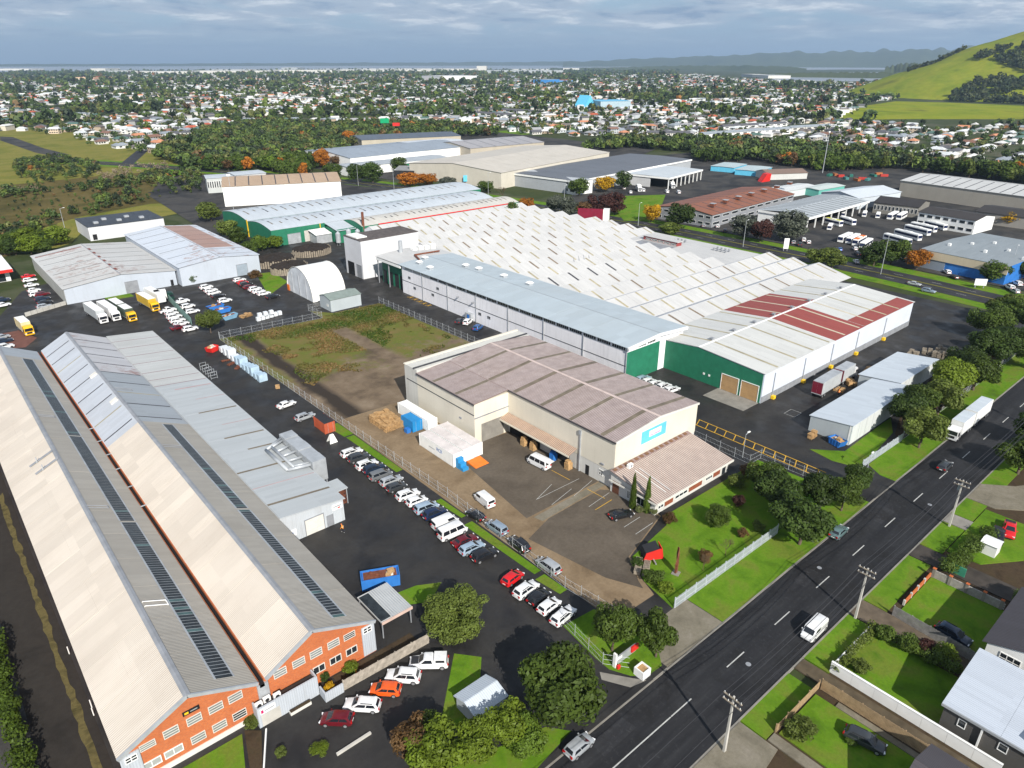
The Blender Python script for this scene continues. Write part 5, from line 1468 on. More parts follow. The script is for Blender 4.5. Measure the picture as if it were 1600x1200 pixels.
car('estate', 'charcoal', G(1352, 1155, .7), -1.35, 'dark car parked on the shaded drive by the timber fence')
car('saloon', 'silver', G(1429, 442, .7), -1.5, 'silver saloon on the main road beyond the factory, the farther of two', z=-.12, name='car')
car('estate', 'silver blue', G(1451, 453, .7), -1.5, 'silver blue estate car on the main road beyond the factory, the nearer of two', z=-.12, name='car')
car_row([('hatchback', 'charcoal', 718, 501), ('suv', 'white', 731, 502), ('suv', 'blue', 747, 511)], head((740, 517), (755, 505)), 'from the left of three by the white hall wall', 'cars by the white hall', True)
car_row([('estate', 'pale blue', 1005, 591), ('hatchback', 'white', 1013, 595), ('estate', 'white', 1025, 599), ('suv', 'white', 1037, 603), ('estate', 'white', 1050, 608)], head((1038, 612), (1064, 602)), 'from the left of the five by the green wall', 'cars by the green wall')
car_row([('pickup', 'white', 262, 484), ('hatchback', 'white', 268, 489), ('suv', 'white', 272, 494), ('estate', 'white', 277, 500), ('saloon', 'white', 283, 505), ('saloon', 'maroon', 279, 511), ('suv', 'white', 297, 513)], 0.05, 'from the yellow truck by the green screen fence', 'cars by the green screen fence', True)
car_row([('pickup', 'white', 283, 470), ('suv', 'white', 293, 478), ('estate', 'white', 300, 486)], .05, 'of three cars behind the green screen fence', 'cars behind the green screen fence', True)
car_row([('suv', 'white', 322, 448), ('estate', 'white', 329, 453), ('estate', 'white', 334, 457), ('saloon', 'black', 341, 462), ('suv', 'white', 351, 469)], .05, 'in the middle row of the wet car lot', 'cars in the wet lot, middle row', True)
car_row([('estate', 'white', 374, 437), ('hatchback', 'red', 379, 441), ('suv', 'black', 384, 444), ('estate', 'maroon', 390, 448), ('suv', 'white', 398, 451), ('saloon', 'white', 404, 455), ('estate', 'white', 412, 458), ('suv', 'black', 426, 463)], .05, 'in the far row of the wet car lot', 'cars in the wet lot, far row', True)
car_row([('saloon', 'red', 44, 431), ('estate', 'white', 46, 437), ('saloon', 'white', 49, 445), ('hatchback', 'white', 53, 453), ('suv', 'white', 57, 459), ('estate', 'maroon', 66, 459), ('estate', 'dark blue', 66, 466), ('saloon', 'black', 70, 472), ('estate', 'silver', 69, 478)], .05, 'from the far end along the mouldy block wall', 'cars along the mouldy block wall', True)
car_row([('suv', 'dark blue', 3, 468), ('estate', 'white', 4, 476), ('hatchback', 'silver', 3, 526), ('saloon', 'dark blue', 6, 532), ('suv', 'white', 7, 541)], .1, 'of the cars at the very left edge', 'cars at the left edge', True)
car_row([('saloon', 'silver', 1240, 378), ('suv', 'charcoal', 1250, 381), ('suv', 'white', 1256, 374), ('saloon', 'white', 1264, 378), ('estate', 'silver', 1100, 352), ('estate', 'white', 1122, 353), ('suv', 'charcoal', 1133, 360), ('hatchback', 'white', 1148, 352)], .5, 'of the scattered cars by the silvery trees', 'cars by the silvery trees', True)
car_row([('saloon', 'blue', 1312, 389), ('hatchback', 'white', 1336, 388), ('suv', 'charcoal', 1340, 396), ('saloon', 'white', 1338, 408), ('saloon', 'silver', 1412, 404), ('estate', 'white', 1480, 424), ('saloon', 'charcoal', 1492, 432), ('suv', 'white', 1578, 448), ('estate', 'silver', 1586, 454), ('suv', 'white', 1590, 442)], .7, 'of the cars round the dark green roadside trees', 'cars round the roadside trees', True)
car_row([('suv', 'white', 985, 300), ('van', 'white', 1005, 297), ('hatchback', 'white', 975, 294), ('van', 'white', 1060, 300), ('van', 'white', 1042, 299)], .9, 'of the vehicles in front of the loading canopy', 'vehicles in front of the loading canopy', True)
# trucks, trailers, buses
def wheels(t, xs, w, r=.5, dual=False):
 mb_ = {}
 for x in xs:
  for s in (-1, 1):
   mb = MB(); y1 = s * w / 2; y0 = s * (w / 2 - (.5 if dual else .3))
   mb.tube((x, y0, r), (x, y1, r), r, n=12, mi=0).tube((x, y1 - s * .02, r), (x, y1 + s * .02, r), r * .55, n=8, mi=1)
   mb.build('wheel', [M['tyre'], M['rim']], t, local=True)
def cab(t, x0, pm, w=2.45, h=2.9, flat=True, name='cab'):
 """cab whose front is at x0 (towards +x)"""
 mb = MB(); l = 2.0
 prof = [(x0 - l, .55), (x0, .55), (x0, 1.45), (x0 - .12, 2.45), (x0 - .55, h), (x0 - l, h + .1)]
 mb.extr([(p[0], -w / 2, p[1]) for p in prof], (0, w, 0))
 c = fix_normals(mb.build(name, pm, t, local=True))
 mb = MB(); quad_on(mb, (x0, -w / 2 + .1, 1.5), (x0, w / 2 - .1, 1.5), (x0 - .12, w / 2 - .15, 2.4), (x0 - .12, -w / 2 + .15, 2.4), .02, 0, (.02, .03)); mb.build('windscreen', M['car_glass'], c, local=True)
 for s in (-1, 1):
  MB().box(x0 - 1.25, x0 - .25, s * w / 2 - .012, s * w / 2 + .012, 1.55, 2.25).build('side_window', M['car_glass'], c, local=True)
  MB().box(x0 - .02, x0 + .02, s * .95 - .2, s * .95 + .2, .75, 1.0).build('headlight', M['head'], c, local=True)
  MB().box(x0 - .35, x0 - .15, s * (w / 2 + .18) - .1, s * (w / 2 + .18) + .1, 1.5, 2.2).build('mirror', M['dark'], c, local=True)
 MB().box(x0 - .012, x0 + .025, -.7, .7, .72, 1.3).build('grille', M['dark'], c, local=True)
 MB().box(x0 - .1, x0 + .05, -w / 2, w / 2, .35, .6).build('bumper', pm, c, local=True)
 return c
def boxbody(t, x0, x1, w, z0, z1, side, roof=None, rear=None, name='cargo_box', front=None):
 b = MB().box(x0, x1, -w / 2, w / 2, z0, z1).build(name, side, t, local=True)
 MB().box(x0 + .03, x1 - .03, -w / 2 + .03, w / 2 - .03, z1 + .002, z1 + .04).build('roof_sheet', roof or M['white'], b, local=True)
 mb = MB()
 for s in (-1, 1): mb.box(x0 - .02, x0 + .04, s * w / 2 - .04, s * w / 2 + .04, z0, z1)
 mb.box(x0 - .03, x0 - .003, -w / 2 + .08, -.02, z0 + .1, z1 - .1).box(x0 - .03, x0 - .003, .02, w / 2 - .08, z0 + .1, z1 - .1)
 mb.build('rear_door', rear or side, b, local=True)
 MB().box(x0 - .02, x1 + .02, -w / 2 - .015, w / 2 + .015, z0 - .14, z0 - .002).build('side_rail', M['galv'], b, local=True)
 return b
def truck(name, label, p, rz, pm, cabpm, L=9.0, group=None, z=0.0, trailer=0.0, side=None, rear=None, roofm=None, top=3.9):
 """p: ground point of the front bumper; the vehicle runs back along -x"""
 t = thing(name, label, 'truck', (p[0], p[1], z), rz, group)
 side = side or pm
 cab(t, 0, cabpm)
 boxbody(t, -L, -2.25, 2.5, 1.15, top, side, roofm, rear)
 MB().box(-L + .1, -1.2, -.45, .45, .7, 1.0).build('chassis', M['dark'], t, local=True)
 wheels(t, (-1.35, -L + 1.0, -L + 2.3), 2.45)
 if trailer:
  a = -L - .9
  MB().box(a, -L - .05, -.08, .08, .7, .85).build('drawbar', M['dark'], t, local=True)
  boxbody(t, a - trailer, a, 2.5, 1.15, top, side, roofm, rear, 'trailer_box')
  MB().box(a - trailer + .1, a - .1, -.45, .45, .7, 1.0).build('trailer_chassis', M['dark'], t, local=True)
  wheels(t, (a - 1.0, a - 2.2, a - trailer + 1.0, a - trailer + 2.2), 2.45)
 return t
PW, PY = paint(CC['white']), paint(CC['yellow'])
greyside = simple('grey_trailer_side', (.40, .42, .43), .5, .1)
mar = simple('maroon_trailer_paint', (.16, .015, .03), .45, .15)
f0, f1 = G(164, 506), G(135, 486)
def tr_head(fr, re): return math.atan2(fr[1] - re[1], fr[0] - re[0])
hT = tr_head(f0, f1)
truck('truck', 'white articulated truck with grey box, left of the row of three trucks', f0, hT, PW, PW, 14.5, side=greyside)
truck('truck', 'white truck with blue sun visor between the grey and the yellow truck', G(184, 502), hT, PW, PW, 13.5)
t = truck('truck', 'yellow cab truck and trailer with white roofs, right of the row of three', G(209, 503), hT, PY, PY, 8.5, trailer=8.0, side=simple('dark_green_side', (.05, .07, .05), .5), roofm=M['white'])
truck('truck', 'yellow cab truck with yellow box side and white roof beside a white trailer', G(245, 487), hT, PY, PY, 13, side=simple('yellow_box_side', (.55, .36, .04), .5), roofm=M['white'])
truck('truck', 'yellow cab truck with white roof alone at the far left', G(48, 525), hT, PY, PY, 9.5, side=simple('yellow_white_side', (.6, .5, .3), .5), roofm=M['white'])
t = thing('trailer', 'white box trailer standing right of the yellow box truck', 'trailer', (*G(255, 477), 0), hT)
boxbody(t, -12, 0, 2.5, 1.15, 3.9, M['white']); wheels(t, (-9, -10.2), 2.45); MB().box(-1, -.8, -.6, .6, 0, 1.15).build('landing_leg', M['dark'], t, local=True)
q = G(1333, 600)
truck('truck', 'maroon and grey truck and trailer parked along the white wall', (178.6, 69.9), 0.03, PW, PW, 9.0, trailer=10.5, side=greyside, rear=mar, roofm=M['galv'], top=4.3)
for o in list(bpy.data.objects):
 pass
truck('truck', 'white truck and trailer with pale roofs parked on the street under trees', G(1484, 688), math.pi, PW, PW, 9.2, trailer=10.0, z=-.12, side=M['white'], roofm=M['shed_roof'], top=4.1)
truck('truck', 'small white box truck by the loading canopy beyond the factory', G(1000, 300), -2.2, PW, PW, 7)
truck('truck', 'white box truck parked left under the loading canopy beyond the factory', G(1052, 295), -2.2, PW, PW, 7.5)
truck('truck', 'dark green truck with white body behind the white trailer', G(273, 468), -.2, M['white'], simple('dark_green_paint', (.01, .04, .03), .4), 6)
def bus(p, rz, label, L=11.5, stripe=None, roof=None, z=-.06, mini=False):
 t = thing('bus', label, 'bus', (p[0], p[1], z), rz, 'buses in the depot yard')
 w, hh = (2.5, 3.1) if not mini else (2.1, 2.5)
 k = L / 2
 mb = MB()
 def rg(x, s, zt): return [(x, -w / 2 * s, .35), (x, -w / 2 * s, zt - .35), (x, -w / 2 * s * .86, zt), (x, w / 2 * s * .86, zt), (x, w / 2 * s, zt - .35), (x, w / 2 * s, .35)]
 mb.loft([rg(-k, .97, hh - .1), rg(-k + .15, 1, hh), rg(k - .3, 1, hh), rg(k, .96, hh - .18)])
 fix_normals(mb.build('body', M['white'], t, local=True))
 gm = bpy.data.materials.get('bus_glass') or glassmat('bus_glass', (.012, .02, .06), .1)
 for s in (-1, 1): MB().box(-k + .5, k - .5, s * w / 2 - .01, s * w / 2 + .015, hh * .48, hh * .80).build('side_window', gm, t, local=True)
 MB().box(k - .06, k + .02, -w / 2 + .12, w / 2 - .12, hh * .42, hh * .85).build('windscreen', gm, t, local=True)
 MB().box(-k - .02, -k + .06, -w / 2 + .3, w / 2 - .3, hh * .52, hh * .82).build('rear_window', gm, t, local=True)
 MB().box(-k + .3, k - .5, -w / 2 * .84, w / 2 * .84, hh + .002, hh + .03).build('roof_panel', roof or M['white'], t, local=True)
 MB().box(-k * .3, k * .25, -.7, .7, hh + .032, hh + .22).build('roof_unit', M['white'] if not stripe else M['galv'], t, local=True)
 wheels(t, (k - 2.2, -k + 2.6), w, .48)
 return t
hB = head((1412, 366), (1380, 380))
ha = head((1395, 362), (1425, 374))
def ctr(a, b, z=1.5):
 p, q = G(*a, z), G(*b, z); return ((p[0] + q[0]) / 2, (p[1] + q[1]) / 2), math.atan2(q[1] - p[1], q[0] - p[0]), math.hypot(q[0] - p[0], q[1] - p[1])
for a, b, lab in (((1380, 368), (1425, 380), 'white blue striped bus nearest the round tree in the depot row'), ((1396, 361), (1442, 373), 'white bus second from the tree in the long depot row'), ((1416, 355), (1452, 364), 'white bus third from the tree in the long depot row'),
     ((1425, 351), (1462, 359), 'white bus fourth from the tree in the long depot row'), ((1438, 346), (1482, 357), 'long white bus at the fence end of the depot row')):
 c, h_, L = ctr(a, b); bus(c, h_, lab, min(L, 14))
for a, b, lab, rf in (((1332, 366), (1309, 376), 'white bus leftmost of the four facing the road in the depot', None), ((1345, 367), (1320, 379), 'white bus beside the orange roofed one in the depot', None), ((1352, 371), (1333, 381), 'bus with an orange roof in the depot yard', M['orange']), ((1362, 375), (1344, 386), 'white bus right of the orange roofed one in the depot', None),
      ((1404, 332), (1386, 341), 'white bus left of the pair in front of the dark roofed block', None), ((1418, 332), (1400, 342), 'white bus right of the pair in front of the dark roofed block', None)):
 c, h_, L = ctr(a, b); bus(c, h_, lab, max(9, min(L, 12)), roof=rf)
for a, b, lab, rf in (((1290, 344), (1315, 350), 'bus with a yellow green roof beside the open fronted depot', simple('lime_roof', (.55, .55, .05), .5)), ((1312, 341), (1338, 349), 'white bus right of the lime roofed one in the depot', None)):
 c, h_, L = ctr(a, b); bus(c, h_, lab, 10, roof=rf)
for px, py, lab in ((1297, 354, 'small white minibus in front of the lime roofed bus'), (1318, 334, 'white minibus in the doorway of the open fronted depot'), (1351, 334, 'white minibus left of the silver one by the depot corner'), (1372, 336, 'pale minibus by the depot corner, right of the white one'), (1438, 343, 'small pale bus at the end of the depot yard')):
 bus(G(px, py, 1.2), hB + .3, lab, 7, mini=True)
# buildings beyond the factory block
def block(name, label, cat, a, b, depth, h, rise, wm, rm, bays=0, barm=None, wins=0, rows=1, fascia=None, group=None, open_front=False, gable_side=False, left_wins=0):
 """front wall runs from world point a (left as seen) to b; the building goes back by depth. Local x along the front"""
 ang = math.atan2(b[1] - a[1], b[0] - a[0]); L = math.hypot(b[0] - a[0], b[1] - a[1])
 t = thing(name, label, cat, (a[0], a[1], -.1), ang, group)
 def bl(mb, nm, m, par=None): return mb.build(nm, m, par or t, local=True)
 if not open_front:
  mb = MB()
  if gable_side: mb.extr([(0, 0, -.3), (L, 0, -.3), (L, 0, h), (L / 2, 0, h + rise), (0, 0, h)], (0, depth, 0))
  else: mb.extr([(0, 0, -.3), (0, 0, h), (0, depth / 2, h + rise), (0, depth, h), (0, depth, -.3)], (L, 0, 0))
  fix_normals(bl(mb, 'wall', wm))
 else:
  bl(MB().box(0, L, depth - .3, depth, -.3, h), 'wall', wm); bl(MB().box(0, .3, depth * .4, depth - .3, -.3, h), 'wall', wm)
  for i in range(9): bl(MB().box(i * L / 8 - .25, i * L / 8 + .25, .1, .6, -.3, h), 'column', M['white'])
 o = .4
 if gable_side: S2 = [Slope((-o, -o, h), (-o, depth + o, h), (L / 2, -o, h + rise), (L / 2, depth + o, h + rise)), Slope((L + o, -o, h), (L + o, depth + o, h), (L / 2, -o, h + rise), (L / 2, depth + o, h + rise))]
 else: S2 = [Slope((-o, -o, h), (L + o, -o, h), (-o, depth / 2, h + rise), (L + o, depth / 2, h + rise)), Slope((-o, depth + o, h), (L + o, depth + o, h), (-o, depth / 2, h + rise), (L + o, depth / 2, h + rise))]
 for s_ in S2:
  nb = max(1, bays)
  for i in range(nb): bl(s_.patch(MB(), i / nb + (.0015 if i else 0), (i + 1) / nb, 0, 1, .03, .2), 'roof_panel', rm)
  if barm:
   for i in range(1, nb): bl(s_.patch(MB(), i / nb - .3 / s_.L, i / nb + .3 / s_.L, .03, .97, .203, .24), 'skylight_strip', barm)
 if fascia: bl(MB().box(-.5, L + .5, -.55, -.42, h - .9, h + .2), 'fascia', fascia); bl(MB().box(-.55, -.42, -.4, depth, h - .9, h + .2), 'fascia', fascia)
 if wins:
  for r in range(rows):
   z0 = (h / rows) * r + h / rows * .35
   for i in range(wins):
    x0 = (i + .15) * L / wins; x1 = (i + .85) * L / wins
    f = bl(MB().box(x0, x1, -.06, -.003, z0, z0 + h / rows * .45), 'window', M['white'])
    bl(MB().box(x0 + .12, x1 - .12, -.09, -.063, z0 + .12, z0 + h / rows * .45 - .12), 'pane', M['glass'], f)
 if left_wins:
  for r in range(rows):
   z0 = (h / rows) * r + h / rows * .35
   for i in range(left_wins):
    x0 = (i + .15) * depth / left_wins; x1 = (i + .85) * depth / left_wins
    f = bl(MB().box(-.06, -.003, x0, x1, z0, z0 + h / rows * .45), 'window', M['white'])
    bl(MB().box(-.09, -.063, x0 + .12, x1 - .12, z0 + .12, z0 + h / rows * .45 - .12), 'pane', M['glass'], f)
 return t
RM = lambda c, ax='x', **k: roofmat('roof_%d' % len(bpy.data.materials), c, ax, shade(c, .7), .4, 1.2, 0, .08, **k)
WM = lambda c: wallmat('wall_%d' % len(bpy.data.materials), c, 'x', 0, shade(c, .6), .2)
block('warehouse', 'white warehouse with tan roof behind the green curved roofs on the left', 'warehouse', G(347, 292, 11), G(532, 283, 11), 40, 11, 2.5, M['white'], RM((.40, .29, .20)), 9, M['strip_dark'])
block('office_building', 'long glazed office block behind the tan roofed warehouse', 'office', G(322, 279, 9), G(372, 276, 9), 16, 9, .3, WM((.45, .47, .46)), M['vault'], 1, None, 14, 1)
block('office_building', 'taller glazed office block right of the lower one behind the tan roof', 'office', G(367, 274, 10), G(415, 270, 10), 16, 10, .3, WM((.5, .5, .5)), M['vault'], 1, None, 12, 1)
block('warehouse', 'white warehouse with long blue grey roof in the distance left of centre', 'warehouse', G(547, 247, 9), G(735, 228, 9), 70, 9, 2.5, M['white'], RM((.27, .31, .36)), 8)
block('warehouse', 'white lean-to hall in front of the long blue grey roof', 'warehouse', G(545, 262, 6), G(700, 246, 6), 22, 6, .8, M['white'], RM((.36, .39, .42)), 6)
block('warehouse', 'dark blue grey roofed shed behind the distant white warehouse', 'warehouse', G(565, 219, 8), G(720, 212, 8), 50, 8, 2, WM((.42, .38, .30)), RM((.10, .12, .15)), 5)
block('warehouse', 'white block with dark doorway right of the distant blue grey roof', 'warehouse', G(655, 228, 10), G(735, 222, 10), 40, 10, 1, WM((.55, .60, .62)), RM((.55, .58, .62)), 4)
block('shed', 'green walled shed with pale roof in the middle distance', 'shed', G(630, 256, 5), G(692, 249, 5), 30, 5, 1, M['green'], RM((.50, .53, .54)), 4)
block('shed', 'dark walled shed with curved grey roof behind the orange trees', 'shed', G(616, 266, 5), G(690, 268, 5), 24, 5, 1.6, M['dark'], RM((.24, .24, .24)), 4)
block('warehouse', 'large beige warehouse with pale ribbed roof in the middle distance', 'warehouse', G(783, 270, 10), G(952, 238, 10), 82, 10, 3, WM((.56, .52, .44)), RM((.52, .48, .42)), 10)
block('warehouse', 'beige warehouse with solar panels on its roof behind the ribbed one', 'warehouse', G(735, 232, 9), G(850, 222, 9), 60, 9, 3, WM((.45, .40, .32)), RM((.33, .32, .33)), 6, M['skyglass'])
block('warehouse', 'wide dark grey roofed warehouse with white fascia right of centre', 'warehouse', G(898, 283, 8), G(1080, 249, 8), 55, 8, .6, WM((.36, .38, .40)), RM((.13, .14, .16)), 8, None, 0, 1, M['white'])
block('office_building', 'white two storey office with columns in front of the beige warehouse', 'office', G(813, 268, 8), G(900, 284, 8), 14, 8, .3, M['white'], RM((.44, .46, .48), 'y'), 3, None, 9, 2, M['white'])
block('loading_canopy', 'white edged loading canopy on posts over parked vans', 'canopy', G(1046, 278, 7), G(1097, 265, 7), 34, 7, .4, WM((.5, .5, .5)), RM((.48, .52, .55)), 3, None, 0, 1, M['white'], None, True)
for a, b, lab in (((1146, 270), (1166, 264), 'pale blue flat roofed cabin left of the similar one in the far yard'), ((1186, 276), (1205, 269), 'pale blue flat roofed cabin right of the similar one in the far yard')):
 block('site_cabin', lab, 'cabin', G(*a, 0), G(*b, 0), 18, 3.6, .2, M['ltblue'], RM((.42, .50, .52)), 2)
tag(MB().extr([(*G(1190, 285), 0), (*G(1203, 283), 0), (*G(1204, 283), 5), (*G(1197, 284), 5)], (3, 5, 0)).build('red_hopper', M['red']), 'bright red hopper beside the pale blue cabins', 'hopper')
block('works_building', 'rust brown roofed works building with grey windowed walls', 'building', G(1113, 336, 6.2), G(1241, 303, 6.2), 33, 6.2, 2.2, WM((.24, .25, .27)), RM((.24, .095, .055), 'y'), 11, M['strip_dark'], 10, 2, None, None, False, False, 8)
for i in range(7):
 p = G(1114 + i * 20, 319 - i * 5.6, 9)
 v = thing('roof_vent', 'boxy rusty vent on the brown works roof, %s from the left' % ORD[i], 'vent', (p[0], p[1], 8.0), .1, 'vents along the brown works roof')
 MB().box(-1.2, 1.2, -1.2, 1.2, 0, 1.3).build('vent_body', M['rust'], v, local=True); MB().box(-1.3, 1.3, -1.3, 1.3, 1.303, 1.5).build('cowl', M['galv'], v, local=True)
block('bus_depot', 'open fronted bus depot with striped pale roof and white columns', 'depot', G(1264, 340, 6), G(1357, 314, 6), 27, 6, 1.2, M['white'], RM((.38, .41, .43), 'y'), 14, M['strip_dark'], 0, 1, M['white'], None, True)
block('shed', 'pale blue gabled shed behind the bus depot', 'shed', G(1342, 310, 6), G(1408, 300, 6), 24, 6, 2.2, WM((.50, .55, .60)), RM((.52, .56, .60)), 3)
block('works_building', 'long black roofed building with white fronted wing behind the buses', 'building', G(1366, 316, 5.5), G(1436, 324, 5.5), 22, 5.5, 2, WM((.20, .19, .17)), RM((.035, .030, .028)), 6, None, 12, 1)
block('office_building', 'white two storey wing with black roof and window bands behind the buses', 'office', G(1436, 331, 6.5), G(1525, 345, 6.5), 20, 6.5, 1.5, M['white'], RM((.045, .038, .034)), 5, None, 7, 2)
block('shed', 'black roofed shed at the right behind the white wing', 'shed', G(1525, 330, 5.5), G(1640, 345, 5.5), 25, 5.5, 1.5, WM((.3, .28, .25)), RM((.04, .034, .03)), 4)
block('warehouse', 'long concrete warehouse with pale roof and dark bars at the right', 'warehouse', G(1408, 282, 9), G(1640, 312, 9), 44, 9, 2.5, WM((.36, .33, .28)), RM((.50, .50, .49)), 13, M['strip_dark'])
block('office_building', 'low pale annex with windows along the long concrete warehouse', 'office', G(1545, 303, 5.5), G(1650, 320, 5.5), 14, 5.5, .6, WM((.45, .47, .47)), RM((.46, .48, .48)), 4, None, 8, 1)
bbt = block('warehouse', 'blue and cream warehouse with grey roof beside the orange tree at the right', 'warehouse', G(1440, 389, 7), G(1576, 416, 7), 50, 7, .8, M['blue'], RM((.24, .27, .29), 'y'), 6)
Lb = math.hypot(G(1440, 389, 7)[0] - G(1576, 416, 7)[0], G(1440, 389, 7)[1] - G(1576, 416, 7)[1])
MB().box(-.3, Lb + .3, -.35, -.1, 3.9, 7.1).build('cream_band', WM((.62, .52, .38)), bbt, local=True)
MB().box(0, Lb * .32, -.12, -.01, -.1, 3.85).build('grey_wall', WM((.26, .30, .36)), bbt, local=True)
for i in range(7): MB().box(4 + i * 4.5, 5 + i * 4.5, 12 + (i % 3) * 9, 13 + (i % 3) * 9, 7.5, 8.6).build('roof_vent', M['white'], bbt, local=True)
block('shed', 'white roofed long shed beside the green containers beyond the bus depot', 'shed', G(1222, 300, 4), G(1278, 291, 4), 14, 4, .6, WM((.55, .62, .62)), RM((.58, .60, .60)), 3)
block('shed', 'green white sided shed beside the white roofed one beyond the depot', 'shed', G(1280, 297, 4), G(1320, 290, 4), 12, 4, .5, WM((.12, .40, .34)), RM((.5, .56, .54)), 2)
block('house', 'brown roofed white house in the trees behind the pale blue cabins', 'house', G(1200, 272, 4), G(1262, 270, 4), 16, 4, 2, WM((.5, .5, .48)), RM((.20, .14, .11)), 1)
for i in range(11):
 px, py = 1296 + i * 8.5, 272 + RN.uniform(0, 11)
 c = [('green', (.03, .16, .12)), ('orange', (.35, .12, .04)), ('red', (.4, .04, .03)), ('teal', (.06, .2, .19))][i % 4]
 p = G(px, py); a = RN.uniform(0, 3)
 tag(MB().obox(p, 2.6, 1.1, 0, 1.5, a).obox(p, 2.65, .1, .1, 1.6, a).build('equipment_box', simple('equipment_%d' % i, c[1], .5)), '%s machine container, %s from the left in the equipment yard' % (c[0], ORD[i]), 'container', 'machines in the equipment yard')
def board(name, label, p, w, h, z0, rz, m, back=None):
 t = thing(name, label, 'sign', (p[0], p[1], 0), rz)
 MB().box(-w / 2, w / 2, -.12, .12, z0, z0 + h).build('panel', m, t, local=True)
 for s in (-1, 1): MB().box(s * w * .35 - .12, s * w * .35 + .12, .13, .35, 0, z0 + h * .8).build('post', M['steel'], t, local=True)
 return t
bb = board('billboard', 'maroon billboard beside the main road behind the sawtooth roofs', G(922, 346), 13, 6, .6, -.95, simple('maroon_board', (.20, .012, .035), .5))
MB().box(6.5, 9.5, -.1, 4, .6, 6.4).build('side_panel', M['white'], bb, local=True)
board('billboard', 'blue and yellow billboard below the beige warehouse', G(738, 288), 12, 4, 2, -.5, M['ltblue'])
mg = board('motorway_sign', 'green motorway sign on posts among the distant trees', G(602, 205), 10, 5.5, 9, -.6, simple('motorway_green', (.0, .30, .12), .5))
board('roof_sign', 'red rounded sign right of the green motorway sign', G(620, 210), 8, 3.5, 9, -.6, M['red'])
board('street_sign', 'tall white and red pole sign on the verge by the silvery trees', G(1227, 392), 2.2, 4.5, 1, -.7, M['white'])
board('street_sign', 'white sign board on the verge across the main road at the right', G(1530, 450), 4, 2.4, 1, -.9, M['white'])
# vegetation
def leafmesh(name, clumps, n, leaf, m, seed, droop=0.0, shell=.55):
 rg = np.random.default_rng(seed)
 C = np.array([c[:3] for c in clumps]); Rr = np.array([c[3] for c in clumps]); Sz = np.array([c[4] if len(c) > 4 else 1.0 for c in clumps])
 pr = Rr ** 2; pr /= pr.sum()
 k = rg.choice(len(clumps), n, p=pr)
 d = rg.normal(size=(n, 3)); d /= np.linalg.norm(d, axis=1)[:, None]
 r = Rr[k] * (shell + (1 - shell) * rg.random(n) ** .6)
 P = C[k] + d * r[:, None] * np.stack([np.ones(n), np.ones(n), Sz[k]], 1)
 P[:, 2] = np.maximum(P[:, 2], .05)
 nn = d * 1.1 + rg.normal(size=(n, 3)) * .55 + np.array([0, 0, .25])
 nn /= np.linalg.norm(nn, axis=1)[:, None]
 a = np.cross(nn, rg.normal(size=(n, 3))); a /= np.linalg.norm(a, axis=1)[:, None]
 b = np.cross(nn, a)
 s = leaf * (.6 + .8 * rg.random(n))
 a *= s[:, None]; b *= (s * .62)[:, None]
 V = np.stack([P - a, P - b * .9 + nn * (s * .08)[:, None], P + a, P + b * .9 + nn * (s * .08)[:, None]], 1).reshape(-1, 3)
 tint = np.clip(rg.random(len(clumps))[k] * .6 + rg.random(n) * .4, 0, 1)
 return quads_mesh(name, V, tint, m)
def quads_mesh(name, V, tint, m, colr=None):
 n = len(V) // 4
 me = bpy.data.meshes.new(name)
 me.vertices.add(n * 4); me.vertices.foreach_set('co', V.astype(np.float32).ravel())
 me.loops.add(n * 4); me.loops.foreach_set('vertex_index', np.arange(n * 4, dtype=np.int32))
 me.polygons.add(n); me.polygons.foreach_set('loop_start', np.arange(0, n * 4, 4, dtype=np.int32)); me.polygons.foreach_set('loop_total', np.full(n, 4, dtype=np.int32))
 if tint is not None:
  at = me.attributes.new('tint', 'FLOAT', 'FACE'); at.data.foreach_set('value', tint.astype(np.float32))
 if colr is not None:
  at = me.attributes.new('col', 'FLOAT_COLOR', 'FACE'); at.data.foreach_set('color', colr.astype(np.float32).ravel())
 me.materials.append(m)
 me.update(calc_edges=True)
 return me
def crown(R_, h0, h1, nc, seed, cr=.36, top=1.0, base=1.0):
 """lumpy clumps through an ellipsoid between heights h0 and h1"""
 rg = np.random.default_rng(seed); out = []
 hc = (h0 + h1) / 2; hh = (h1 - h0) / 2
 for i in range(nc):
  u = rg.normal(size=3); u /= np.linalg.norm(u)
  q = (.45 + .55 * rg.random() ** .7)
  c = R_ * cr * (.7 + .6 * rg.random())
  z = hc + u[2] * q * max(.1, hh - c * .7)
  w = (R_ - c * .8) * q * (top if u[2] > 0 else base)
  out.append((u[0] * w, u[1] * w, z, c, .8))
 return out
LM = {'dark': leafmat('leaf_dark', (.052, .085, .016)), 'mid': leafmat('leaf_mid', (.082, .125, .019)), 'light': leafmat('leaf_light', (.10, .155, .018)), 'olive': leafmat('leaf_olive', (.12, .155, .03)),
  'lime': leafmat('leaf_lime', (.13, .18, .016)), 'orange': leafmat('leaf_orange', (.40, .15, .015)), 'yellow': leafmat('leaf_yellow', (.50, .30, .01)), 'maroon': leafmat('leaf_maroon', (.07, .028, .022)),
  'silver': leafmat('leaf_silver', (.12, .135, .10)), 'brown': leafmat('leaf_brown', (.13, .075, .03)), 'pale': leafmat('leaf_pale', (.14, .16, .06))}
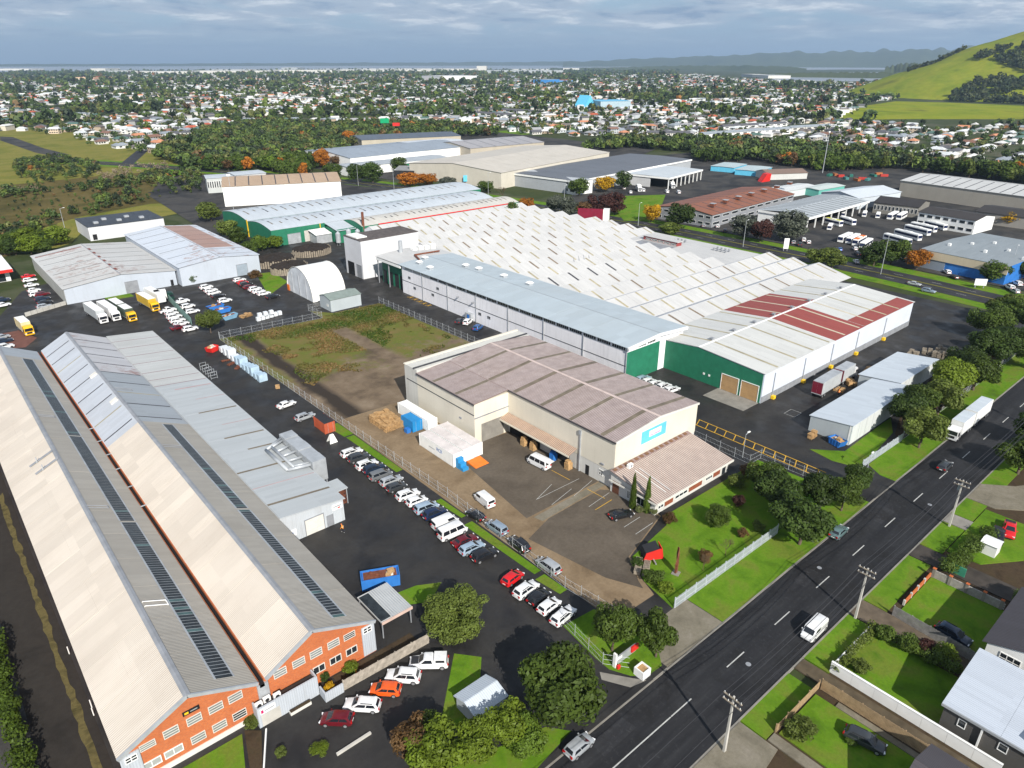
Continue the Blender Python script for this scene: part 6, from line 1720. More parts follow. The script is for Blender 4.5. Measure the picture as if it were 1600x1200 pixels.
def trunkmesh(h, r, seed, limbs=5, spread=1.2):
 rg = random.Random(seed); mb = MB()
 p = Vector((0, 0, -.15)); n = 4
 for i in range(n):
  q = Vector((rg.uniform(-.12, .12) * h * .3, rg.uniform(-.12, .12) * h * .3, h * (i + 1) / n)); mb.tube(p, q, r * (1 - .18 * i), r * (1 - .18 * (i + 1)), n=7); p = q
 for k in range(limbs):
  a = rg.uniform(0, 6.28); z = h * rg.uniform(.45, .95)
  s = Vector((0, 0, z)); e = s + Vector((math.cos(a) * spread, math.sin(a) * spread, spread * rg.uniform(.6, 1.1)))
  mb.tube(s, e, r * .5, r * .2, n=5)
  e2 = e + Vector((math.cos(a + .6) * spread * .6, math.sin(a + .6) * spread * .6, spread * .5)); mb.tube(e, e2, r * .2, r * .07, n=4)
 return mb.mesh('trunk', M['bark'], smooth=True)
_tp = {}
def tree_proto(kind):
 """unit crowns: radius 1, height 2 (scaled per tree)"""
 if kind in _tp: return _tp[kind]
 if kind == 'broad': P = [(leafmesh('crown', crown(1, .45, 2, 26, s), 9000, .055, LM['mid'], s), trunkmesh(.8, .07, s, 6, .35)) for s in (1, 2, 3)]
 elif kind == 'round': P = [(leafmesh('crown', crown(1, .02, 2, 120, s, .20), 17000, .036, LM['olive'], s, shell=.75), trunkmesh(.4, .06, s, 4, .25)) for s in (4,)]
 elif kind == 'small': P = [(leafmesh('crown', crown(1, .10, 2, 26, s, .36), 3000, .08, LM['mid'], s), trunkmesh(.5, .06, s, 4, .3)) for s in (5, 6, 7)]
 elif kind == 'far': P = [(leafmesh('crown', crown(1, .15, 2, 12, s, .42), 420, .19, LM['mid'], s, shell=.75), trunkmesh(.6, .07, s, 2, .3)) for s in (8, 9, 10, 11)]
 elif kind == 'conifer':
  P = []
  for s in (12, 13):
   cl = []
   for i in range(26):
    z = .15 + 1.8 * i / 26; w = (1.02 - z / 2.05); rg = random.Random(s * 50 + i); a = rg.uniform(0, 6.28)
    cl.append((math.cos(a) * w * .55, math.sin(a) * w * .55, z, .10 + .42 * w * .8, .55))
   P.append((leafmesh('crown', cl, 1500, .11, LM['dark'], s), trunkmesh(1.2, .06, s, 0)))
 elif kind == 'cypress':
  cl = [(.1 * math.sin(i * 2.4), .1 * math.cos(i * 2.4), .12 + 1.8 * i / 22, .75 * (1 - (i / 22) ** 1.6) + .10, .6) for i in range(22)]
  P = [(leafmesh('crown', cl, 3600, .09, LM['mid'], 14), trunkmesh(.5, .1, 14, 0))]
 elif kind == 'bare':
  P = []
  for s in (15, 16):
   rg = random.Random(s); mb = MB()
   def br(p, d, l, r, k):
    q = p + d * l; mb.tube(p, q, r, r * .6, n=4, caps=False)
    if k:
     for _ in range(4):
      e = (d + Vector((rg.uniform(-.8, .8), rg.uniform(-.8, .8), rg.uniform(-.1, .6)))).normalized(); br(q, e, l * .72, r * .55, k - 1)
   br(Vector((0, 0, 0)), Vector((0, 0, 1)), .6, .035, 4)
   P.append((mb.mesh('crown', simple('bare_twigs_%d' % s, (.12, .085, .05), .9)), None))
 _tp[kind] = P
 return P
TREE_N = [0]
def tree(kind, label, p, R_, H_, lm=None, name='tree', cat=None, group=None, z=0.0, thick=1.0):
 pr = tree_proto(kind); TREE_N[0] += 1
 cm, tm = pr[TREE_N[0] % len(pr)]
 t = thing(name, label, cat or 'tree', (p[0], p[1], z), RN.uniform(0, 6.28), group)
 if kind in ('broad', 'round', 'small'): R_ *= 1.36 if kind == 'broad' else 1.2; H_ *= 1.12
 c = inst('crown', cm, t, scale=(R_, R_ * RN.uniform(.9, 1.1), H_ / 2), mats=[LM[lm]] if lm else None)
 if tm: inst('trunk', tm, t, scale=(R_ * .8 * thick, R_ * .8 * thick, H_ / 2))
 return t
T = tree
T('round', 'huge smooth round green shrub beside the shelter at the yard entrance', G(713, 988), 4.5, 6.2, 'olive', 'shrub', 'shrub')
T('broad', 'big lumpy dark green tree on the verge at the bottom, silver car beneath', G(873, 1128), 4.7, 9.0, 'mid')
T('broad', 'dense upright green tree left of the pair at the yard corner', G(957, 1017), 2.7, 7.2, 'mid')
T('broad', 'open greyish green tree right of the pair, leaning over the white box planter', G(1024, 1026), 2.6, 7.2, 'mid')
T('round', 'round dense green bush on the lawn in front of the office', G(1120, 822), 2.1, 4.0, 'mid', 'shrub', 'shrub')
T('cypress', 'slender cypress left of the pair by the office door', G(988, 793), .85, 8.0, 'mid', 'cypress', 'cypress')
T('cypress', 'slender cypress right of the pair by the office corner', G(1010, 800), .85, 8.2, 'mid', 'cypress', 'cypress')
for px, py, r, h, lm, lab in ((1000, 801, .8, 1.2, 'pale', 'pale yellow bush between the two cypresses and the lawn'), (1020, 803, .9, 1.4, 'pale', 'pale leafed bush at the office corner'), (1046, 818, 1.2, 2.0, 'brown', 'brownish round bush at the edge of the office lawn'), (1152, 792, 1.2, 2.4, 'maroon', 'dark red bush behind the round green one'),
        (1185, 830, 1.1, 2.2, 'olive', 'olive bush by the fence under the dark trees'), (1160, 840, .9, 1.8, 'brown', 'small brown bush on the lawn near the fence'), (1100, 880, 1.2, 2.6, 'brown', 'twiggy brown bush alone on the lawn'), (1020, 910, 1.5, 2.6, 'mid', 'grey green bush behind the pallet heap'),
        (1040, 925, 1.2, 1.8, 'lime', 'yellow green bush at the corner of the lawn'), (995, 885, 1.0, 1.6, 'dark', 'dark bush at the edge of the gravel by the pallets'), (1150, 760, 1.6, 2.4, 'olive', 'olive bush at the far corner of the office'), (1170, 745, 1.7, 2.6, 'brown', 'brown green bush along the side fence of the office')):
 T('small', lab, G(px, py), r, h, lm, 'bush', 'bush')
T('bare', 'bare twiggy sapling on the lawn, right of the rusty post', G(1133, 868), 2.0, 4.2, None, 'sapling', 'sapling')
T('bare', 'bare twiggy sapling on the lawn nearer the fence', G(1098, 892), 1.8, 3.6, None, 'sapling', 'sapling')
for px, py, r, h, lm, lab in ((1248, 850, 4.6, 8.6, 'dark', 'big dark spreading tree on the street verge with pale trunk'), (1212, 800, 3.6, 7.0, 'dark', 'dark tree behind the big spreading one on the office lawn'), (1192, 770, 3.0, 6.0, 'mid', 'green tree nearest the office in the dark clump'), (1280, 800, 3.2, 7, 'dark', 'dark tree between the spreading one and the gate'),
        (1314, 798, 2.8, 6.6, 'mid', 'slim trunked green tree nearest the gate driveway'), (1336, 770, 2.2, 5.4, 'dark', 'small dark tree by the gate fence'),
        (1436, 700, 3.6, 8.2, 'olive', 'brownish green tree on the verge behind the parked white truck'), (1408, 668, 3.8, 8.0, 'dark', 'dark tree over the corner of the pale grey shed'), (1430, 655, 3.6, 7.5, 'mid', 'green tree between the two pale sheds'), (1465, 650, 3.6, 8, 'olive', 'olive brown tree left of the parked white truck'),
        (1482, 622, 4.6, 9.5, 'lime', 'sunlit yellow green tree behind the farther shed'), (1520, 610, 4.4, 9, 'mid', 'green tree behind the white truck trailer'), (1545, 575, 5.0, 10, 'dark', 'tall dark tree in the grove by the street, nearest the truck trailer'), (1575, 560, 4.8, 9.5, 'dark', 'dark tree in the grove at the right edge above the street'),
        (1540, 530, 4.8, 9, 'mid', 'green tree at the back of the grove by the timber yard'), (1580, 515, 5, 9.5, 'mid', 'green tree at the back right of the street grove'), (1610, 530, 5, 10, 'dark', 'dark tree cut by the right edge above the street'), (1500, 590, 3.8, 8, 'dark', 'dark tree behind the sunlit one in the grove'), (1560, 500, 4, 8, 'olive', 'olive tree farthest back in the street grove'), (1600, 575, 4, 8, 'mid', 'green tree by the kerb at the right edge'),
        (330, 520, 3.0, 6.5, 'olive', 'lone olive tree beside the blue skips at the lot corner'),
        (802, 1160, 2.4, 5.2, 'lime', 'bright green tree behind the white garden shed at the bottom'), (742, 1188, 2.3, 5, 'lime', 'bright lime tree at the bottom edge left of the shed tree'), (652, 1188, 2.5, 5, 'brown', 'bronze leafed tree at the bottom edge by the car park'), (690, 1205, 3.0, 6, 'lime', 'yellow green tree cut by the bottom edge'), (818, 1178, 2.4, 4.5, 'light', 'light green bush tree beside the big lumpy tree'), (668, 1165, 1.8, 4, 'mid', 'small green tree between the bronze tree and the car park'),
        (1590, 740, 4.2, 8, 'mid', 'green tree at the right edge below the street'), (1612, 700, 4, 8, 'dark', 'dark tree at the right edge beyond the driveway'), (1610, 960, 2.2, 4, 'mid', 'green tree at the right edge over the dark yard')):
 T('broad', lab, G(px, py), r, h, lm)
for px, py, r, h, lm, kd, lab in ((800, 345, 5, 9, 'mid', 'small', 'green tree on the verge behind the sawtooth corner'), (823, 335, 4.5, 9, 'orange', 'small', 'orange autumn tree in front of the columned office'), (866, 332, 5, 10, 'silver', 'small', 'grey green tree in front of the columned office'), (886, 338, 5.2, 10, 'silver', 'small', 'silvery tree right of the grey green one by the office'),
         (912, 338, 4.5, 8, 'brown', 'small', 'tawny tree left of the big dark maroon trees'), (935, 338, 6.5, 12, 'maroon', 'small', 'big dark maroon tree behind the billboard'), (960, 335, 6, 11, 'maroon', 'small', 'dark maroon tree at the edge of the bright lawn'), (905, 305, 6.5, 10, 'mid', 'small', 'broad green tree at the end of the columned office'), (945, 300, 5.5, 10, 'yellow', 'small', 'yellow tree behind the broad green one'), (972, 296, 5.5, 11, 'dark', 'small', 'dark tree right of the yellow one by the vans'),
         (1017, 347, 4.6, 9, 'yellow', 'small', 'brilliant yellow tree at the edge of the bright lawn'), (1060, 358, 7, 13, 'dark', 'small', 'large dark spreading tree in front of the brown roofed works'), (1045, 365, 5, 5, 'olive', 'small', 'olive shrub below the large dark tree by the works'), (1160, 372, 6, 11, 'silver', 'small', 'silver leafed tree left of the maroon one'), (1187, 378, 5, 11, 'maroon', 'small', 'maroon tree between the silver leafed trees'), (1232, 376, 7.5, 13, 'silver', 'small', 'large silver leafed tree right of the maroon one'),
         (1275, 415, 5, 7, 'olive', 'small', 'olive tree left of the hedge-like pair behind the white factory corner'), (1300, 418, 5.5, 8, 'olive', 'small', 'olive tree right of the hedge-like pair behind the white factory corner'), (1365, 415, 6, 9, 'dark', 'small', 'dark round tree on the main road verge'), (1392, 412, 6, 10, 'mid', 'small', 'round green tree beside the orange one on the main road'), (1432, 420, 4.5, 8, 'orange', 'small', 'orange autumn tree on the main road verge'), (1450, 415, 3.5, 6, 'brown', 'small', 'thin tawny tree behind the orange one'),
         (1548, 440, 5, 8, 'mid', 'small', 'green tree in front of the blue wall'), (1596, 435, 4.5, 8, 'dark', 'small', 'dark palm-like tree at the right edge by the blue wall'), (1575, 352, 6, 6, 'yellow', 'small', 'low yellow flowering tree behind the grey roof'), (1600, 345, 5, 6, 'yellow', 'small', 'yellow flowering tree cut by the right edge'),
         (515, 306, 4.5, 8, 'mid', 'small', 'lone round green tree at the white wall of the tan roofed warehouse'), (390, 400, 4, 6, 'mid', 'small', 'green bush tree at the corner of the pale blue warehouse'), (410, 392, 4, 6.5, 'light', 'small', 'light green tree left of the soil heaps'), (430, 388, 4, 5.5, 'lime', 'small', 'yellow green tree behind the soil heaps'), (372, 380, 4.5, 7, 'mid', 'small', 'green tree behind the rust roofed warehouse'), (355, 370, 5, 8, 'olive', 'small', 'olive tree between the rust roof and the green factory'), (330, 345, 6, 10, 'olive', 'small', 'brownish tree at the corner of the green factory'),
         (625, 268, 6, 10, 'mid', 'small', 'green tree left of the pair in front of the grey sheds'), (583, 285, 8, 13, 'dark', 'small', 'big dark tree right of the road junction'), (560, 285, 7, 13, 'dark', 'small', 'big dark tree left of the junction pair'), (520, 282, 7, 11, 'mid', 'small', 'green tree behind the tan roofed warehouse'), (505, 262, 7, 14, 'orange', 'small', 'tall russet tree beside the distant white hall'), (528, 262, 6, 10, 'brown', 'small', 'brown tree in front of the distant white hall'), (640, 290, 7, 8, 'orange', 'small', 'wide orange tree left of the pair by the curved shed'), (668, 290, 7, 8, 'orange', 'small', 'wide orange tree right of the pair by the curved shed'),
         (700, 296, 6, 8, 'silver', 'small', 'grey green tree below the beige warehouse'), (785, 312, 6, 9, 'brown', 'bare', 'bare reddish tree below the beige warehouse'), (760, 300, 5, 7, 'mid', 'small', 'green tree beside the blue and yellow billboard'), (740, 306, 5, 7, 'dark', 'small', 'dark tree below the blue and yellow billboard'), (545, 225, 7, 12, 'orange', 'small', 'russet round tree beyond the distant hall'),
         (255, 462, 2, 3.5, 'mid', 'small', 'green bush left of the pair at the pale blue warehouse wall') if 0 else (300, 443, 2.2, 3.5, 'mid', 'small', 'green bush at the pale blue warehouse wall by the wet lot'), (340, 435, 2.2, 4, 'pale', 'small', 'pale bush right of the green one by the wet lot'), (400, 437, 2.5, 3.5, 'brown', 'small', 'brown bush at the corner of the wet lot by the grass')):
 T(kd, lab, G(px, py), r, h, lm if kd != 'bare' else None)
for i, (px, py) in enumerate(((10, 385), (28, 382), (45, 385), (60, 380), (78, 384), (92, 382), (8, 398), (25, 398), (50, 398), (72, 395))):
 T('small', '%s bush, %s of ten in the clump beside the mouldy block wall' % (('mid green', 'dark green', 'yellow green')[i % 3], ORD[i]), G(px, py), 4.2 + (i % 3) * .6, 6 + (i % 3), ('mid', 'dark', 'lime')[i % 3], 'bush', 'bush', 'clump beside the mouldy block wall')
def hedge(label, a, b, w, h, lm, n=5000, leaf=.16, name='hedge'):
 L = math.hypot(b[0] - a[0], b[1] - a[1]); ang = math.atan2(b[1] - a[1], b[0] - a[0])
 rg = np.random.default_rng(int(L * 10)); cl = []
 k = max(4, int(L / (w * .4)))
 for i in range(k * 2):
  cl.append((rg.random() * L, rg.uniform(-.25, .25) * w, rg.uniform(.35, .75) * h, w * rg.uniform(.38, .55), h / w * .55))
 o = inst(name, leafmesh(name, cl, n, leaf, LM[lm], int(L * 7)), None, (a[0], a[1], 0), ang)
 return tag(o, label, 'hedge')
hedge('tall clipped green hedge along the shaded drive at the right', G(1478, 900), G(1545, 838), 2.4, 2.6, 'mid', 6000)
hedge('bright green hedge along the dark lane at the bottom left', (-6.6, 62), (-6.4, 106), 2.6, 3.0, 'light', 9000, .2)
hedge('low shrubs behind the white garden wall', (78.9, 24.6), (91, 24.8), 1.5, 1.6, 'olive', 3000, .14)
hedge('row of mixed shrubs along the grey paling fence', (90.2, 24), (90.5, 14), 2.0, 2.2, 'mid', 3500, .14)
for px, py, r, h, lm, lab in ((1248, 1150, 1.8, 2.4, 'olive', 'spiky flax bush in the small front lawn'), (1345, 1050, 1.2, 1.8, 'olive', 'olive shrub inside the white wall'), (1418, 1018, 1.5, 2.6, 'mid', 'round shrub by the grey fence'), (1445, 1022, 1.3, 2.2, 'maroon', 'dark reddish shrub by the grey fence'), (1475, 1030, 1.6, 2.0, 'lime', 'yellow green shrub near the grey box house'), (1380, 1000, 1.4, 2.2, 'mid', 'shrub at the corner of the grey fence'), (1330, 1160, .8, .8, 'mid', 'small plant at the edge of the shaded lawn'),
        (548, 1050, 1.0, 1.4, 'lime', 'lime green shrub in the planted bed before the brick gable'), (515, 1078, .7, 1.2, 'yellow', 'yellow leafed shrub in the corner planter'), (508, 1065, .6, 1.6, 'dark', 'dark upright shrub in the corner planter'), (500, 1175, 1.0, .9, 'lime', 'low yellow green planting in the kerbed bed'), (395, 1135, 1.1, 1.3, 'olive', 'scrubby bush below the brick gable'), (440, 1180, .7, 1.0, 'olive', 'potted shrub along the white edging'), (1595, 480, 3, 4, 'olive', 'olive bush at the right edge beside the main road')):
 T('small', lab, G(px, py), r, h, lm, 'shrub', 'shrub')
rg = np.random.default_rng(77)
n = 26000
X = rg.uniform(62.5, 116.5, n); Y = rg.uniform(150, 204, n)
from mathutils import noise as mnoise
keep = np.array([mnoise.noise(Vector((x * .07, y * .07, 0))) + .25 * mnoise.noise(Vector((x * .3, y * .3, 4))) + (y - 168) * .011 > .04 for x, y in zip(X, Y)])
keep &= ~((np.abs(X - 93.5) < 2.6) & (Y < 190))
keep &= ~((X < 68) & (Y > 160) & (Y < 200) & (X > 64))
X, Y = X[keep], Y[keep]; n = len(X)
hgt = rg.uniform(.08, .42, n); ang = rg.uniform(0, 6.28, n); w = rg.uniform(.12, .3, n)
dx, dy = np.cos(ang) * w, np.sin(ang) * w
lean = rg.normal(size=(n, 2)) * .2
V = np.stack([np.stack([X - dx, Y - dy, np.zeros(n)], 1), np.stack([X + dx, Y + dy, np.zeros(n)], 1), np.stack([X + dx * .7 + lean[:, 0], Y + dy * .7 + lean[:, 1], hgt], 1), np.stack([X - dx * .7 + lean[:, 0], Y - dy * .7 + lean[:, 1], hgt * .9], 1)], 1).reshape(-1, 3)
tint = np.array([mnoise.noise(Vector((x * .11, y * .11, 9))) for x, y in zip(X, Y)]) * 1.4 + np.where(X > 95, .2, .62) + rg.normal(size=n) * .12
o = bpy.data.objects.new('weeds', quads_mesh('weeds', V, np.clip(tint, 0, 1), leafmat('weed_leaf', (.085, .15, .018), (.24, .155, .06)))); COL.objects.link(o)
tag(o, 'rough green and rusty brown weeds over the vacant lot', 'weeds', None, 'stuff')
# suburb, bush and the far city
def PJ(x, y, z=0.0):
 F = x * FX + y * FY; Rr = x * RX + y * RY; U = z - CAMH
 d = F * math.cos(PITCH) - U * math.sin(PITCH); v = F * math.sin(PITCH) + U * math.cos(PITCH)
 return 800 + FOC * Rr / d, 600 - FOC * v / d
def inpoly(x, y, P):
 c = False; j = len(P) - 1
 for i in range(len(P)):
  if (P[i][1] > y) != (P[j][1] > y) and x < (P[j][0] - P[i][0]) * (y - P[i][1]) / (P[j][1] - P[i][1]) + P[i][0]: c = not c
  j = i
 return c
def wpoly(*p): return [G(a, b) for a, b in p]
ZH = wpoly((-160, 118), (1080, 116), (1200, 127), (1390, 131), (1400, 152), (1320, 176), (1310, 190), (1480, 200), (1700, 192), (1720, 274), (1480, 260), (1400, 248), (1300, 234), (1150, 221), (990, 212), (900, 214), (760, 204), (700, 192), (500, 196), (420, 190), (330, 200), (250, 243), (150, 226), (60, 206), (-160, 196))
ZB1 = wpoly((905, 236), (950, 222), (1150, 224), (1300, 237), (1400, 250), (1480, 262), (1720, 276), (1720, 300), (1600, 288), (1400, 264), (1285, 268), (1180, 252), (1090, 254), (1080, 238), (990, 232))
ZB2 = wpoly((240, 246), (330, 203), (420, 192), (500, 198), (700, 196), (790, 212), (720, 214), (560, 222), (548, 240), (500, 262), (470, 285), (420, 266), (330, 268), (280, 262))
ZM = [wpoly((30, 250), (90, 245), (160, 258), (150, 275), (60, 288), (20, 275)), wpoly((-20, 300), (60, 296), (80, 306), (-20, 312)), wpoly((90, 300), (250, 268), (262, 285), (160, 302)), wpoly((150, 310), (215, 296), (225, 318), (130, 340)), wpoly((215, 275), (310, 266), (318, 300), (270, 300)), wpoly((-30, 366), (60, 345), (130, 330), (100, 345), (0, 390))]
nz = mnoise.noise
WALLC = [(.62, .60, .56), (.55, .50, .42), (.45, .42, .38), (.68, .68, .66), (.38, .30, .22), (.5, .53, .55), (.60, .48, .36), (.30, .30, .30)]
WALLN = ['white', 'cream', 'grey', 'bright white', 'brown', 'pale blue', 'tan', 'dark grey']
ROOFC = [(.10, .10, .11), (.30, .30, .31), (.42, .10, .05), (.55, .57, .58), (.20, .11, .08), (.08, .14, .12), (.24, .27, .30), (.50, .22, .12), (.60, .60, .58), (.15, .13, .12)]
ROOFN = ['charcoal', 'grey', 'red', 'pale', 'brown', 'dark green', 'blue grey', 'orange tiled', 'white', 'dark brown']
def house_geo(L, w, h, r, hip, wing):
 """wall faces and roof faces as quads (triangles repeat a corner) in local coordinates"""
 def unit(x0, x1, y0, y1, along):
  Wq = [[(x0, y0, -.5), (x1, y0, -.5), (x1, y0, h), (x0, y0, h)], [(x1, y0, -.5), (x1, y1, -.5), (x1, y1, h), (x1, y0, h)], [(x1, y1, -.5), (x0, y1, -.5), (x0, y1, h), (x1, y1, h)], [(x0, y1, -.5), (x0, y0, -.5), (x0, y0, h), (x0, y1, h)]]
  o = .5; x0 -= o; x1 += o; y0 -= o; y1 += o; z = h - .15; zt = h + r
  if along == 'x':
   a, b = (x0 + hip, (y0 + y1) / 2, zt), (x1 - hip, (y0 + y1) / 2, zt)
   Rq = [[(x0, y0, z), (x1, y0, z), b, a], [(x1, y1, z), (x0, y1, z), a, b], [(x1, y0, z), (x1, y1, z), b, b], [(x0, y1, z), (x0, y0, z), a, a]]
  else:
   a, b = ((x0 + x1) / 2, y0 + hip, zt), ((x0 + x1) / 2, y1 - hip, zt)
   Rq = [[(x1, y0, z), (x1, y1, z), b, a], [(x0, y1, z), (x0, y0, z), a, b], [(x0, y0, z), (x1, y0, z), a, a], [(x1, y1, z), (x0, y1, z), b, b]]
  return Wq, Rq
 Wq, Rq = unit(-L / 2, L / 2, -w / 2, w / 2, 'x')
 if wing:
  W2, R2 = unit(wing * L / 2 - w * .45, wing * L / 2 + w * .1, -w * 1.05, 0, 'y'); Wq += W2; Rq += R2
 return Wq, Rq
TYPES = [(13, 8.5, 2.7, 2.0, 3.5, .6), (12, 8, 2.7, 2.2, 0.1, 0), (15, 9, 2.8, 2.0, 3.8, -.6), (11, 7.5, 5.2, 1.8, .1, 0), (18, 8, 5.4, 1.5, 3, 0), (10, 8, 2.7, 1.8, 3.4, 0)]
TNAME = ['hip roofed', 'gabled', 'L shaped', 'two storey', 'long two storey', 'small']
HG = [house_geo(*t) for t in TYPES]
HM = []
for (Wq, Rq), t in zip(HG, TYPES):
 mw, mr = MB(), MB()
 for q in Wq: mw.poly(q)
 for q in Rq:
  q2 = [p for i, p in enumerate(q) if p != q[i - 1]]; mr.poly(q2)
 win = MB()
 for k in range(4 if t[0] > 10 else 3):
  x = -t[0] / 2 + (k + .3) * t[0] / 4.2
  for z in ([.9] if t[2] < 4 else [.9, 3.4]):
   win.box(x, x + 1.6, -t[1] / 2 - .04, -t[1] / 2 + .02, z, z + 1.2); win.box(x, x + 1.6, t[1] / 2 - .02, t[1] / 2 + .04, z, z + 1.2)
 for z in ([.9] if t[2] < 4 else [.9, 3.4]): win.box(-t[0] / 2 - .04, -t[0] / 2 + .02, -1.2, 1.2, z, z + 1.2)
 HM.append((mw.mesh('wall', WALLC and M['white']), mr.mesh('roof', M['steel']), win.mesh('window', M['glass'])))
WMATS = [simple('house_wall_%d' % i, c, .8, .08) for i, c in enumerate(WALLC)]
RMATS = [simple('house_roof_%d' % i, c, .65, .15, .4) for i, c in enumerate(ROOFC)]
def near_field(x, y): return math.hypot(x, y)
cand = []
for gxx in np.arange(-400, 5200, 17.5):
 for gyy in np.arange(-500, 6200, 23.0):
  pass_x, pass_y = gxx + RN.uniform(-3.5, 3.5), gyy + RN.uniform(-4, 4)
  d = math.hypot(pass_x, pass_y)
  if d < 480 or d > 5200: continue
  if d > 1500 and RN.random() > (1500 / d) ** .9: continue
  if int(gyy // 23.0) % 3 == 0 and RN.random() < .75: continue
  if RN.random() < .12: continue
  px, py = PJ(pass_x, pass_y)
  if not (-60 < px < 1660): continue
  if not inpoly(pass_x, pass_y, ZH): continue
  if nz(Vector((pass_x / 230, pass_y / 230, 2.2))) < -.14 and d > 1100: continue       # parks and tree-covered blocks
  if terrain_h(pass_x, pass_y) > 1.5: continue
  cand.append((d, pass_x, pass_y))
cand.sort()
used_l = {}
PH = ((160, 'at the far left edge'), (330, 'behind the rough pasture'), (500, 'above the tan roof'), (650, 'behind the distant white halls'), (800, 'left of the church'), (950, 'below the church'), (1100, 'left of the terraces'), (1250, 'below the long terrace'), (1330, 'by the tall light mast'), (1450, 'left of the hill foot'), (1530, 'below the hill'), (9999, 'at the right edge'))
SIDE = ['at the far left', 'left of centre', 'in the centre', 'right of centre', 'at the far right']
def hpick(x, y):
 dist = int(nz(Vector((x / 300, y / 300, 7))) * 6 + 10)
 k = RN.random()
 t = RN.choice([0, 1, 2, 5, 0, 2]) if RN.random() < .8 else RN.choice([3, 4])
 return t, RN.choice([0, 3, 1, 2, 4, 5, 6, 7, 0, 3, 0, 3]), RN.choice([0, 1, 1, 3, 3, 4, 6, 9, 8, 8, 0, 3, 6, 1, 0, 3, 8, 2, 7, 5]), nz(Vector((x / 400, y / 400, 5))) * 1.6 + RN.choice([0, 0, 0, math.pi / 2]) + RN.uniform(-.08, .08)
NIND = 285
for d, x, y in cand[:NIND]:
 t, wi, ri, a = hpick(x, y)
 px, py = PJ(x, y)
 near = 'front suburb rows' if d < 640 else ('middle suburb rows' if d < 760 else 'back suburb rows')
 lab = '%s %s house, %s roof, %s, %s' % (TNAME[t], WALLN[wi], ROOFN[ri], SIDE[max(0, min(4, int(px // 320)))], near)
 o = thing('house', lab, 'house', (x, y, terrain_h(x, y) - .2), a, 'houses of the suburb beyond the factories')
 inst('wall', HM[t][0], o, mats=[WMATS[wi]]); inst('roof', HM[t][1], o, mats=[RMATS[ri]]); inst('window', HM[t][2], o)
V, Cc = [], []
for d, x, y in cand[NIND:]:
 t, wi, ri, a = hpick(x, y); ca, sa = math.cos(a), math.sin(a); s = 1.0 if d < 1500 else 1.0 + (d - 1500) / 5000
 for qs, c in ((HG[t][0], WALLC[wi]), (HG[t][1], ROOFC[ri])):
  for q in qs:
   for p in q: V.append((x + (p[0] * ca - p[1] * sa) * s, y + (p[0] * sa + p[1] * ca) * s, p[2] * (1 if d < 1500 else 1.2)))
   Cc.append((*c, 1))
o = bpy.data.objects.new('distant_houses', quads_mesh('distant_houses', np.array(V), None, vcmat('distant_house_paint'), np.array(Cc))); COL.objects.link(o)
tag(o, 'mass of small distant houses of the suburb towards the horizon', 'houses', None, 'stuff')
NHOUSE = len(cand)
def terrace(label, a, b, n, h, wm, rm):
 p, q = G(*a), G(*b); ang = math.atan2(q[1] - p[1], q[0] - p[0]); L = math.hypot(q[0] - p[0], q[1] - p[1]); w = L / n
 t = thing('terrace', label, 'terraced houses', (p[0], p[1], 0), ang)
 for i in range(n):
  MB().box(i * w + .05, (i + 1) * w - .05, (i % 2) * .8, 9, -.3, h).build('wall', wm, t, local=True)
  MB().extr([(i * w + .02, -.4 + (i % 2) * .8, h + .003), (i * w + .02, 9.4, h + .003), (i * w + .02, 4.5, h + 2.2)], (w - .04, 0, 0)).build('roof', rm, t, local=True)
  for z in (1.0, 3.6): MB().box(i * w + w * .25, i * w + w * .75, (i % 2) * .8 - .05, (i % 2) * .8 - .003, z, z + 1.4).build('window', M['glass'], t, local=True)
for k, (lab, a, b, n) in enumerate((('long terrace of white town houses with dark roofs right of centre', (1098, 219), (1236, 209), 12), ('nearer terrace of white town houses left of the long one', (1010, 216), (1078, 217), 7), ('terrace of white town houses behind the long one', (1130, 206), (1230, 200), 10), ('short terrace of white town houses at the bush edge right', (1236, 208), (1300, 204), 6),
          ('terrace of grey white town houses in the centre distance', (700, 180), (800, 186), 10), ('second row of town houses in the centre distance', (730, 174), (830, 180), 10), ('third row of town houses in the centre distance', (560, 176), (650, 182), 9), ('white flats in the left distance', (275, 158), (330, 156), 7), ('white flats right of the others in the left distance', (345, 160), (390, 158), 6), ('white town houses beyond the bush at the left', (590, 152), (660, 150), 9), ('white town houses far in the centre', (680, 150), (740, 152), 8))):
 terrace(lab, a, b, n, 5.6, M['white'] if k % 2 == 0 else M['offwhite'], RMATS[0 if k % 3 else 6])
def big(label, a, b, depth, h, wc, rc, name='warehouse'):
 return block(name, label, 'warehouse' if name == 'warehouse' else 'building', G(*a), G(*b), depth, h, .5, simple('far_wall_%s' % label[:12], wc, .7), simple('far_roof_%s' % label[:12], rc, .6), 1)
ch = big('light blue roofed church hall in the centre distance', (938, 171), (985, 170), 60, 13, (.35, .45, .5), (.14, .42, .62), 'church')
cs = thing('church', 'light blue church with tall white spire in the centre distance', 'church', (*G(922, 170), 0))
fix_normals(MB().extr([(-16, 0, 0), (16, 0, 0), (0, 0, 22)], (0, 26, 0)).build('roof', M['ltblue'], cs, local=True)); MB().tube((0, 2, 0), (0, 2, 34), 1.4, .2, n=6).build('spire', M['white'], cs, local=True)
big('red roofed big store in the left distance', (148, 126), (176, 125), 90, 14, (.6, .45, .3), (.6, .06, .03))
big('low red roofed store beside the bigger one at the left', (132, 127), (148, 127), 80, 9, (.6, .5, .4), (.55, .08, .04))
big('blue walled store in the far centre', (856, 132), (874, 131), 60, 16, (.05, .25, .6), (.3, .35, .4))
big('blue and red store right of the blue walled one', (884, 131), (900, 130), 60, 12, (.15, .4, .7), (.45, .12, .1))
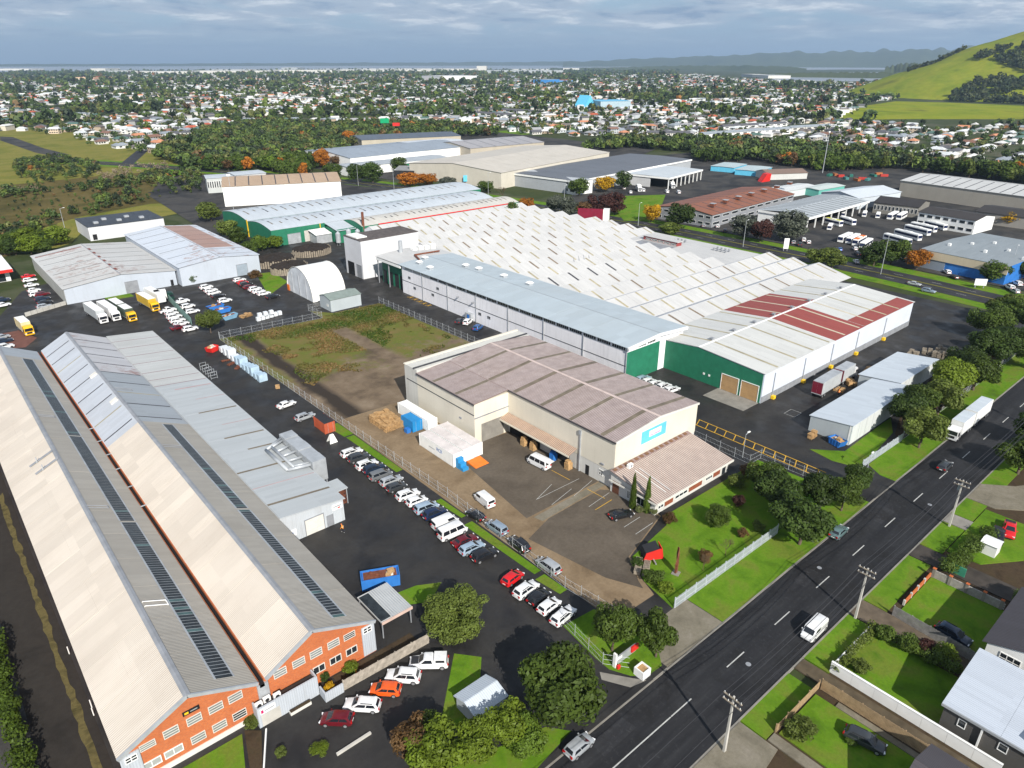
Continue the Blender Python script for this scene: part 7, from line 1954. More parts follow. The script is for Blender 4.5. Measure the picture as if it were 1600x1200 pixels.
big('white mall building in the far centre', (690, 128), (745, 127), 160, 22, (.72, .72, .72), (.6, .6, .6))
big('white shed under the grassy field at the right', (1335, 162), (1362, 159), 25, 6, (.6, .62, .65), (.55, .58, .6))
big('red roofed house under the volcanic hill', (1466, 144), (1494, 143), 25, 6, (.55, .5, .42), (.55, .12, .04), 'house')
k = 0
for px0, px1, py, h in ((0, 45, 110, 9), (142, 165, 111.5, 14), (165, 210, 114.5, 10), (210, 300, 115.5, 10), (300, 420, 115, 11), (330, 400, 112, 10), (420, 520, 114, 12), (520, 600, 112, 10), (440, 465, 110.6, 16), (610, 680, 112.5, 10), (690, 760, 111, 11), (760, 880, 114.5, 12), (800, 860, 111, 9), (880, 905, 109, 9), (1180, 1200, 121, 8), (1200, 1235, 122.5, 8), (745, 760, 112, 26), (500, 560, 110.2, 9), (560, 700, 110, 9)):
 k += 1
 lab = '%s pale long warehouse roof on the horizon, %s from the left' % (('broad', 'narrow')[px1 - px0 < 60], ORD[k - 1] if k <= 22 else 'last')
 block('distant_warehouse', lab, 'warehouse', G(px0, py), G(px1, py), 260, h * 1.7, .5, M['offwhite'] if k % 3 else M['annex_roof'], M['offwhite'] if k % 4 else M['annex_roof'], 1, None, 0, 1, None, 'long warehouses on the horizon')
tpts = []
def scatter(P, step, zmul=1.0, fill=1.0):
 xs_ = [p[0] for p in P]; ys_ = [p[1] for p in P]
 for x in np.arange(min(xs_), max(xs_), step):
  for y in np.arange(min(ys_), max(ys_), step):
   if RN.random() > fill: continue
   a, b = x + RN.uniform(-.5, .5) * step, y + RN.uniform(-.5, .5) * step
   if inpoly(a, b, P): tpts.append((math.hypot(a, b), a, b, zmul))
scatter(ZB1, 7.0, 1.05); scatter(ZB2, 7.5, 1.0)
for P in ZM: scatter(P, 6.0, .48, .8)
scatter(wpoly((0, 290), (150, 275), (310, 262), (320, 300), (200, 318), (60, 345), (-20, 370)), 6, .2, .4)
hpos = [(x, y) for d, x, y in cand]
for d, x, y in cand:
 for _ in range(3 if d < 2500 else 2):
  if RN.random() < .62:
   a, b = x + RN.choice([-1, 1]) * RN.uniform(8, 14), y + RN.choice([-1, 1]) * RN.uniform(9, 14)
   tpts.append((math.hypot(a, b), a, b, RN.uniform(.4, .95) * (1 if d < 1800 else 1.3)))
for _ in range(26000):
 d = 560 + 7000 * RN.random() ** 1.7; q = AZ - RN.uniform(-.68, .68)
 a, b = d * math.cos(q), d * math.sin(q)
 if not (560 < d < 7600) or not (-60 < PJ(a, b)[0] < 1660): continue
 if (d > 1100 and nz(Vector((a / 230, b / 230, 2.2))) < -.10 or d > 3500 or (d > 1100 and nz(Vector((a / 140, b / 140, 8))) > .18)) and terrain_h(a, b) < .5 and not inpoly(a, b, HILLF):
  px, py = PJ(a, b)
  if (px > 1060 and py < 131) or (px > 960 and py < 110): continue
  if not (inpoly(a, b, ZH) or (d > 3000)): continue
  tpts.append((d, a, b, RN.choice((.5, .7, .9, 1.1, 1.6)) * (1 if d < 2500 else 1.4)))
tpts = [p for p in tpts if 250 < p[0]]
tpts.sort()
NT_IND = 175
TC = ['dark', 'mid', 'mid', 'dark', 'olive', 'light', 'mid', 'dark', 'mid', 'mid', 'olive', 'dark', 'mid', 'light', 'brown', 'dark', 'mid', 'olive', 'mid', 'dark', 'orange']
TCW = {'dark': 'dark green', 'mid': 'mid green', 'olive': 'olive', 'light': 'light green', 'brown': 'brown', 'orange': 'russet'}
def zone_of(x, y):
 if inpoly(x, y, ZB1): return 'bush belt beyond the depots'
 if inpoly(x, y, ZB2): return 'bush belt behind the distant white halls'
 if inpoly(x, y, ZH): return 'suburb beyond the factories'
 return 'scrub flats at the left'
big_first = sorted(tpts, key=lambda p: p[0] / (p[3] + .2) * (1.5 if inpoly(p[1], p[2], ZH) else 1))
ind = big_first[:NT_IND]; rest = big_first[NT_IND:]
for d, x, y, s in ind:
 c = RN.choice(TC); px, py = PJ(x, y); zn = zone_of(x, y)
 if zn.startswith('sub'): s *= .62
 tree('far', '%s %s tree in the %s, %s' % ('tall' if s > .9 else ('low' if s < .6 else 'middling'), TCW[c], zn.split(' b')[0] if 'bush' not in zn else 'bush belt', next(p for q, p in PH if px < q)), (x, y), 5.0 * s * RN.uniform(.85, 1.2), 10 * s * RN.uniform(.8, 1.25), c, 'tree', 'tree', 'trees in the ' + zn)
def treemass(name, pts, nq, lq, label, cols, seed):
 rg = np.random.default_rng(seed); n = len(pts)
 P = np.array([(p[1], p[2], terrain_h(p[1], p[2])) for p in pts]); s = np.array([p[3] for p in pts]) * rg.uniform(.8, 1.25, n)
 lump = rg.normal(size=(n, 5, 3)); lump /= np.linalg.norm(lump, axis=2)[:, :, None]; lump *= .55
 li = rg.integers(0, 5, (n, nq))
 d = rg.normal(size=(n, nq, 3)); d /= np.linalg.norm(d, axis=2)[:, :, None]
 off = lump[np.arange(n)[:, None], li] + d * .48
 ctr_ = off * np.array([4.6, 4.6, 3.9]) * s[:, None, None]; ctr_[:, :, 2] += (4.9 * s)[:, None]
 ctr_[:, :, 2] = np.maximum(ctr_[:, :, 2], .1)
 C_ = P[:, None, :] + ctr_
 nn = d + rg.normal(size=d.shape) * .4; nn /= np.linalg.norm(nn, axis=2)[:, :, None]
 a = np.cross(nn, rg.normal(size=d.shape)); a /= np.linalg.norm(a, axis=2)[:, :, None]; b = np.cross(nn, a)
 sz = (lq * s)[:, None, None] * rg.uniform(.7, 1.3, (n, nq, 1))
 V = np.stack([C_ - a * sz, C_ - b * sz * .8, C_ + a * sz, C_ + b * sz * .8], 2).reshape(-1, 3)
 ci = rg.choice(len(cols), n, p=np.array([c[1] for c in cols]) / sum(c[1] for c in cols))
 col = np.array([c[0] for c in cols])[ci][:, None, :] * rg.uniform(.75, 1.25, (n, 1, 1)) * (1 + (rg.random((n, nq, 1)) - .5) * .5)
 col = np.concatenate([col, np.ones((n, nq, 1))], 2).reshape(-1, 4)
 o = bpy.data.objects.new(name, quads_mesh(name, V, None, vcmat('leaf_mass_' + name, .6), col)); COL.objects.link(o)
 return tag(o, label, 'trees', None, 'stuff')
FC = [((.042, .068, .018), 5), ((.062, .095, .02), 4), ((.095, .105, .028), 2.5), ((.10, .14, .024), 1.5), ((.12, .075, .03), .4), ((.24, .10, .02), .08), ((.022, .034, .014), 3)]
nr = [p for p in rest if p[0] < 1100]; fr = [p for p in rest if p[0] >= 1100]
treemass('bush', nr, 110, 1.05, 'thick green bush belt and garden trees behind the factories', FC, 3)
treemass('distant_trees', fr, 26, 2.1, 'distant tree cover through the suburb towards the horizon', FC, 4)
rd = []
for P_ in (((150, 276), (205, 262), (262, 256), (268, 264), (215, 274), (165, 284)), ((0, 300), (60, 296), (60, 302), (0, 306))):
 for _ in range(700):
  a, b = G(RN.uniform(0, 270), RN.uniform(255, 306))
  if inpoly(a, b, wpoly(*P_)): rd.append((0, a, b, RN.uniform(.3, .5)))
treemass('dry_brush', rd, 40, .7, 'strip of pale dry bare brush on the flats at the left', [((.22, .17, .12), 1), ((.16, .12, .08), 1)], 8)
hp = []
for _ in range(9000):
 a, b = HCX + RN.uniform(-540, 300), HCY + RN.uniform(-480, 400); h_ = terrain_h(a, b)
 px, py = PJ(a, b, h_)
 ok = inpoly(px, py, ((1520, 92), (1545, 80), (1600, 72), (1640, 85), (1640, 118), (1590, 112), (1560, 98), (1530, 94))) or inpoly(px, py, ((1490, 150), (1520, 128), (1560, 124), (1640, 125), (1640, 145), (1590, 142), (1560, 150), (1520, 162), (1485, 160))) or inpoly(px, py, ((1535, 160), (1600, 150), (1640, 150), (1640, 190), (1560, 182)))
 if ok: hp.append((0, a, b, RN.uniform(1.0, 1.7)))
for _ in range(700):
 px, py = RN.uniform(1410, 1490), RN.uniform(132, 146)
 a, b = G(px, py);
 if math.hypot(a, b) > 1000: hp.append((0, a, b, RN.uniform(.8, 1.3)))
treemass('hill_trees', hp, 60, 1.3, 'dark trees scattered over the slopes of the volcanic hill', [((.03, .045, .014), 3), ((.05, .06, .018), 2)], 6)
tree('conifer', 'tall dark pine standing alone at the foot of the volcanic hill', G(1473, 148), 11, 36, 'dark', 'pine_tree', 'pine tree')
def mast(label, p, h, name='light_mast', arm=0, group=None, r=.14):
 t = thing(name, label, 'light mast' if name == 'light_mast' else 'street lamp', (p[0], p[1], 0), RN.uniform(-.2, .2), group)
 MB().tube((0, 0, -.2), (0, 0, h), r, r * .6, n=7).build('pole', M['galv'], t, local=True)
 if arm: MB().tube((0, 0, h - .1), (arm, 0, h + .25), .06, n=5).build('arm', M['galv'], t, local=True); MB().box(arm - .3, arm + .5, -.15, .15, h + .15, h + .32).build('lamp', M['white'], t, local=True)
 else: MB().box(-.9, .9, -.25, .25, h, h + .9).build('floodlight', M['white'], t, local=True)
 return t
for bx_, by_, ty_, lab in ((1376, 428, 368, 'tall street lamp by the dark round tree on the main road verge'), (1161, 385, 345, 'street lamp in front of the silvery trees'), (1285, 270, 207, 'very tall light mast at the bush belt right of centre'), (881, 332, 290, 'street lamp by the columned office'), (997, 352, 318, 'street lamp by the brilliant yellow tree'), (763, 305, 270, 'street lamp below the beige warehouse'), (560, 290, 258, 'street lamp at the main road junction'), (616, 300, 266, 'street lamp by the wide orange trees'), (368, 345, 275, 'tall floodlight mast at the corner of the green factory'), (1577, 428, 385, 'street lamp by the blue walled warehouse'), (1500, 300, 215, 'mast among the bush at the right') if 0 else (1370, 250, 223, 'thin mast in the bush belt at the right'), (1003, 228, 205, 'thin mast left of the bush belt'), (1088, 230, 204, 'thin mast at the edge of the terraces'), (1595, 265, 242, 'thin mast in the bush at the right edge'), (103, 363, 326, 'timber pole on the rough pasture at the left'), (1103, 122, 103, 'tall mast far away in front of the harbour')):
 x, y = G(bx_, by_); lo, hi = 0, 90
 for _ in range(40):
  m_ = (lo + hi) / 2
  if PJ(x, y, m_)[1] > ty_: lo = m_
  else: hi = m_
 mast(lab, (x, y), lo, 'light_mast' if 'mast' in lab or 'pole' in lab else 'street_lamp', 0 if 'mast' in lab else 1.6, None, .14 if bx_ != 1285 else .35)
hz = MB().box(-22500, 22500, -22500, 22500, -4, 480)
hm = bpy.data.materials.new('haze'); hm.use_nodes = True
tn = hm.node_tree; tn.nodes.clear()
pv = tn.nodes.new('ShaderNodeVolumePrincipled'); pv.inputs['Color'].default_value = (.56, .76, 1.0, 1); pv.inputs['Density'].default_value = HAZE; pv.inputs['Anisotropy'].default_value = .2
on = tn.nodes.new('ShaderNodeOutputMaterial'); tn.links.new(pv.outputs[0], on.inputs['Volume'])
tag(hz.build('haze', hm), kind='stuff')
# houses and gardens across the street
def villa(label, x0, x1, y0, y1, h, rise, wm, rm, axis='x', flat=False, z2=None):
 t = thing('house', label, 'house', ((x0 + x1) / 2, (y0 + y1) / 2, 0))
 if flat:
  MB().box(x0, x1, y0, y1, -.3, h).build('wall', wm, t)
  s_ = Slope((x0 - .3, y0 - .3, h), (x0 - .3, y1 + .3, h), (x1 + .3, y0 - .3, h + rise), (x1 + .3, y1 + .3, h + rise))
  for i in range(3): s_.part('roof_panel', rm, t, i / 3 + .001, (i + 1) / 3)
  MB().box(x0 + .6, x1 - .6, (y0 + y1) / 2 - .2, (y0 + y1) / 2 + .2, h + rise * .5 + .5, h + rise + .3).build('roof_duct', M['white'], t)
  MB().box(x0 - .45, x0 - .31, y0 - .3, y1 + .3, h - .25, h + .1).build('gutter', M['galv'], t)
 else:
  gable_walls(t, x0, x1, y0, y1, h, h + rise, axis, wm)
  for s_ in gable_slopes(x0, x1, y0, y1, h, h + rise, axis, .5): s_.part('roof', rm, t)
 return t
tile = roofmat('dark_grey_tile_roof', (.075, .068, .075), 'x', (.05, .045, .045), .3, .35, .35, .1)
v1 = villa('white two storey house with dark tiled roof cut by the right edge', 93.5, 108.5, -4, 12.2, 5.6, 2.6, M['white'], tile, 'x')
window(v1, '-x', 93.5, 8.2, 10.6, 3.4, 5.0, M['white'], M['glass'], 3, 2); window(v1, '-x', 93.5, 5.6, 6.6, 1.6, 2.5, M['white'], M['glass'], 1, 1); window(v1, '-x', 93.5, 1, 4, 3.4, 5, M['white'], M['glass'], 3, 2)
v2 = villa('dark grey box house with pale sloping steel roof at the bottom right', 80.0, 91.0, -6, 12.2, 4.3, 1.2, wallmat('dark_grey_render', (.085, .08, .075), 'y', 0, (.06, .055, .05), .2), roofmat('pale_steel_villa_roof', (.44, .48, .54), 'x', (.40, .42, .46), .2, .6, .3, .04), 'x', True)
for a, b in ((9.6, 10.5), (5.2, 6.2), (.5, 2.8)): window(v2, '-x', 80.0, a, b, 2.2, 3.4, M['white'], M['glass'], 1 if b - a < 1.5 else 2, 1)
MB().box(79.7, 79.99, 7.9, 8.1, 0, 4.2).build('downpipe', M['white'], v2)
v3 = villa('house with dark slate coloured roof cut by the bottom edge beside the white wall', 62.5, 73.5, -3, 10.8, 3.2, 2.4, M['offwhite'], tile, 'y')
v4 = villa('brown roofed house off the right edge beyond the breeze block wall', 112.5, 128, -8, 6.5, 3.2, 2.2, M['cream'], tile, 'x')
x, y = G(1545, 862)
sh_ = thing('garden_shed', 'small white garden shed in the dark yard at the right', 'shed', (x, y, 0))
MB().box(x - 1.3, x + 1.3, y - 1.2, y + 1.2, -.1, 2.0).build('wall', M['white'], sh_)
for s_ in gable_slopes(x - 1.3, x + 1.3, y - 1.2, y + 1.2, 2.0, 2.35, 'y', .12): s_.part('roof', M['white'], sh_)
MB().box(x + .2, x + 1.0, y - 1.24, y - 1.203, .05, 1.8).build('door', M['offwhite'], sh_)
x, y = G(752, 1105)
sh_ = thing('garden_shed', 'pale grey gable roofed shed between the trees by the car park', 'shed', (x, y, 0), .0)
gable_walls(sh_, x - 2.4, x + 2.4, y - 2.0, y + 2.0, 2.0, 2.7, 'x', M['shed_wall'])
for s_ in gable_slopes(x - 2.4, x + 2.4, y - 2.0, y + 2.0, 2.0, 2.7, 'x', .25): s_.part('roof', M['shed_roof'], sh_)
def paling(name, label, a, b, h, step, m, w=.14, th=.03, post=None, cat='fence', rail=True, gap_jit=.02, pieces=True):
 """board fence: posts, rails and separate boards"""
 L = math.hypot(b[0] - a[0], b[1] - a[1]); ang = math.atan2(b[1] - a[1], b[0] - a[0])
 t = thing(name, label, cat, (a[0], a[1], 0), ang)
 pm = MB().box(-w / 2, w / 2, -th / 2, th / 2, .03, h).mesh('plank', m)
 n = int(L / step)
 for i in range(min(n, 290)): inst('plank', pm, t, ((i + .5) * step, 0, 0), RN.uniform(-.02, .02), (1, 1, 1 + RN.uniform(-gap_jit, gap_jit)))
 mb = MB()
 if rail: mb.box(0, L, th, th + .06, h * .25, h * .25 + .1).box(0, L, th, th + .06, h * .75, h * .75 + .1); mb.build('rail', m, t, local=True)
 for i in range(int(L / 2.6) + 1): MB().box(i * 2.6 - .06, i * 2.6 + .06, th, th + .14, -.1, h + .03).build('post', post or m, t, local=True)
 return t
grey_wood = simple('silvered_timber', (.25, .24, .225), .85, .25, 1.5); tan_wood = simple('tan_timber', (.33, .23, .13), .85, .2, 1.5)
paling('paling_fence', 'weathered grey paling fence between two gardens at the right', (95.9, 24.4), (94.9, 12.3), 1.8, .16, grey_wood)
paling('timber_fence', 'tan timber fence along the muddy drive at the bottom right', (74.8, 24.6), (74.9, 11.5), 1.8, .16, tan_wood)
paling('timber_fence', 'tan timber fence along the front of the small lawn', (64.4, 24.9), (74.8, 24.8), 1.4, .16, tan_wood)
paling('timber_fence', 'weathered board fence beside the slanted row of cars', (27.3, 65.3), (40.6, 64.9), 1.8, .22, simple('bleached_boards', (.34, .30, .25), .85, .3, 1.5), .2)
ww = thing('garden_wall', 'long white rendered garden wall running from the street', 'wall', (78.7, 15, 0))
for i in range(7): MB().box(78.6, 78.82, 25.3 - (i + 1) * 2.9 + .02, 25.3 - i * 2.9, -.1, 1.7).build('panel', M['white'], ww)
MB().box(78.55, 78.87, 5, 25.3, 1.703, 1.78).build('coping', M['white'], ww)
for i in range(4): MB().box(78.95 + i * 3, 81.9 + i * 3, 25.15, 25.3, -.1, .9).build('front_panel', M['white'], ww)
bw = thing('breeze_block_wall', 'grey breeze block wall with brick caps round the square lawn', 'wall', (104, 24, 0))
bm_ = MB().box(-.19, .19, -.1, .1, 0, .19).mesh('brick', simple('grey_block', (.33, .31, .28), .85, .2, 2))
for j in range(7):
 for i in range(24):
  inst('brick', bm_, bw, (109.6 - 104, 23.9 - 24 - i * .42 - (j % 2) * .2, j * .2), math.pi / 2)
for i in range(5): MB().box(109.4, 109.8, 23.7 - i * 2.4, 24.1 - i * 2.4, 0, 1.65).build('pier', M['concrete'], bw); MB().box(109.35, 109.85, 23.65 - i * 2.4, 24.15 - i * 2.4, 1.653, 1.73).build('cap', M['brick'], bw)
for i in range(4): MB().box(99.6 + i * 2.5, 101.9 + i * 2.5, 24.1, 24.3, 0, .75).build('low_panel', M['brick'], bw); MB().box(99.3 + i * 2.5, 99.6 + i * 2.5, 24.05, 24.35, 0, .95).build('pier', M['concrete_pale'], bw)
tag(MB().box(113.2, 113.35, 20.5, 23.8, 0, 1.6).build('green_gate', simple('green_gate_paint', (.05, .25, .16), .5)), 'green side gate at the end of the clipped hedge', 'gate')
for i, (c, lab) in enumerate((('yellow', 'yellow lidded bin by the hedge, nearest the white shed'), ('ltblue', 'turquoise tub beside the yellow bins'), ('yellow', 'yellow lidded bin by the hedge, in the middle'), ('red', 'red lidded bin by the hedge, nearest the green gate'))):
 p = G((1501, 1503, 1493, 1487)[i], (877, 881, 883, 890)[i]); b_ = thing('wheelie_bin', lab, 'bin', (p[0], p[1], 0)); MB().box(-.25, .25, -.28, .28, .05, .9).build('body', M['dark'], b_, local=True); MB().box(-.28, .28, -.32, .32, .903, 1.0).build('lid', M[c], b_, local=True)
# steel fences
def palisade(label, a, b, h=2.0, step=.19, m=None):
 t = paling('palisade_fence', label, a, b, h, step, m or simple('pale_palisade', (.50, .54, .58), .5, .1), .075, .03)
 return t
palisade('pale steel palisade fence along the front of the office lawn', (72.6, 46.45), (101.2, 46.2))
palisade('pale steel palisade fence on the verge beside the gate driveway', (134.4, 46.6), (152, 46.2), 1.9)
def mesh_fence(label, pts, h=2.0, step=3.0, wire=.007, top=True):
 """chain-link: posts, rails and a coarse net of real wires"""
 a0 = pts[0]; t = thing('chain_link_fence', label, 'fence', (a0[0], a0[1], 0))
 pm = MB().tube((0, 0, -.1), (0, 0, h + .35), .05, n=5).mesh('post', M['galv']); k = 0
 net = MB(); rail = MB()
 for a, b in zip(pts, pts[1:]):
  L = math.hypot(b[0] - a[0], b[1] - a[1]); u = ((b[0] - a[0]) / L, (b[1] - a[1]) / L); n = max(1, int(L / step))
  for i in range(n):
   inst('post', pm, t, (a[0] + u[0] * L * i / n - a0[0], a[1] + u[1] * L * i / n - a0[1], 0)); k += 1
  for z in (.08, h * .5, h): rail.tube((*a, z), (*b, z), .025, n=4, caps=False)
  for i in range(int(L / .9)):
   p = (a[0] + u[0] * .9 * i, a[1] + u[1] * .9 * i); q = (p[0] + u[0] * .9, p[1] + u[1] * .9)
   net.tube((*p, .1), (*q, h), wire, n=3, caps=False); net.tube((*q, .1), (*p, h), wire, n=3, caps=False)
 rail.build('rail', M['galv'], t); tag(net.build('wire_mesh', M['galv'], t), kind='stuff')
mesh_fence('chain link fence between the row of cars and the gravel yard', [(62.2, 204.5), (63.2, 135), (64.2, 93), (63.2, 60.5), (64.2, 51)])
mesh_fence('chain link fence along the far sides of the vacant lot', [(62.4, 205.6), (94.3, 202.8), (94.3, 212.4), (98.9, 212.2)])
mesh_fence('chain link fence between the vacant lot and the white hall', [(116.4, 204.4), (117.3, 156), (117.4, 132.8)])
mesh_fence('chain link fence beside the cream warehouse and office on the gate side', [(118.6, 77), (118.2, 62.4), (122, 62.2), (122.6, 46.9)])
mesh_fence('chain link fence round the grass corner with the two trees', [(57.6, 55.5), (56.3, 46.2), (58.5, 43.4)], 1.8)
mesh_fence('wire fence in front of the timber yard under the grove', [(152.5, 46.3), (205, 46.0), (240, 46.6)], 1.8)
gs = thing('screen_fence', 'pale green solid screen fence between the trucks and the wet lot', 'fence', (*G(262, 463), 0))
A_, B_ = G(258, 464), G(300, 508)
for i in range(12):
 f0, f1 = i / 12, (i + 1) / 12 - .004
 p, q = (A_[0] + (B_[0] - A_[0]) * f0, A_[1] + (B_[1] - A_[1]) * f0), (A_[0] + (B_[0] - A_[0]) * f1, A_[1] + (B_[1] - A_[1]) * f1)
 MB().hexa([(p[0], p[1], 0), (q[0], q[1], 0), (q[0] + .1, q[1], 0), (p[0] + .1, p[1], 0)], [(p[0], p[1], 2.4), (q[0], q[1], 2.4), (q[0] + .1, q[1], 2.4), (p[0] + .1, p[1], 2.4)]).build('panel', simple('green_screen', (.16, .27, .24), .7), gs)
lw_ = thing('retaining_wall', 'low pale wall between the car row and the truck yard', 'wall', (*G(60, 490), 0))
A_, B_ = G(40, 495), G(104, 476)
for i in range(7):
 f0, f1 = i / 7, (i + 1) / 7 - .005; p, q = [(A_[0] + (B_[0] - A_[0]) * f, A_[1] + (B_[1] - A_[1]) * f) for f in (f0, f1)]
 MB().hexa([(*p, 0), (*q, 0), (q[0], q[1] + .3, 0), (p[0], p[1] + .3, 0)], [(*p, 1.3), (*q, 1.3), (q[0], q[1] + .3, 1.3), (p[0], p[1] + .3, 1.3)]).build('panel', M['concrete_pale'], lw_)
# power poles and wires
PT = []
for x, y, h, lab in ((57.4, 27.6, 9.0, 'pale concrete power pole with double crossarms nearest the viewer'), (91.2, 27.7, 9.2, 'pale concrete power pole by the gravel drive behind the white van'), (126.3, 27.4, 9.6, 'power pole with a transformer by the clipped hedge'), (180, 27.4, 9.4, 'power pole far up the street at the right edge')):
 t = thing('power_pole', lab, 'power pole', (x, y, 0), RN.uniform(-.05, .05))
 MB().hexa([(-.2, -.15, -.2), (.2, -.15, -.2), (.2, .15, -.2), (-.2, .15, -.2)], [(-.11, -.09, h), (.11, -.09, h), (.11, .09, h), (-.11, .09, h)]).build('pole', M['concrete_pale'], t, local=True)
 for z in (h - .25, h - 1.1):
  ca = MB().box(-.28, -.115, -1.25, 1.25, z, z + .12).build('crossarm', M['timber'], t, local=True)
  for yy in (-1.1, -.5, .5, 1.1): MB().tube((-.2, yy, z + .12), (-.2, yy, z + .32), .05, n=6).build('insulator', M['white'], ca, local=True)
 if x > 120: MB().tube((.35, .3, h - 2.3), (.35, .3, h - 1.2), .3, n=10).build('transformer', M['galv'], t, local=True)
 PT.append((x, y, h))
wires = MB()
for (xa, ya, ha), (xb, yb_, hb) in zip(PT, PT[1:]):
 for yy, dz in ((-1.1, .05), (-.5, .05), (.5, .05), (1.1, .05), (-.9, -.8), (.9, -.8)):
  p = None
  for i in range(9):
   f = i / 8; q = (xa + (xb - xa) * f, ya + yy + (yb_ - ya) * f, ha + dz + (hb - ha) * f - .9 * 4 * f * (1 - f))
   if p: wires.tube(p, q, .034, n=3, caps=False)
   p = q
for yy in (-1.1, 1.1): wires.tube((20, 27.6 + yy, 8.9), (57.4, 27.6 + yy, 9.0), .034, n=3, caps=False)
tag(wires.build('power_lines', M['dark']), 'thin power lines strung between the poles along the street', 'power lines')
for px, py, h, lab in ((1160, 715, 5.5, 'thin lamp post at the corner fence of the office'), (1353, 742, 4.5, 'pale lamp post by the gate fence on the verge')): mast(lab, G(px, py), h, 'street_lamp', .9, None, .08)
# markings
def stripe(a, b, w, m, z=.045):
 d = Vector((b[0] - a[0], b[1] - a[1])).normalized(); n = Vector((-d.y, d.x)) * (w / 2)
 tag(MB().poly([(a[0] + n.x, a[1] + n.y, z), (a[0] - n.x, a[1] - n.y, z), (b[0] - n.x, b[1] - n.y, z), (b[0] + n.x, b[1] + n.y, z)]).build('road_marking', m), kind='structure')
YL, WL = M['line_yellow'], M['line_white']
for x in (124.2, 126.9): stripe((x, 50.5), (x, 81), .22, YL)
for i in range(13): stripe((124.3, 51 + i * 2.4), (126.8, 52 + i * 2.4), .2, YL, .05)
for a, b in (((838, 781), (862, 757)), ((862, 789), (893, 764)), ((897, 775), (925, 751)), ((920, 792), (952, 770))): stripe(G(*a), G(*b), .09, WL)
stripe(G(840, 780), G(905, 748), .09, WL)
for a, b in (((975, 824), (1000, 808)), ((993, 835), (1020, 817))): stripe(G(*a), G(*b), .1, WL)
for a, b in (((930, 797), (956, 781)), ((917, 764), (945, 779)), ((862, 735), (890, 750))): stripe(G(*a), G(*b), .14, YL)
for i in range(5):
 p = G(640 + i * 7, 466 + i * 3.2); stripe(p, (p[0] + 1.8, p[1] + .8), .3, YL); stripe((p[0] + 1.8, p[1]), (p[0], p[1] + 1.6), .3, YL, .05)
for i in range(6): stripe((-30, 60 + i * 5), (-12, 60 + i * 5), .15, WL)
p = G(1225, 646); stripe(p, (p[0] + 3.2, p[1]), .09, WL); stripe(p, (p[0], p[1] - 2.6), .09, WL); stripe((p[0] + 3.2, p[1]), (p[0] + 3.2, p[1] - 2.6), .09, WL); stripe((p[0], p[1] - 2.6), (p[0] + 3.2, p[1] - 2.6), .09, WL)
# containers, skips, stacks
def container(label, c, L, rz, m, h=2.6, w=2.44, roof=None, name='shipping_container', group=None, doors=True, z=.05):
 t = thing(name, label, 'container', (c[0], c[1], z), rz, group); k = L / 2
 MB().box(-k, k, -w / 2, w / 2, 0, h).build('body', m, t, local=True)
 mb = MB()
 for i in range(int(L / .45)):
  x = -k + .25 + i * .45
  for s in (-1, 1): mb.box(x, x + .2, s * w / 2 - .03, s * w / 2 + .03, .2, h - .2)
 tag(mb.build('corrugation', m, t, local=True), kind='stuff')
 MB().box(-k + .05, k - .05, -w / 2 + .05, w / 2 - .05, h + .002, h + .03).build('roof', roof or m, t, local=True)
 for s in (-1, 1):
  for e in (-k, k): MB().box(e - .07, e + .07, s * w / 2 - .07, s * w / 2 + .07, 0, h + .04).build('corner_post', m, t, local=True)
 if doors:
  for s in (-1, 1):
   d = MB().box(-k - .045, -k - .003, s * w / 4 - .55, s * w / 4 + .55, .1, h - .1).build('door', m, t, local=True)
   MB().tube((-k - .07, s * w / 4 - .2, .1), (-k - .07, s * w / 4 - .2, h - .1), .025, n=5).build('lock_rod', M['galv'], d, local=True)
 return t
wr_ = simple('white_container_roof', (.62, .57, .55), .6, .15, .5)
cA = container('white refrigerated container with blue lettering, nearest the fence of the pair', (72.7, 107), 12.2, math.pi / 2, M['white'], 2.9, roof=wr_)
cB = container('white container of the pair, against the wall side with rusty seams', (75.4, 107.2), 12.2, math.pi / 2, M['white'], 2.9, roof=wr_)
cC = container('third white container at the loading door side of the pair', (78.0, 107.4), 12.2, math.pi / 2, M['white'], 2.9, roof=wr_)
text_part('RCR', 1.1, (-1.2, 1.256, 1.75), (math.pi / 2, 0, math.pi), M['blue'], None).parent = cA
MB().box(.5, 2.6, 1.25, 1.262, 1.2, 1.4).build('lettering', M['galv'], cA, local=True)
container('long white container behind the blue one beside the pale wall', (77.5, 123), 12.2, math.pi / 2, M['white'], 2.7)
container('short bright blue container next to the pallet stacks', (74.7, 121), 4.5, math.pi / 2, simple('cobalt_blue', (.02, .22, .50), .5), 2.6)
container('small rusty orange container with dark top by the grass strip', G(508, 670), 5, math.pi / 2, simple('faded_orange_red', (.42, .09, .04), .6), 2.5, roof=M['dark'])
st_ = thing('steps', 'blue steel steps at the end of the white container', 'steps', (72.8, 99.8, 0));
for i in range(3): MB().box(71.9, 73.3, 98.3 + i * .8, 99.1 + i * .8, 0, .7 + i * .75).build('step', simple('step_blue', (.03, .25, .52), .5), st_)
tag(MB().hexa([(74.6, 97.6, .03), (78.0, 97.6, .03), (78.0, 100.6, .03), (74.6, 100.6, .03)], [(74.6, 97.6, .1), (78.0, 97.6, .1), (78.0, 100.6, .5), (74.6, 100.6, .5)]).build('loading_ramp', M['orange']), 'bright orange loading ramp plate in front of the white containers', 'ramp')
tag(MB().box(72.2, 73.2, 119.2, 120.4, 0, 1.0).build('blue_crate', M['blue']), 'small blue bin beside the short blue container', 'bin')
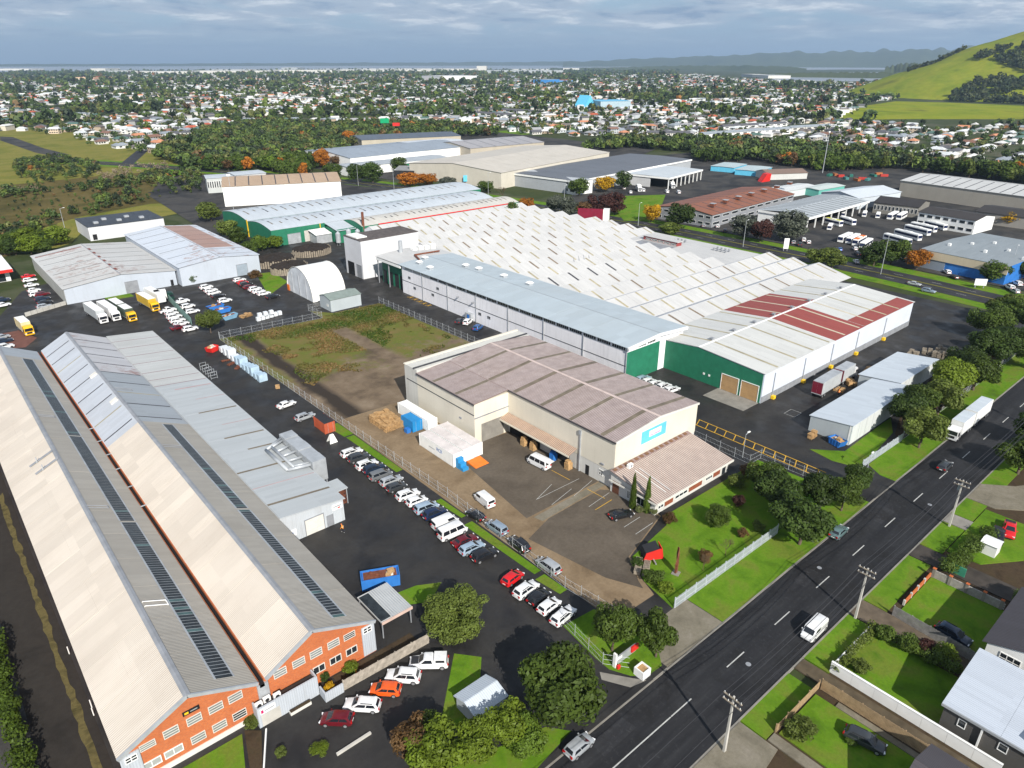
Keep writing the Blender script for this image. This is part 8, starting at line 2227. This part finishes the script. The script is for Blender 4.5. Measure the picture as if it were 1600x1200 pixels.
def pallets(label, c, nx, ny, nz_, rz=0.0, m=None, dx=1.25, group=None, jit=.08, miss=.1):
 t = thing('pallet_stack', label, 'pallets', (c[0], c[1], 0), rz, group); m = m or M['pallet']
 mb = MB()
 for i in range(5): mb.box(-.55, .55, -.5 + i * .22, -.36 + i * .22, .11, .14)
 for i in (-.5, 0, .5): mb.box(i - .05, i + .05, -.5, .52, 0, .11)
 me = mb.mesh('pallet', m)
 for i in range(nx):
  for j in range(ny):
   top = max(1, int(nz_ * RN.uniform(.6, 1.05)))
   for k in range(top):
    if RN.random() > miss * .3: inst('pallet', me, t, ((i - nx / 2) * dx + RN.uniform(-jit, jit), (j - ny / 2) * dx + RN.uniform(-jit, jit), .01 + k * .15), RN.uniform(-.12, .12))
 return t
pallets('large heap of brown wooden pallets beside the short blue container', (71.9, 126.8), 4, 6, 14, 0)
pallets('wooden pallet stacks against the end of the pale grey shed', (139.2, 60.3), 2, 1, 13)
pallets('grey brown pallets heaped on the lawn corner beside the red tarpaulin', G(998, 884), 3, 2, 7, .6, M['timber'])
for i in range(9): pallets('%s pallet stack, %s from the pale shed in the timber yard' % (('orange brown' if i < 4 else 'grey brown'), ORD[i]), (168 + i * 5.2 + RN.uniform(-1, 1), 67.5 + RN.uniform(0, 3) - i * .55), 2 + i % 2, 2, 5 + (i * 5) % 9, RN.uniform(0, 1), M['pallet'] if i < 4 else M['timber'], 1.4, 'pallet stacks in the timber yard')
pallets('big grey stack of pallets under the grove trees', (212, 60), 5, 4, 14, .1, M['timber'])
def skip_bin(label, c, L, rz, m, fill, w=2.2, h=1.5, lid=0):
 t = thing('skip_bin', label, 'skip', (c[0], c[1], 0), rz); k = L / 2; b = k * (.98 if lid else .72)
 O, I = [], []
 mb = MB(); mb.loft([[(-b, -w / 2, .1), (b, -w / 2, .1), (b, w / 2, .1), (-b, w / 2, .1)], [(-k, -w / 2, h), (k, -w / 2, h), (k, w / 2, h), (-k, w / 2, h)], [(-k + .1, -w / 2 + .1, h), (k - .1, -w / 2 + .1, h), (k - .1, w / 2 - .1, h), (-k + .1, w / 2 - .1, h)], [(-k * .9, -w / 2 + .1, h - .35), (k * .9, -w / 2 + .1, h - .35), (k * .9, w / 2 - .1, h - .35), (-k * .9, w / 2 - .1, h - .35)]])
 fix_normals(mb.build('body', m, t, local=True))
 for i in range(4):
  x = -b * .9 + i * b * .6
  for s in (-1, 1): MB().box(x - .06, x + .06, s * w / 2 - .05, s * w / 2 + .05, .15, h - .05).build('rib', m, t, local=True)
 MB().box(-k * .86, k * .86, -w / 2 + .12, w / 2 - .12, h - .6, h - .32).build('load', fill, t, local=True)
 for i in range(5): MB().obox((RN.uniform(-k * .6, k * .6), RN.uniform(-w * .25, w * .25)), RN.uniform(.3, .7), RN.uniform(.2, .45), h - .34, h - .1 + RN.uniform(0, .5), RN.uniform(0, 3)).build('rubbish', [fill, M['pallet'], M['offwhite']][i % 3], t, local=True)
 return t
hs = head((560, 920), (629, 908))
skip_bin('long blue skip with rust brown inside at the yard shelter', G(595, 912), 6.0, hs, M['blue'], M['rust'], 2.5, 2.1, 1)
skip_bin('blue skip full of cardboard at the end of the pale grey shed', (139.6, 54.6), 3.4, 1.3, M['blue'], M['pallet'])
skip_bin('round shouldered red skip at the lot corner by the vacant lot', G(332, 549), 3.2, .5, M['red'], M['offwhite'])
skip_bin('blue skip with rusty edges, farther of three in the wet lot', G(337, 483), 5.5, .1, M['blue'], M['rust'], 2.3, 1.4); skip_bin('blue skip with rusty edges, middle of three in the wet lot', G(348, 488), 5.5, .1, M['blue'], M['rust'], 2.3, 1.4); skip_bin('pale blue skip nearest the vacant lot fence in the wet lot', G(358, 498), 5.5, .2, simple('faded_blue', (.16, .30, .42), .6), M['rust'], 2.3, 1.4)
pallets('heap of broken brown timber beside the blue skips', G(384, 493), 3, 2, 6, .4, M['pallet'], 1.1, None, .4)
wrap = simple('white_wrapped_bale', (.60, .63, .66), .5, .12, 1); bluew = simple('pale_blue_wrap', (.38, .50, .60), .5, .15, 1)
for i in range(9):
 p = G(404 + (i % 6) * 6.6 + (3 if i > 5 else 0), 501 - (i % 6) * 1.9 - (6 if i > 5 else 0)); zz = 0 if i < 6 else 1.25
 if i > 5: p = G(407 + (i - 6) * 9, 500.5 - (i - 6) * 2.2)
 tag(MB().box(p[0] - .6, p[0] + .6, p[1] - .6, p[1] + .6, zz, zz + 1.2).box(p[0] - .62, p[0] + .62, p[1] - .1, p[1] + .1, zz + .02, zz + 1.22).build('wrapped_cube', wrap), 'white wrapped cube, %s along the %s by the vacant lot fence' % ((ORD[i], 'bottom row') if i < 6 else (ORD[i - 6], 'upper row')), 'bale', 'white cubes by the vacant lot fence')
for i in range(11):
 p = G(352 + i * 6.0, 548 + i * 4.6); h_ = 1.4 + .5 * (i % 3)
 tag(MB().obox((p[0] - .3, p[1]), .8, 1.1, .0, h_, 1.57).obox((p[0] - .3, p[1]), .83, .1, .02, h_ + .03, 1.57).build('wrapped_stack', bluew if i > 3 else wrap), 'pale wrapped pallet load, %s from the red skip along the vacant lot fence' % ORD[i], 'pallet load', 'wrapped loads along the vacant lot fence')
for k_, (px, py) in enumerate(((355, 562), (362, 567), (370, 573), (430, 604))): pallets(('dark brown broken pallets nearest the red skip', 'dark brown broken pallets second from the red skip', 'dark brown broken pallets third from the red skip', 'single pallet at the near end of the wrapped loads')[k_], G(px, py), 2, 1, 3, .4 * k_, M['rust'] if k_ < 3 else M['pallet'], 1.2)
rk_ = thing('steel_cage', 'galvanised steel cage frames stacked at the annex wall', 'cage', (*G(323, 583), 0), 0)
for i in range(5):
 for s in (0, 1.6): MB().box(-.6 + s, -.5 + s, -5 + i * 2, -4.9 + i * 2, 0, 2).build('post', M['galv'], rk_, local=True)
 for z in (.2, 1, 1.9): MB().box(-.6, 1.1, -5 + i * 2, -4.92 + i * 2, z, z + .07).build('bar', M['galv'], rk_, local=True)
for lab, a in (('blue stacked crate by the loading door', (89.0, 90.0, 'blue')), ('brown cardboard box under the loading canopy', (88.8, 85.4, 'pallet')), ('brown box left of the open van under the canopy', (88.7, 95.8, 'pallet')), ('tan carton stack farthest along the loading canopy', (88.5, 98.5, 'pallet'))):
 tag(MB().box(a[0] - .6, a[0] + .6, a[1] - .6, a[1] + .6, .03, 1.5).box(a[0] - .5, a[0] + .4, a[1] - .4, a[1] + .5, 1.5, 2.0).build('carton', M[a[2]]), lab, 'carton')
x, y = G(519, 690); ts_ = thing('trestle_sign', 'white A frame trestle on the grass by the orange container', 'trestle', (x, y, 0))
for s in (-1, 1): MB().hexa([(x - .9, y + s * .8 - .05, 0), (x + .9, y + s * .8 - .05, 0), (x + .9, y + s * .8 + .05, 0), (x - .9, y + s * .8 + .05, 0)], [(x - .4, y + s * .1 - .05, 1.8), (x + .4, y + s * .1 - .05, 1.8), (x + .4, y + s * .1 + .05, 1.8), (x - .4, y + s * .1 + .05, 1.8)]).build('leg_panel', M['white'], ts_)
x, y = G(1003, 1054); pb = thing('planter_box', 'white block planter on the grass corner by the street', 'planter', (x, y, 0))
fix_normals(MB().loft([[(x + a * s, y + b * s, z) for a, b in ((-1, -1), (1, -1), (1, 1), (-1, 1))] for s, z in ((.8, 0), (.8, 1.3), (.62, 1.3), (.6, 1.1))]).build('box', M['white'], pb)); MB().box(x - .59, x + .59, y - .59, y + .59, 1.103, 1.14).build('soil', M['pallet'], pb)
x, y = G(962, 1042); es = thing('entrance_sign', 'grey entrance sign with red end blocks under the corner tree', 'sign', (x, y, 0))
MB().box(x, x + 4.2, y, y + .2, .2, 1.5).build('panel', M['galv'], es); MB().box(x + 3, x + 4.4, y - .25, y - .003, .7, 1.6).build('red_panel', M['red'], es); MB().box(x - .3, x - .003, y - .15, y + .35, 0, 2.4).build('post', M['white'], es); MB().box(x + .1, x + 1.2, y - .03, y - .004, 1.0, 1.45).build('name_plate', M['white'], es); MB().box(x - .2, x + .3, y - .6, y - .3, 0, .6).build('red_box', M['red'], es)
x, y = G(1056, 896); rs = thing('sculpture', 'tall twisted rusty steel blade standing on the lawn', 'sculpture', (x, y, 0))
fix_normals(MB().loft([[(s * a * math.cos(r) - s * b * math.sin(r) * .4, s * a * math.sin(r) + s * b * math.cos(r) * .4, z) for a, b in ((-1, -1), (1, -1), (1, 1), (-1, 1))] for s, z, r in ((.25, 0, 0), (.5, 2, .4), (.35, 3.6, .9), (.15, 5.2, 1.4))]).build('blade', M['rust'], rs, local=True)); MB().obox((0, 0), .6, .6, 0, .15, .3).build('plinth', M['concrete'], rs, local=True)
x, y = G(1020, 876); tp = thing('trailer', 'bright red ended trailer with black cover beside the pallets on the lawn corner', 'trailer', (x, y, 0), -.55)
fix_normals(MB().extr([(-1.5, 0, .5), (1.5, 0, .5), (1.1, 0, 2.2), (-1.2, 0, 1.5)], (0, 2.4, 0)).build('cover', M['dark'], tp, local=True))
fix_normals(MB().extr([(-1.7, -.2, .35), (1.6, -.2, .35), (1.25, -.2, 2.35), (-1.3, -.2, 1.65)], (0, .18, 0)).build('red_end', M['red'], tp, local=True))
fix_normals(MB().extr([(1.62, -.25, .3), (1.75, 1.6, .3), (1.3, 1.7, 2.5), (1.28, -.2, 2.45)], (.12, 0, 0)).build('red_side', M['red'], tp, local=True))
for s in (-1, 1): MB().tube((s * 1.55, 1.4, .35), (s * 1.3, 1.4, .35), .35, n=10).build('wheel', M['tyre'], tp, local=True)
MB().box(-.1, .1, -1.5, -.2, .35, .5).build('drawbar', M['steel'], tp, local=True)
for x, y, lab in ((29.9, 66.8, 'orange traffic cone stack at the corner of the brick gable'), (90.2, 66.8, 'orange cone by the office door')):
 t = thing('traffic_cone', lab, 'cone', (x, y, 0)); MB().box(-.22, .22, -.22, .22, .01, .05).build('base', M['red'], t, local=True); MB().tube((0, 0, .053), (0, 0, .8), .17, .03, n=8).build('cone', M['orange'], t, local=True)
tag(MB().box(24.6, 27.2, 65.1, 65.3, -.1, 1.5).box(24.6, 24.8, 65.3, 66.7, -.1, 1.5).build('corner_planter_wall', M['cladgrey']), 'pale grey corner planter wall joining the board fence', 'wall')
tag(MB().prism([(22.0, 57.2), (26.6, 57.2), (26.6, 57.5), (22.0, 57.5)], 0, .3).build('kerb_edging', M['concrete_pale']), 'pale kerb edging of the planted bed in the car park', 'kerb')
for a, b in (((17, 66.2), (13.5, 59)),): tag(MB().hexa([(a[0], a[1], 0), (a[0] + .2, a[1], 0), (b[0] + .2, b[1], 0), (b[0], b[1], 0)], [(a[0], a[1], .3), (a[0] + .2, a[1], .3), (b[0] + .2, b[1], .3), (b[0], b[1], .3)]).build('garden_edging', M['white']), 'white edging between the lawn and the car park at the bottom', 'edging')
slab('lawn', [(4, 67.6), (14.6, 67.6), (12.2, 60), (4, 56)], -.1, .05, M['grass'])
slab('garden_bed', [(15, 67.9), (16.6, 66.5), (14, 60), (12.8, 60)], -.1, .06, M['soil'])
slab('garden_bed', R4(27.2, 39.5, 65.4, 68.3), -.1, .06, M['soil'])
slab('grass_verge', [(36, 50.5), (41, 54), (44.5, 58), (42, 61), (33, 52)], -.1, .04, M['grass'])
sheet('worn_yard', [(-5, 62), (1.5, 62), (1.5, 200), (-5, 200)], .01, groundmat('dark_lane', [(.022, .02, .018), (.035, .031, .027), (.028, .025, .022)], .1, 1, .9, .1))
# people
def person(label, p, rz, top, legs, lean=.25):
 t = thing('person', label, 'person', (p[0], p[1], .03), rz)
 J = {'pel': (0, 0, .95), 'ch': (lean * .5, 0, 1.30), 'nk': (lean * .85, 0, 1.50), 'hd': (lean, 0, 1.66)}
 V = [(0, 0, .95), (lean * .4, 0, 1.15), (lean * .7, 0, 1.38), (lean * .85, 0, 1.50), (lean, 0, 1.60), (lean * 1.05, 0, 1.74)]
 E = [(0, 1), (1, 2), (2, 3), (3, 4), (4, 5)]; Rr = [.15, .15, .16, .06, .10, .09]
 for s, st in ((-1, .28), (1, -.22)):
  k = len(V); V += [(0, s * .1, .88), (st * .6, s * .11, .48), (st, s * .11, .08), (st + .16, s * .12, .04)]; Rr += [.10, .07, .05, .04]; E += [(0, k), (k, k + 1), (k + 1, k + 2), (k + 2, k + 3)]
  k = len(V); V += [(lean * .7, s * .21, 1.40), (lean * .7 - st * .5, s * .26, 1.13), (lean * .7 - st * .8 + .12, s * .25, .90), (lean * .7 - st * .8 + .2, s * .24, .80)]; Rr += [.07, .05, .038, .035]; E += [(2, k), (k, k + 1), (k + 1, k + 2), (k + 2, k + 3)]
 me = bpy.data.meshes.new('body'); me.from_pydata(V, E, [])
 o = bpy.data.objects.new('body', me); COL.objects.link(o); o.parent = t
 mo = o.modifiers.new('skin', 'SKIN')
 for v, r in zip(me.skin_vertices[0].data, Rr): v.radius = (r, r)
 me.skin_vertices[0].data[0].use_root = True
 o.modifiers.new('sub', 'SUBSURF').levels = 1
 n = NT('clothing_%s' % label[:10]); sp_ = n.n('ShaderNodeSeparateXYZ'); tcn = n.n('ShaderNodeTexCoord'); n.link(tcn.outputs['Object'], sp_.inputs[0])
 z = sp_.outputs[2]
 c = n.mix(n.math('GREATER_THAN', z, .93), legs, top); c = n.mix(n.math('GREATER_THAN', z, 1.53), c, (.45, .27, .19)); c = n.mix(n.math('LESS_THAN', z, .1), c, (.5, .5, .5))
 n.done(c, .8, .1); me.materials.append(n.m)
 hr = MB(); hr.loft([[(lean * 1.03 + math.cos(a) * r, math.sin(a) * r, zz) for a in [i * math.pi / 4 for i in range(8)]] for r, zz in ((.11, 1.69), (.11, 1.76), (.07, 1.82))]); hr.build('hat', M['orange'] if top[0] > .5 else M['dark'], t, local=True, smooth=True)
 MB().tube((lean * 1.05 + .09, 0, 1.66), (lean * 1.05 + .13, 0, 1.64), .02, .012, n=5).build('nose', simple('skin', (.45, .27, .19), .6), t, local=True)
 vest = MB().box(lean * .55 - .19, lean * .55 + .19, -.24, .24, 1.2, 1.24).build('reflective_band', M['offwhite'], t, local=True)
 return t
person('person in an orange hi-vis jacket and dark trousers walking across the wet yard', G(537, 832), 2.4, (.75, .26, .01), (.03, .03, .04))
person('person in orange hi-vis standing beside the maroon truck', G(1310, 619), 1.2, (.75, .20, .01), (.03, .03, .04), .05)
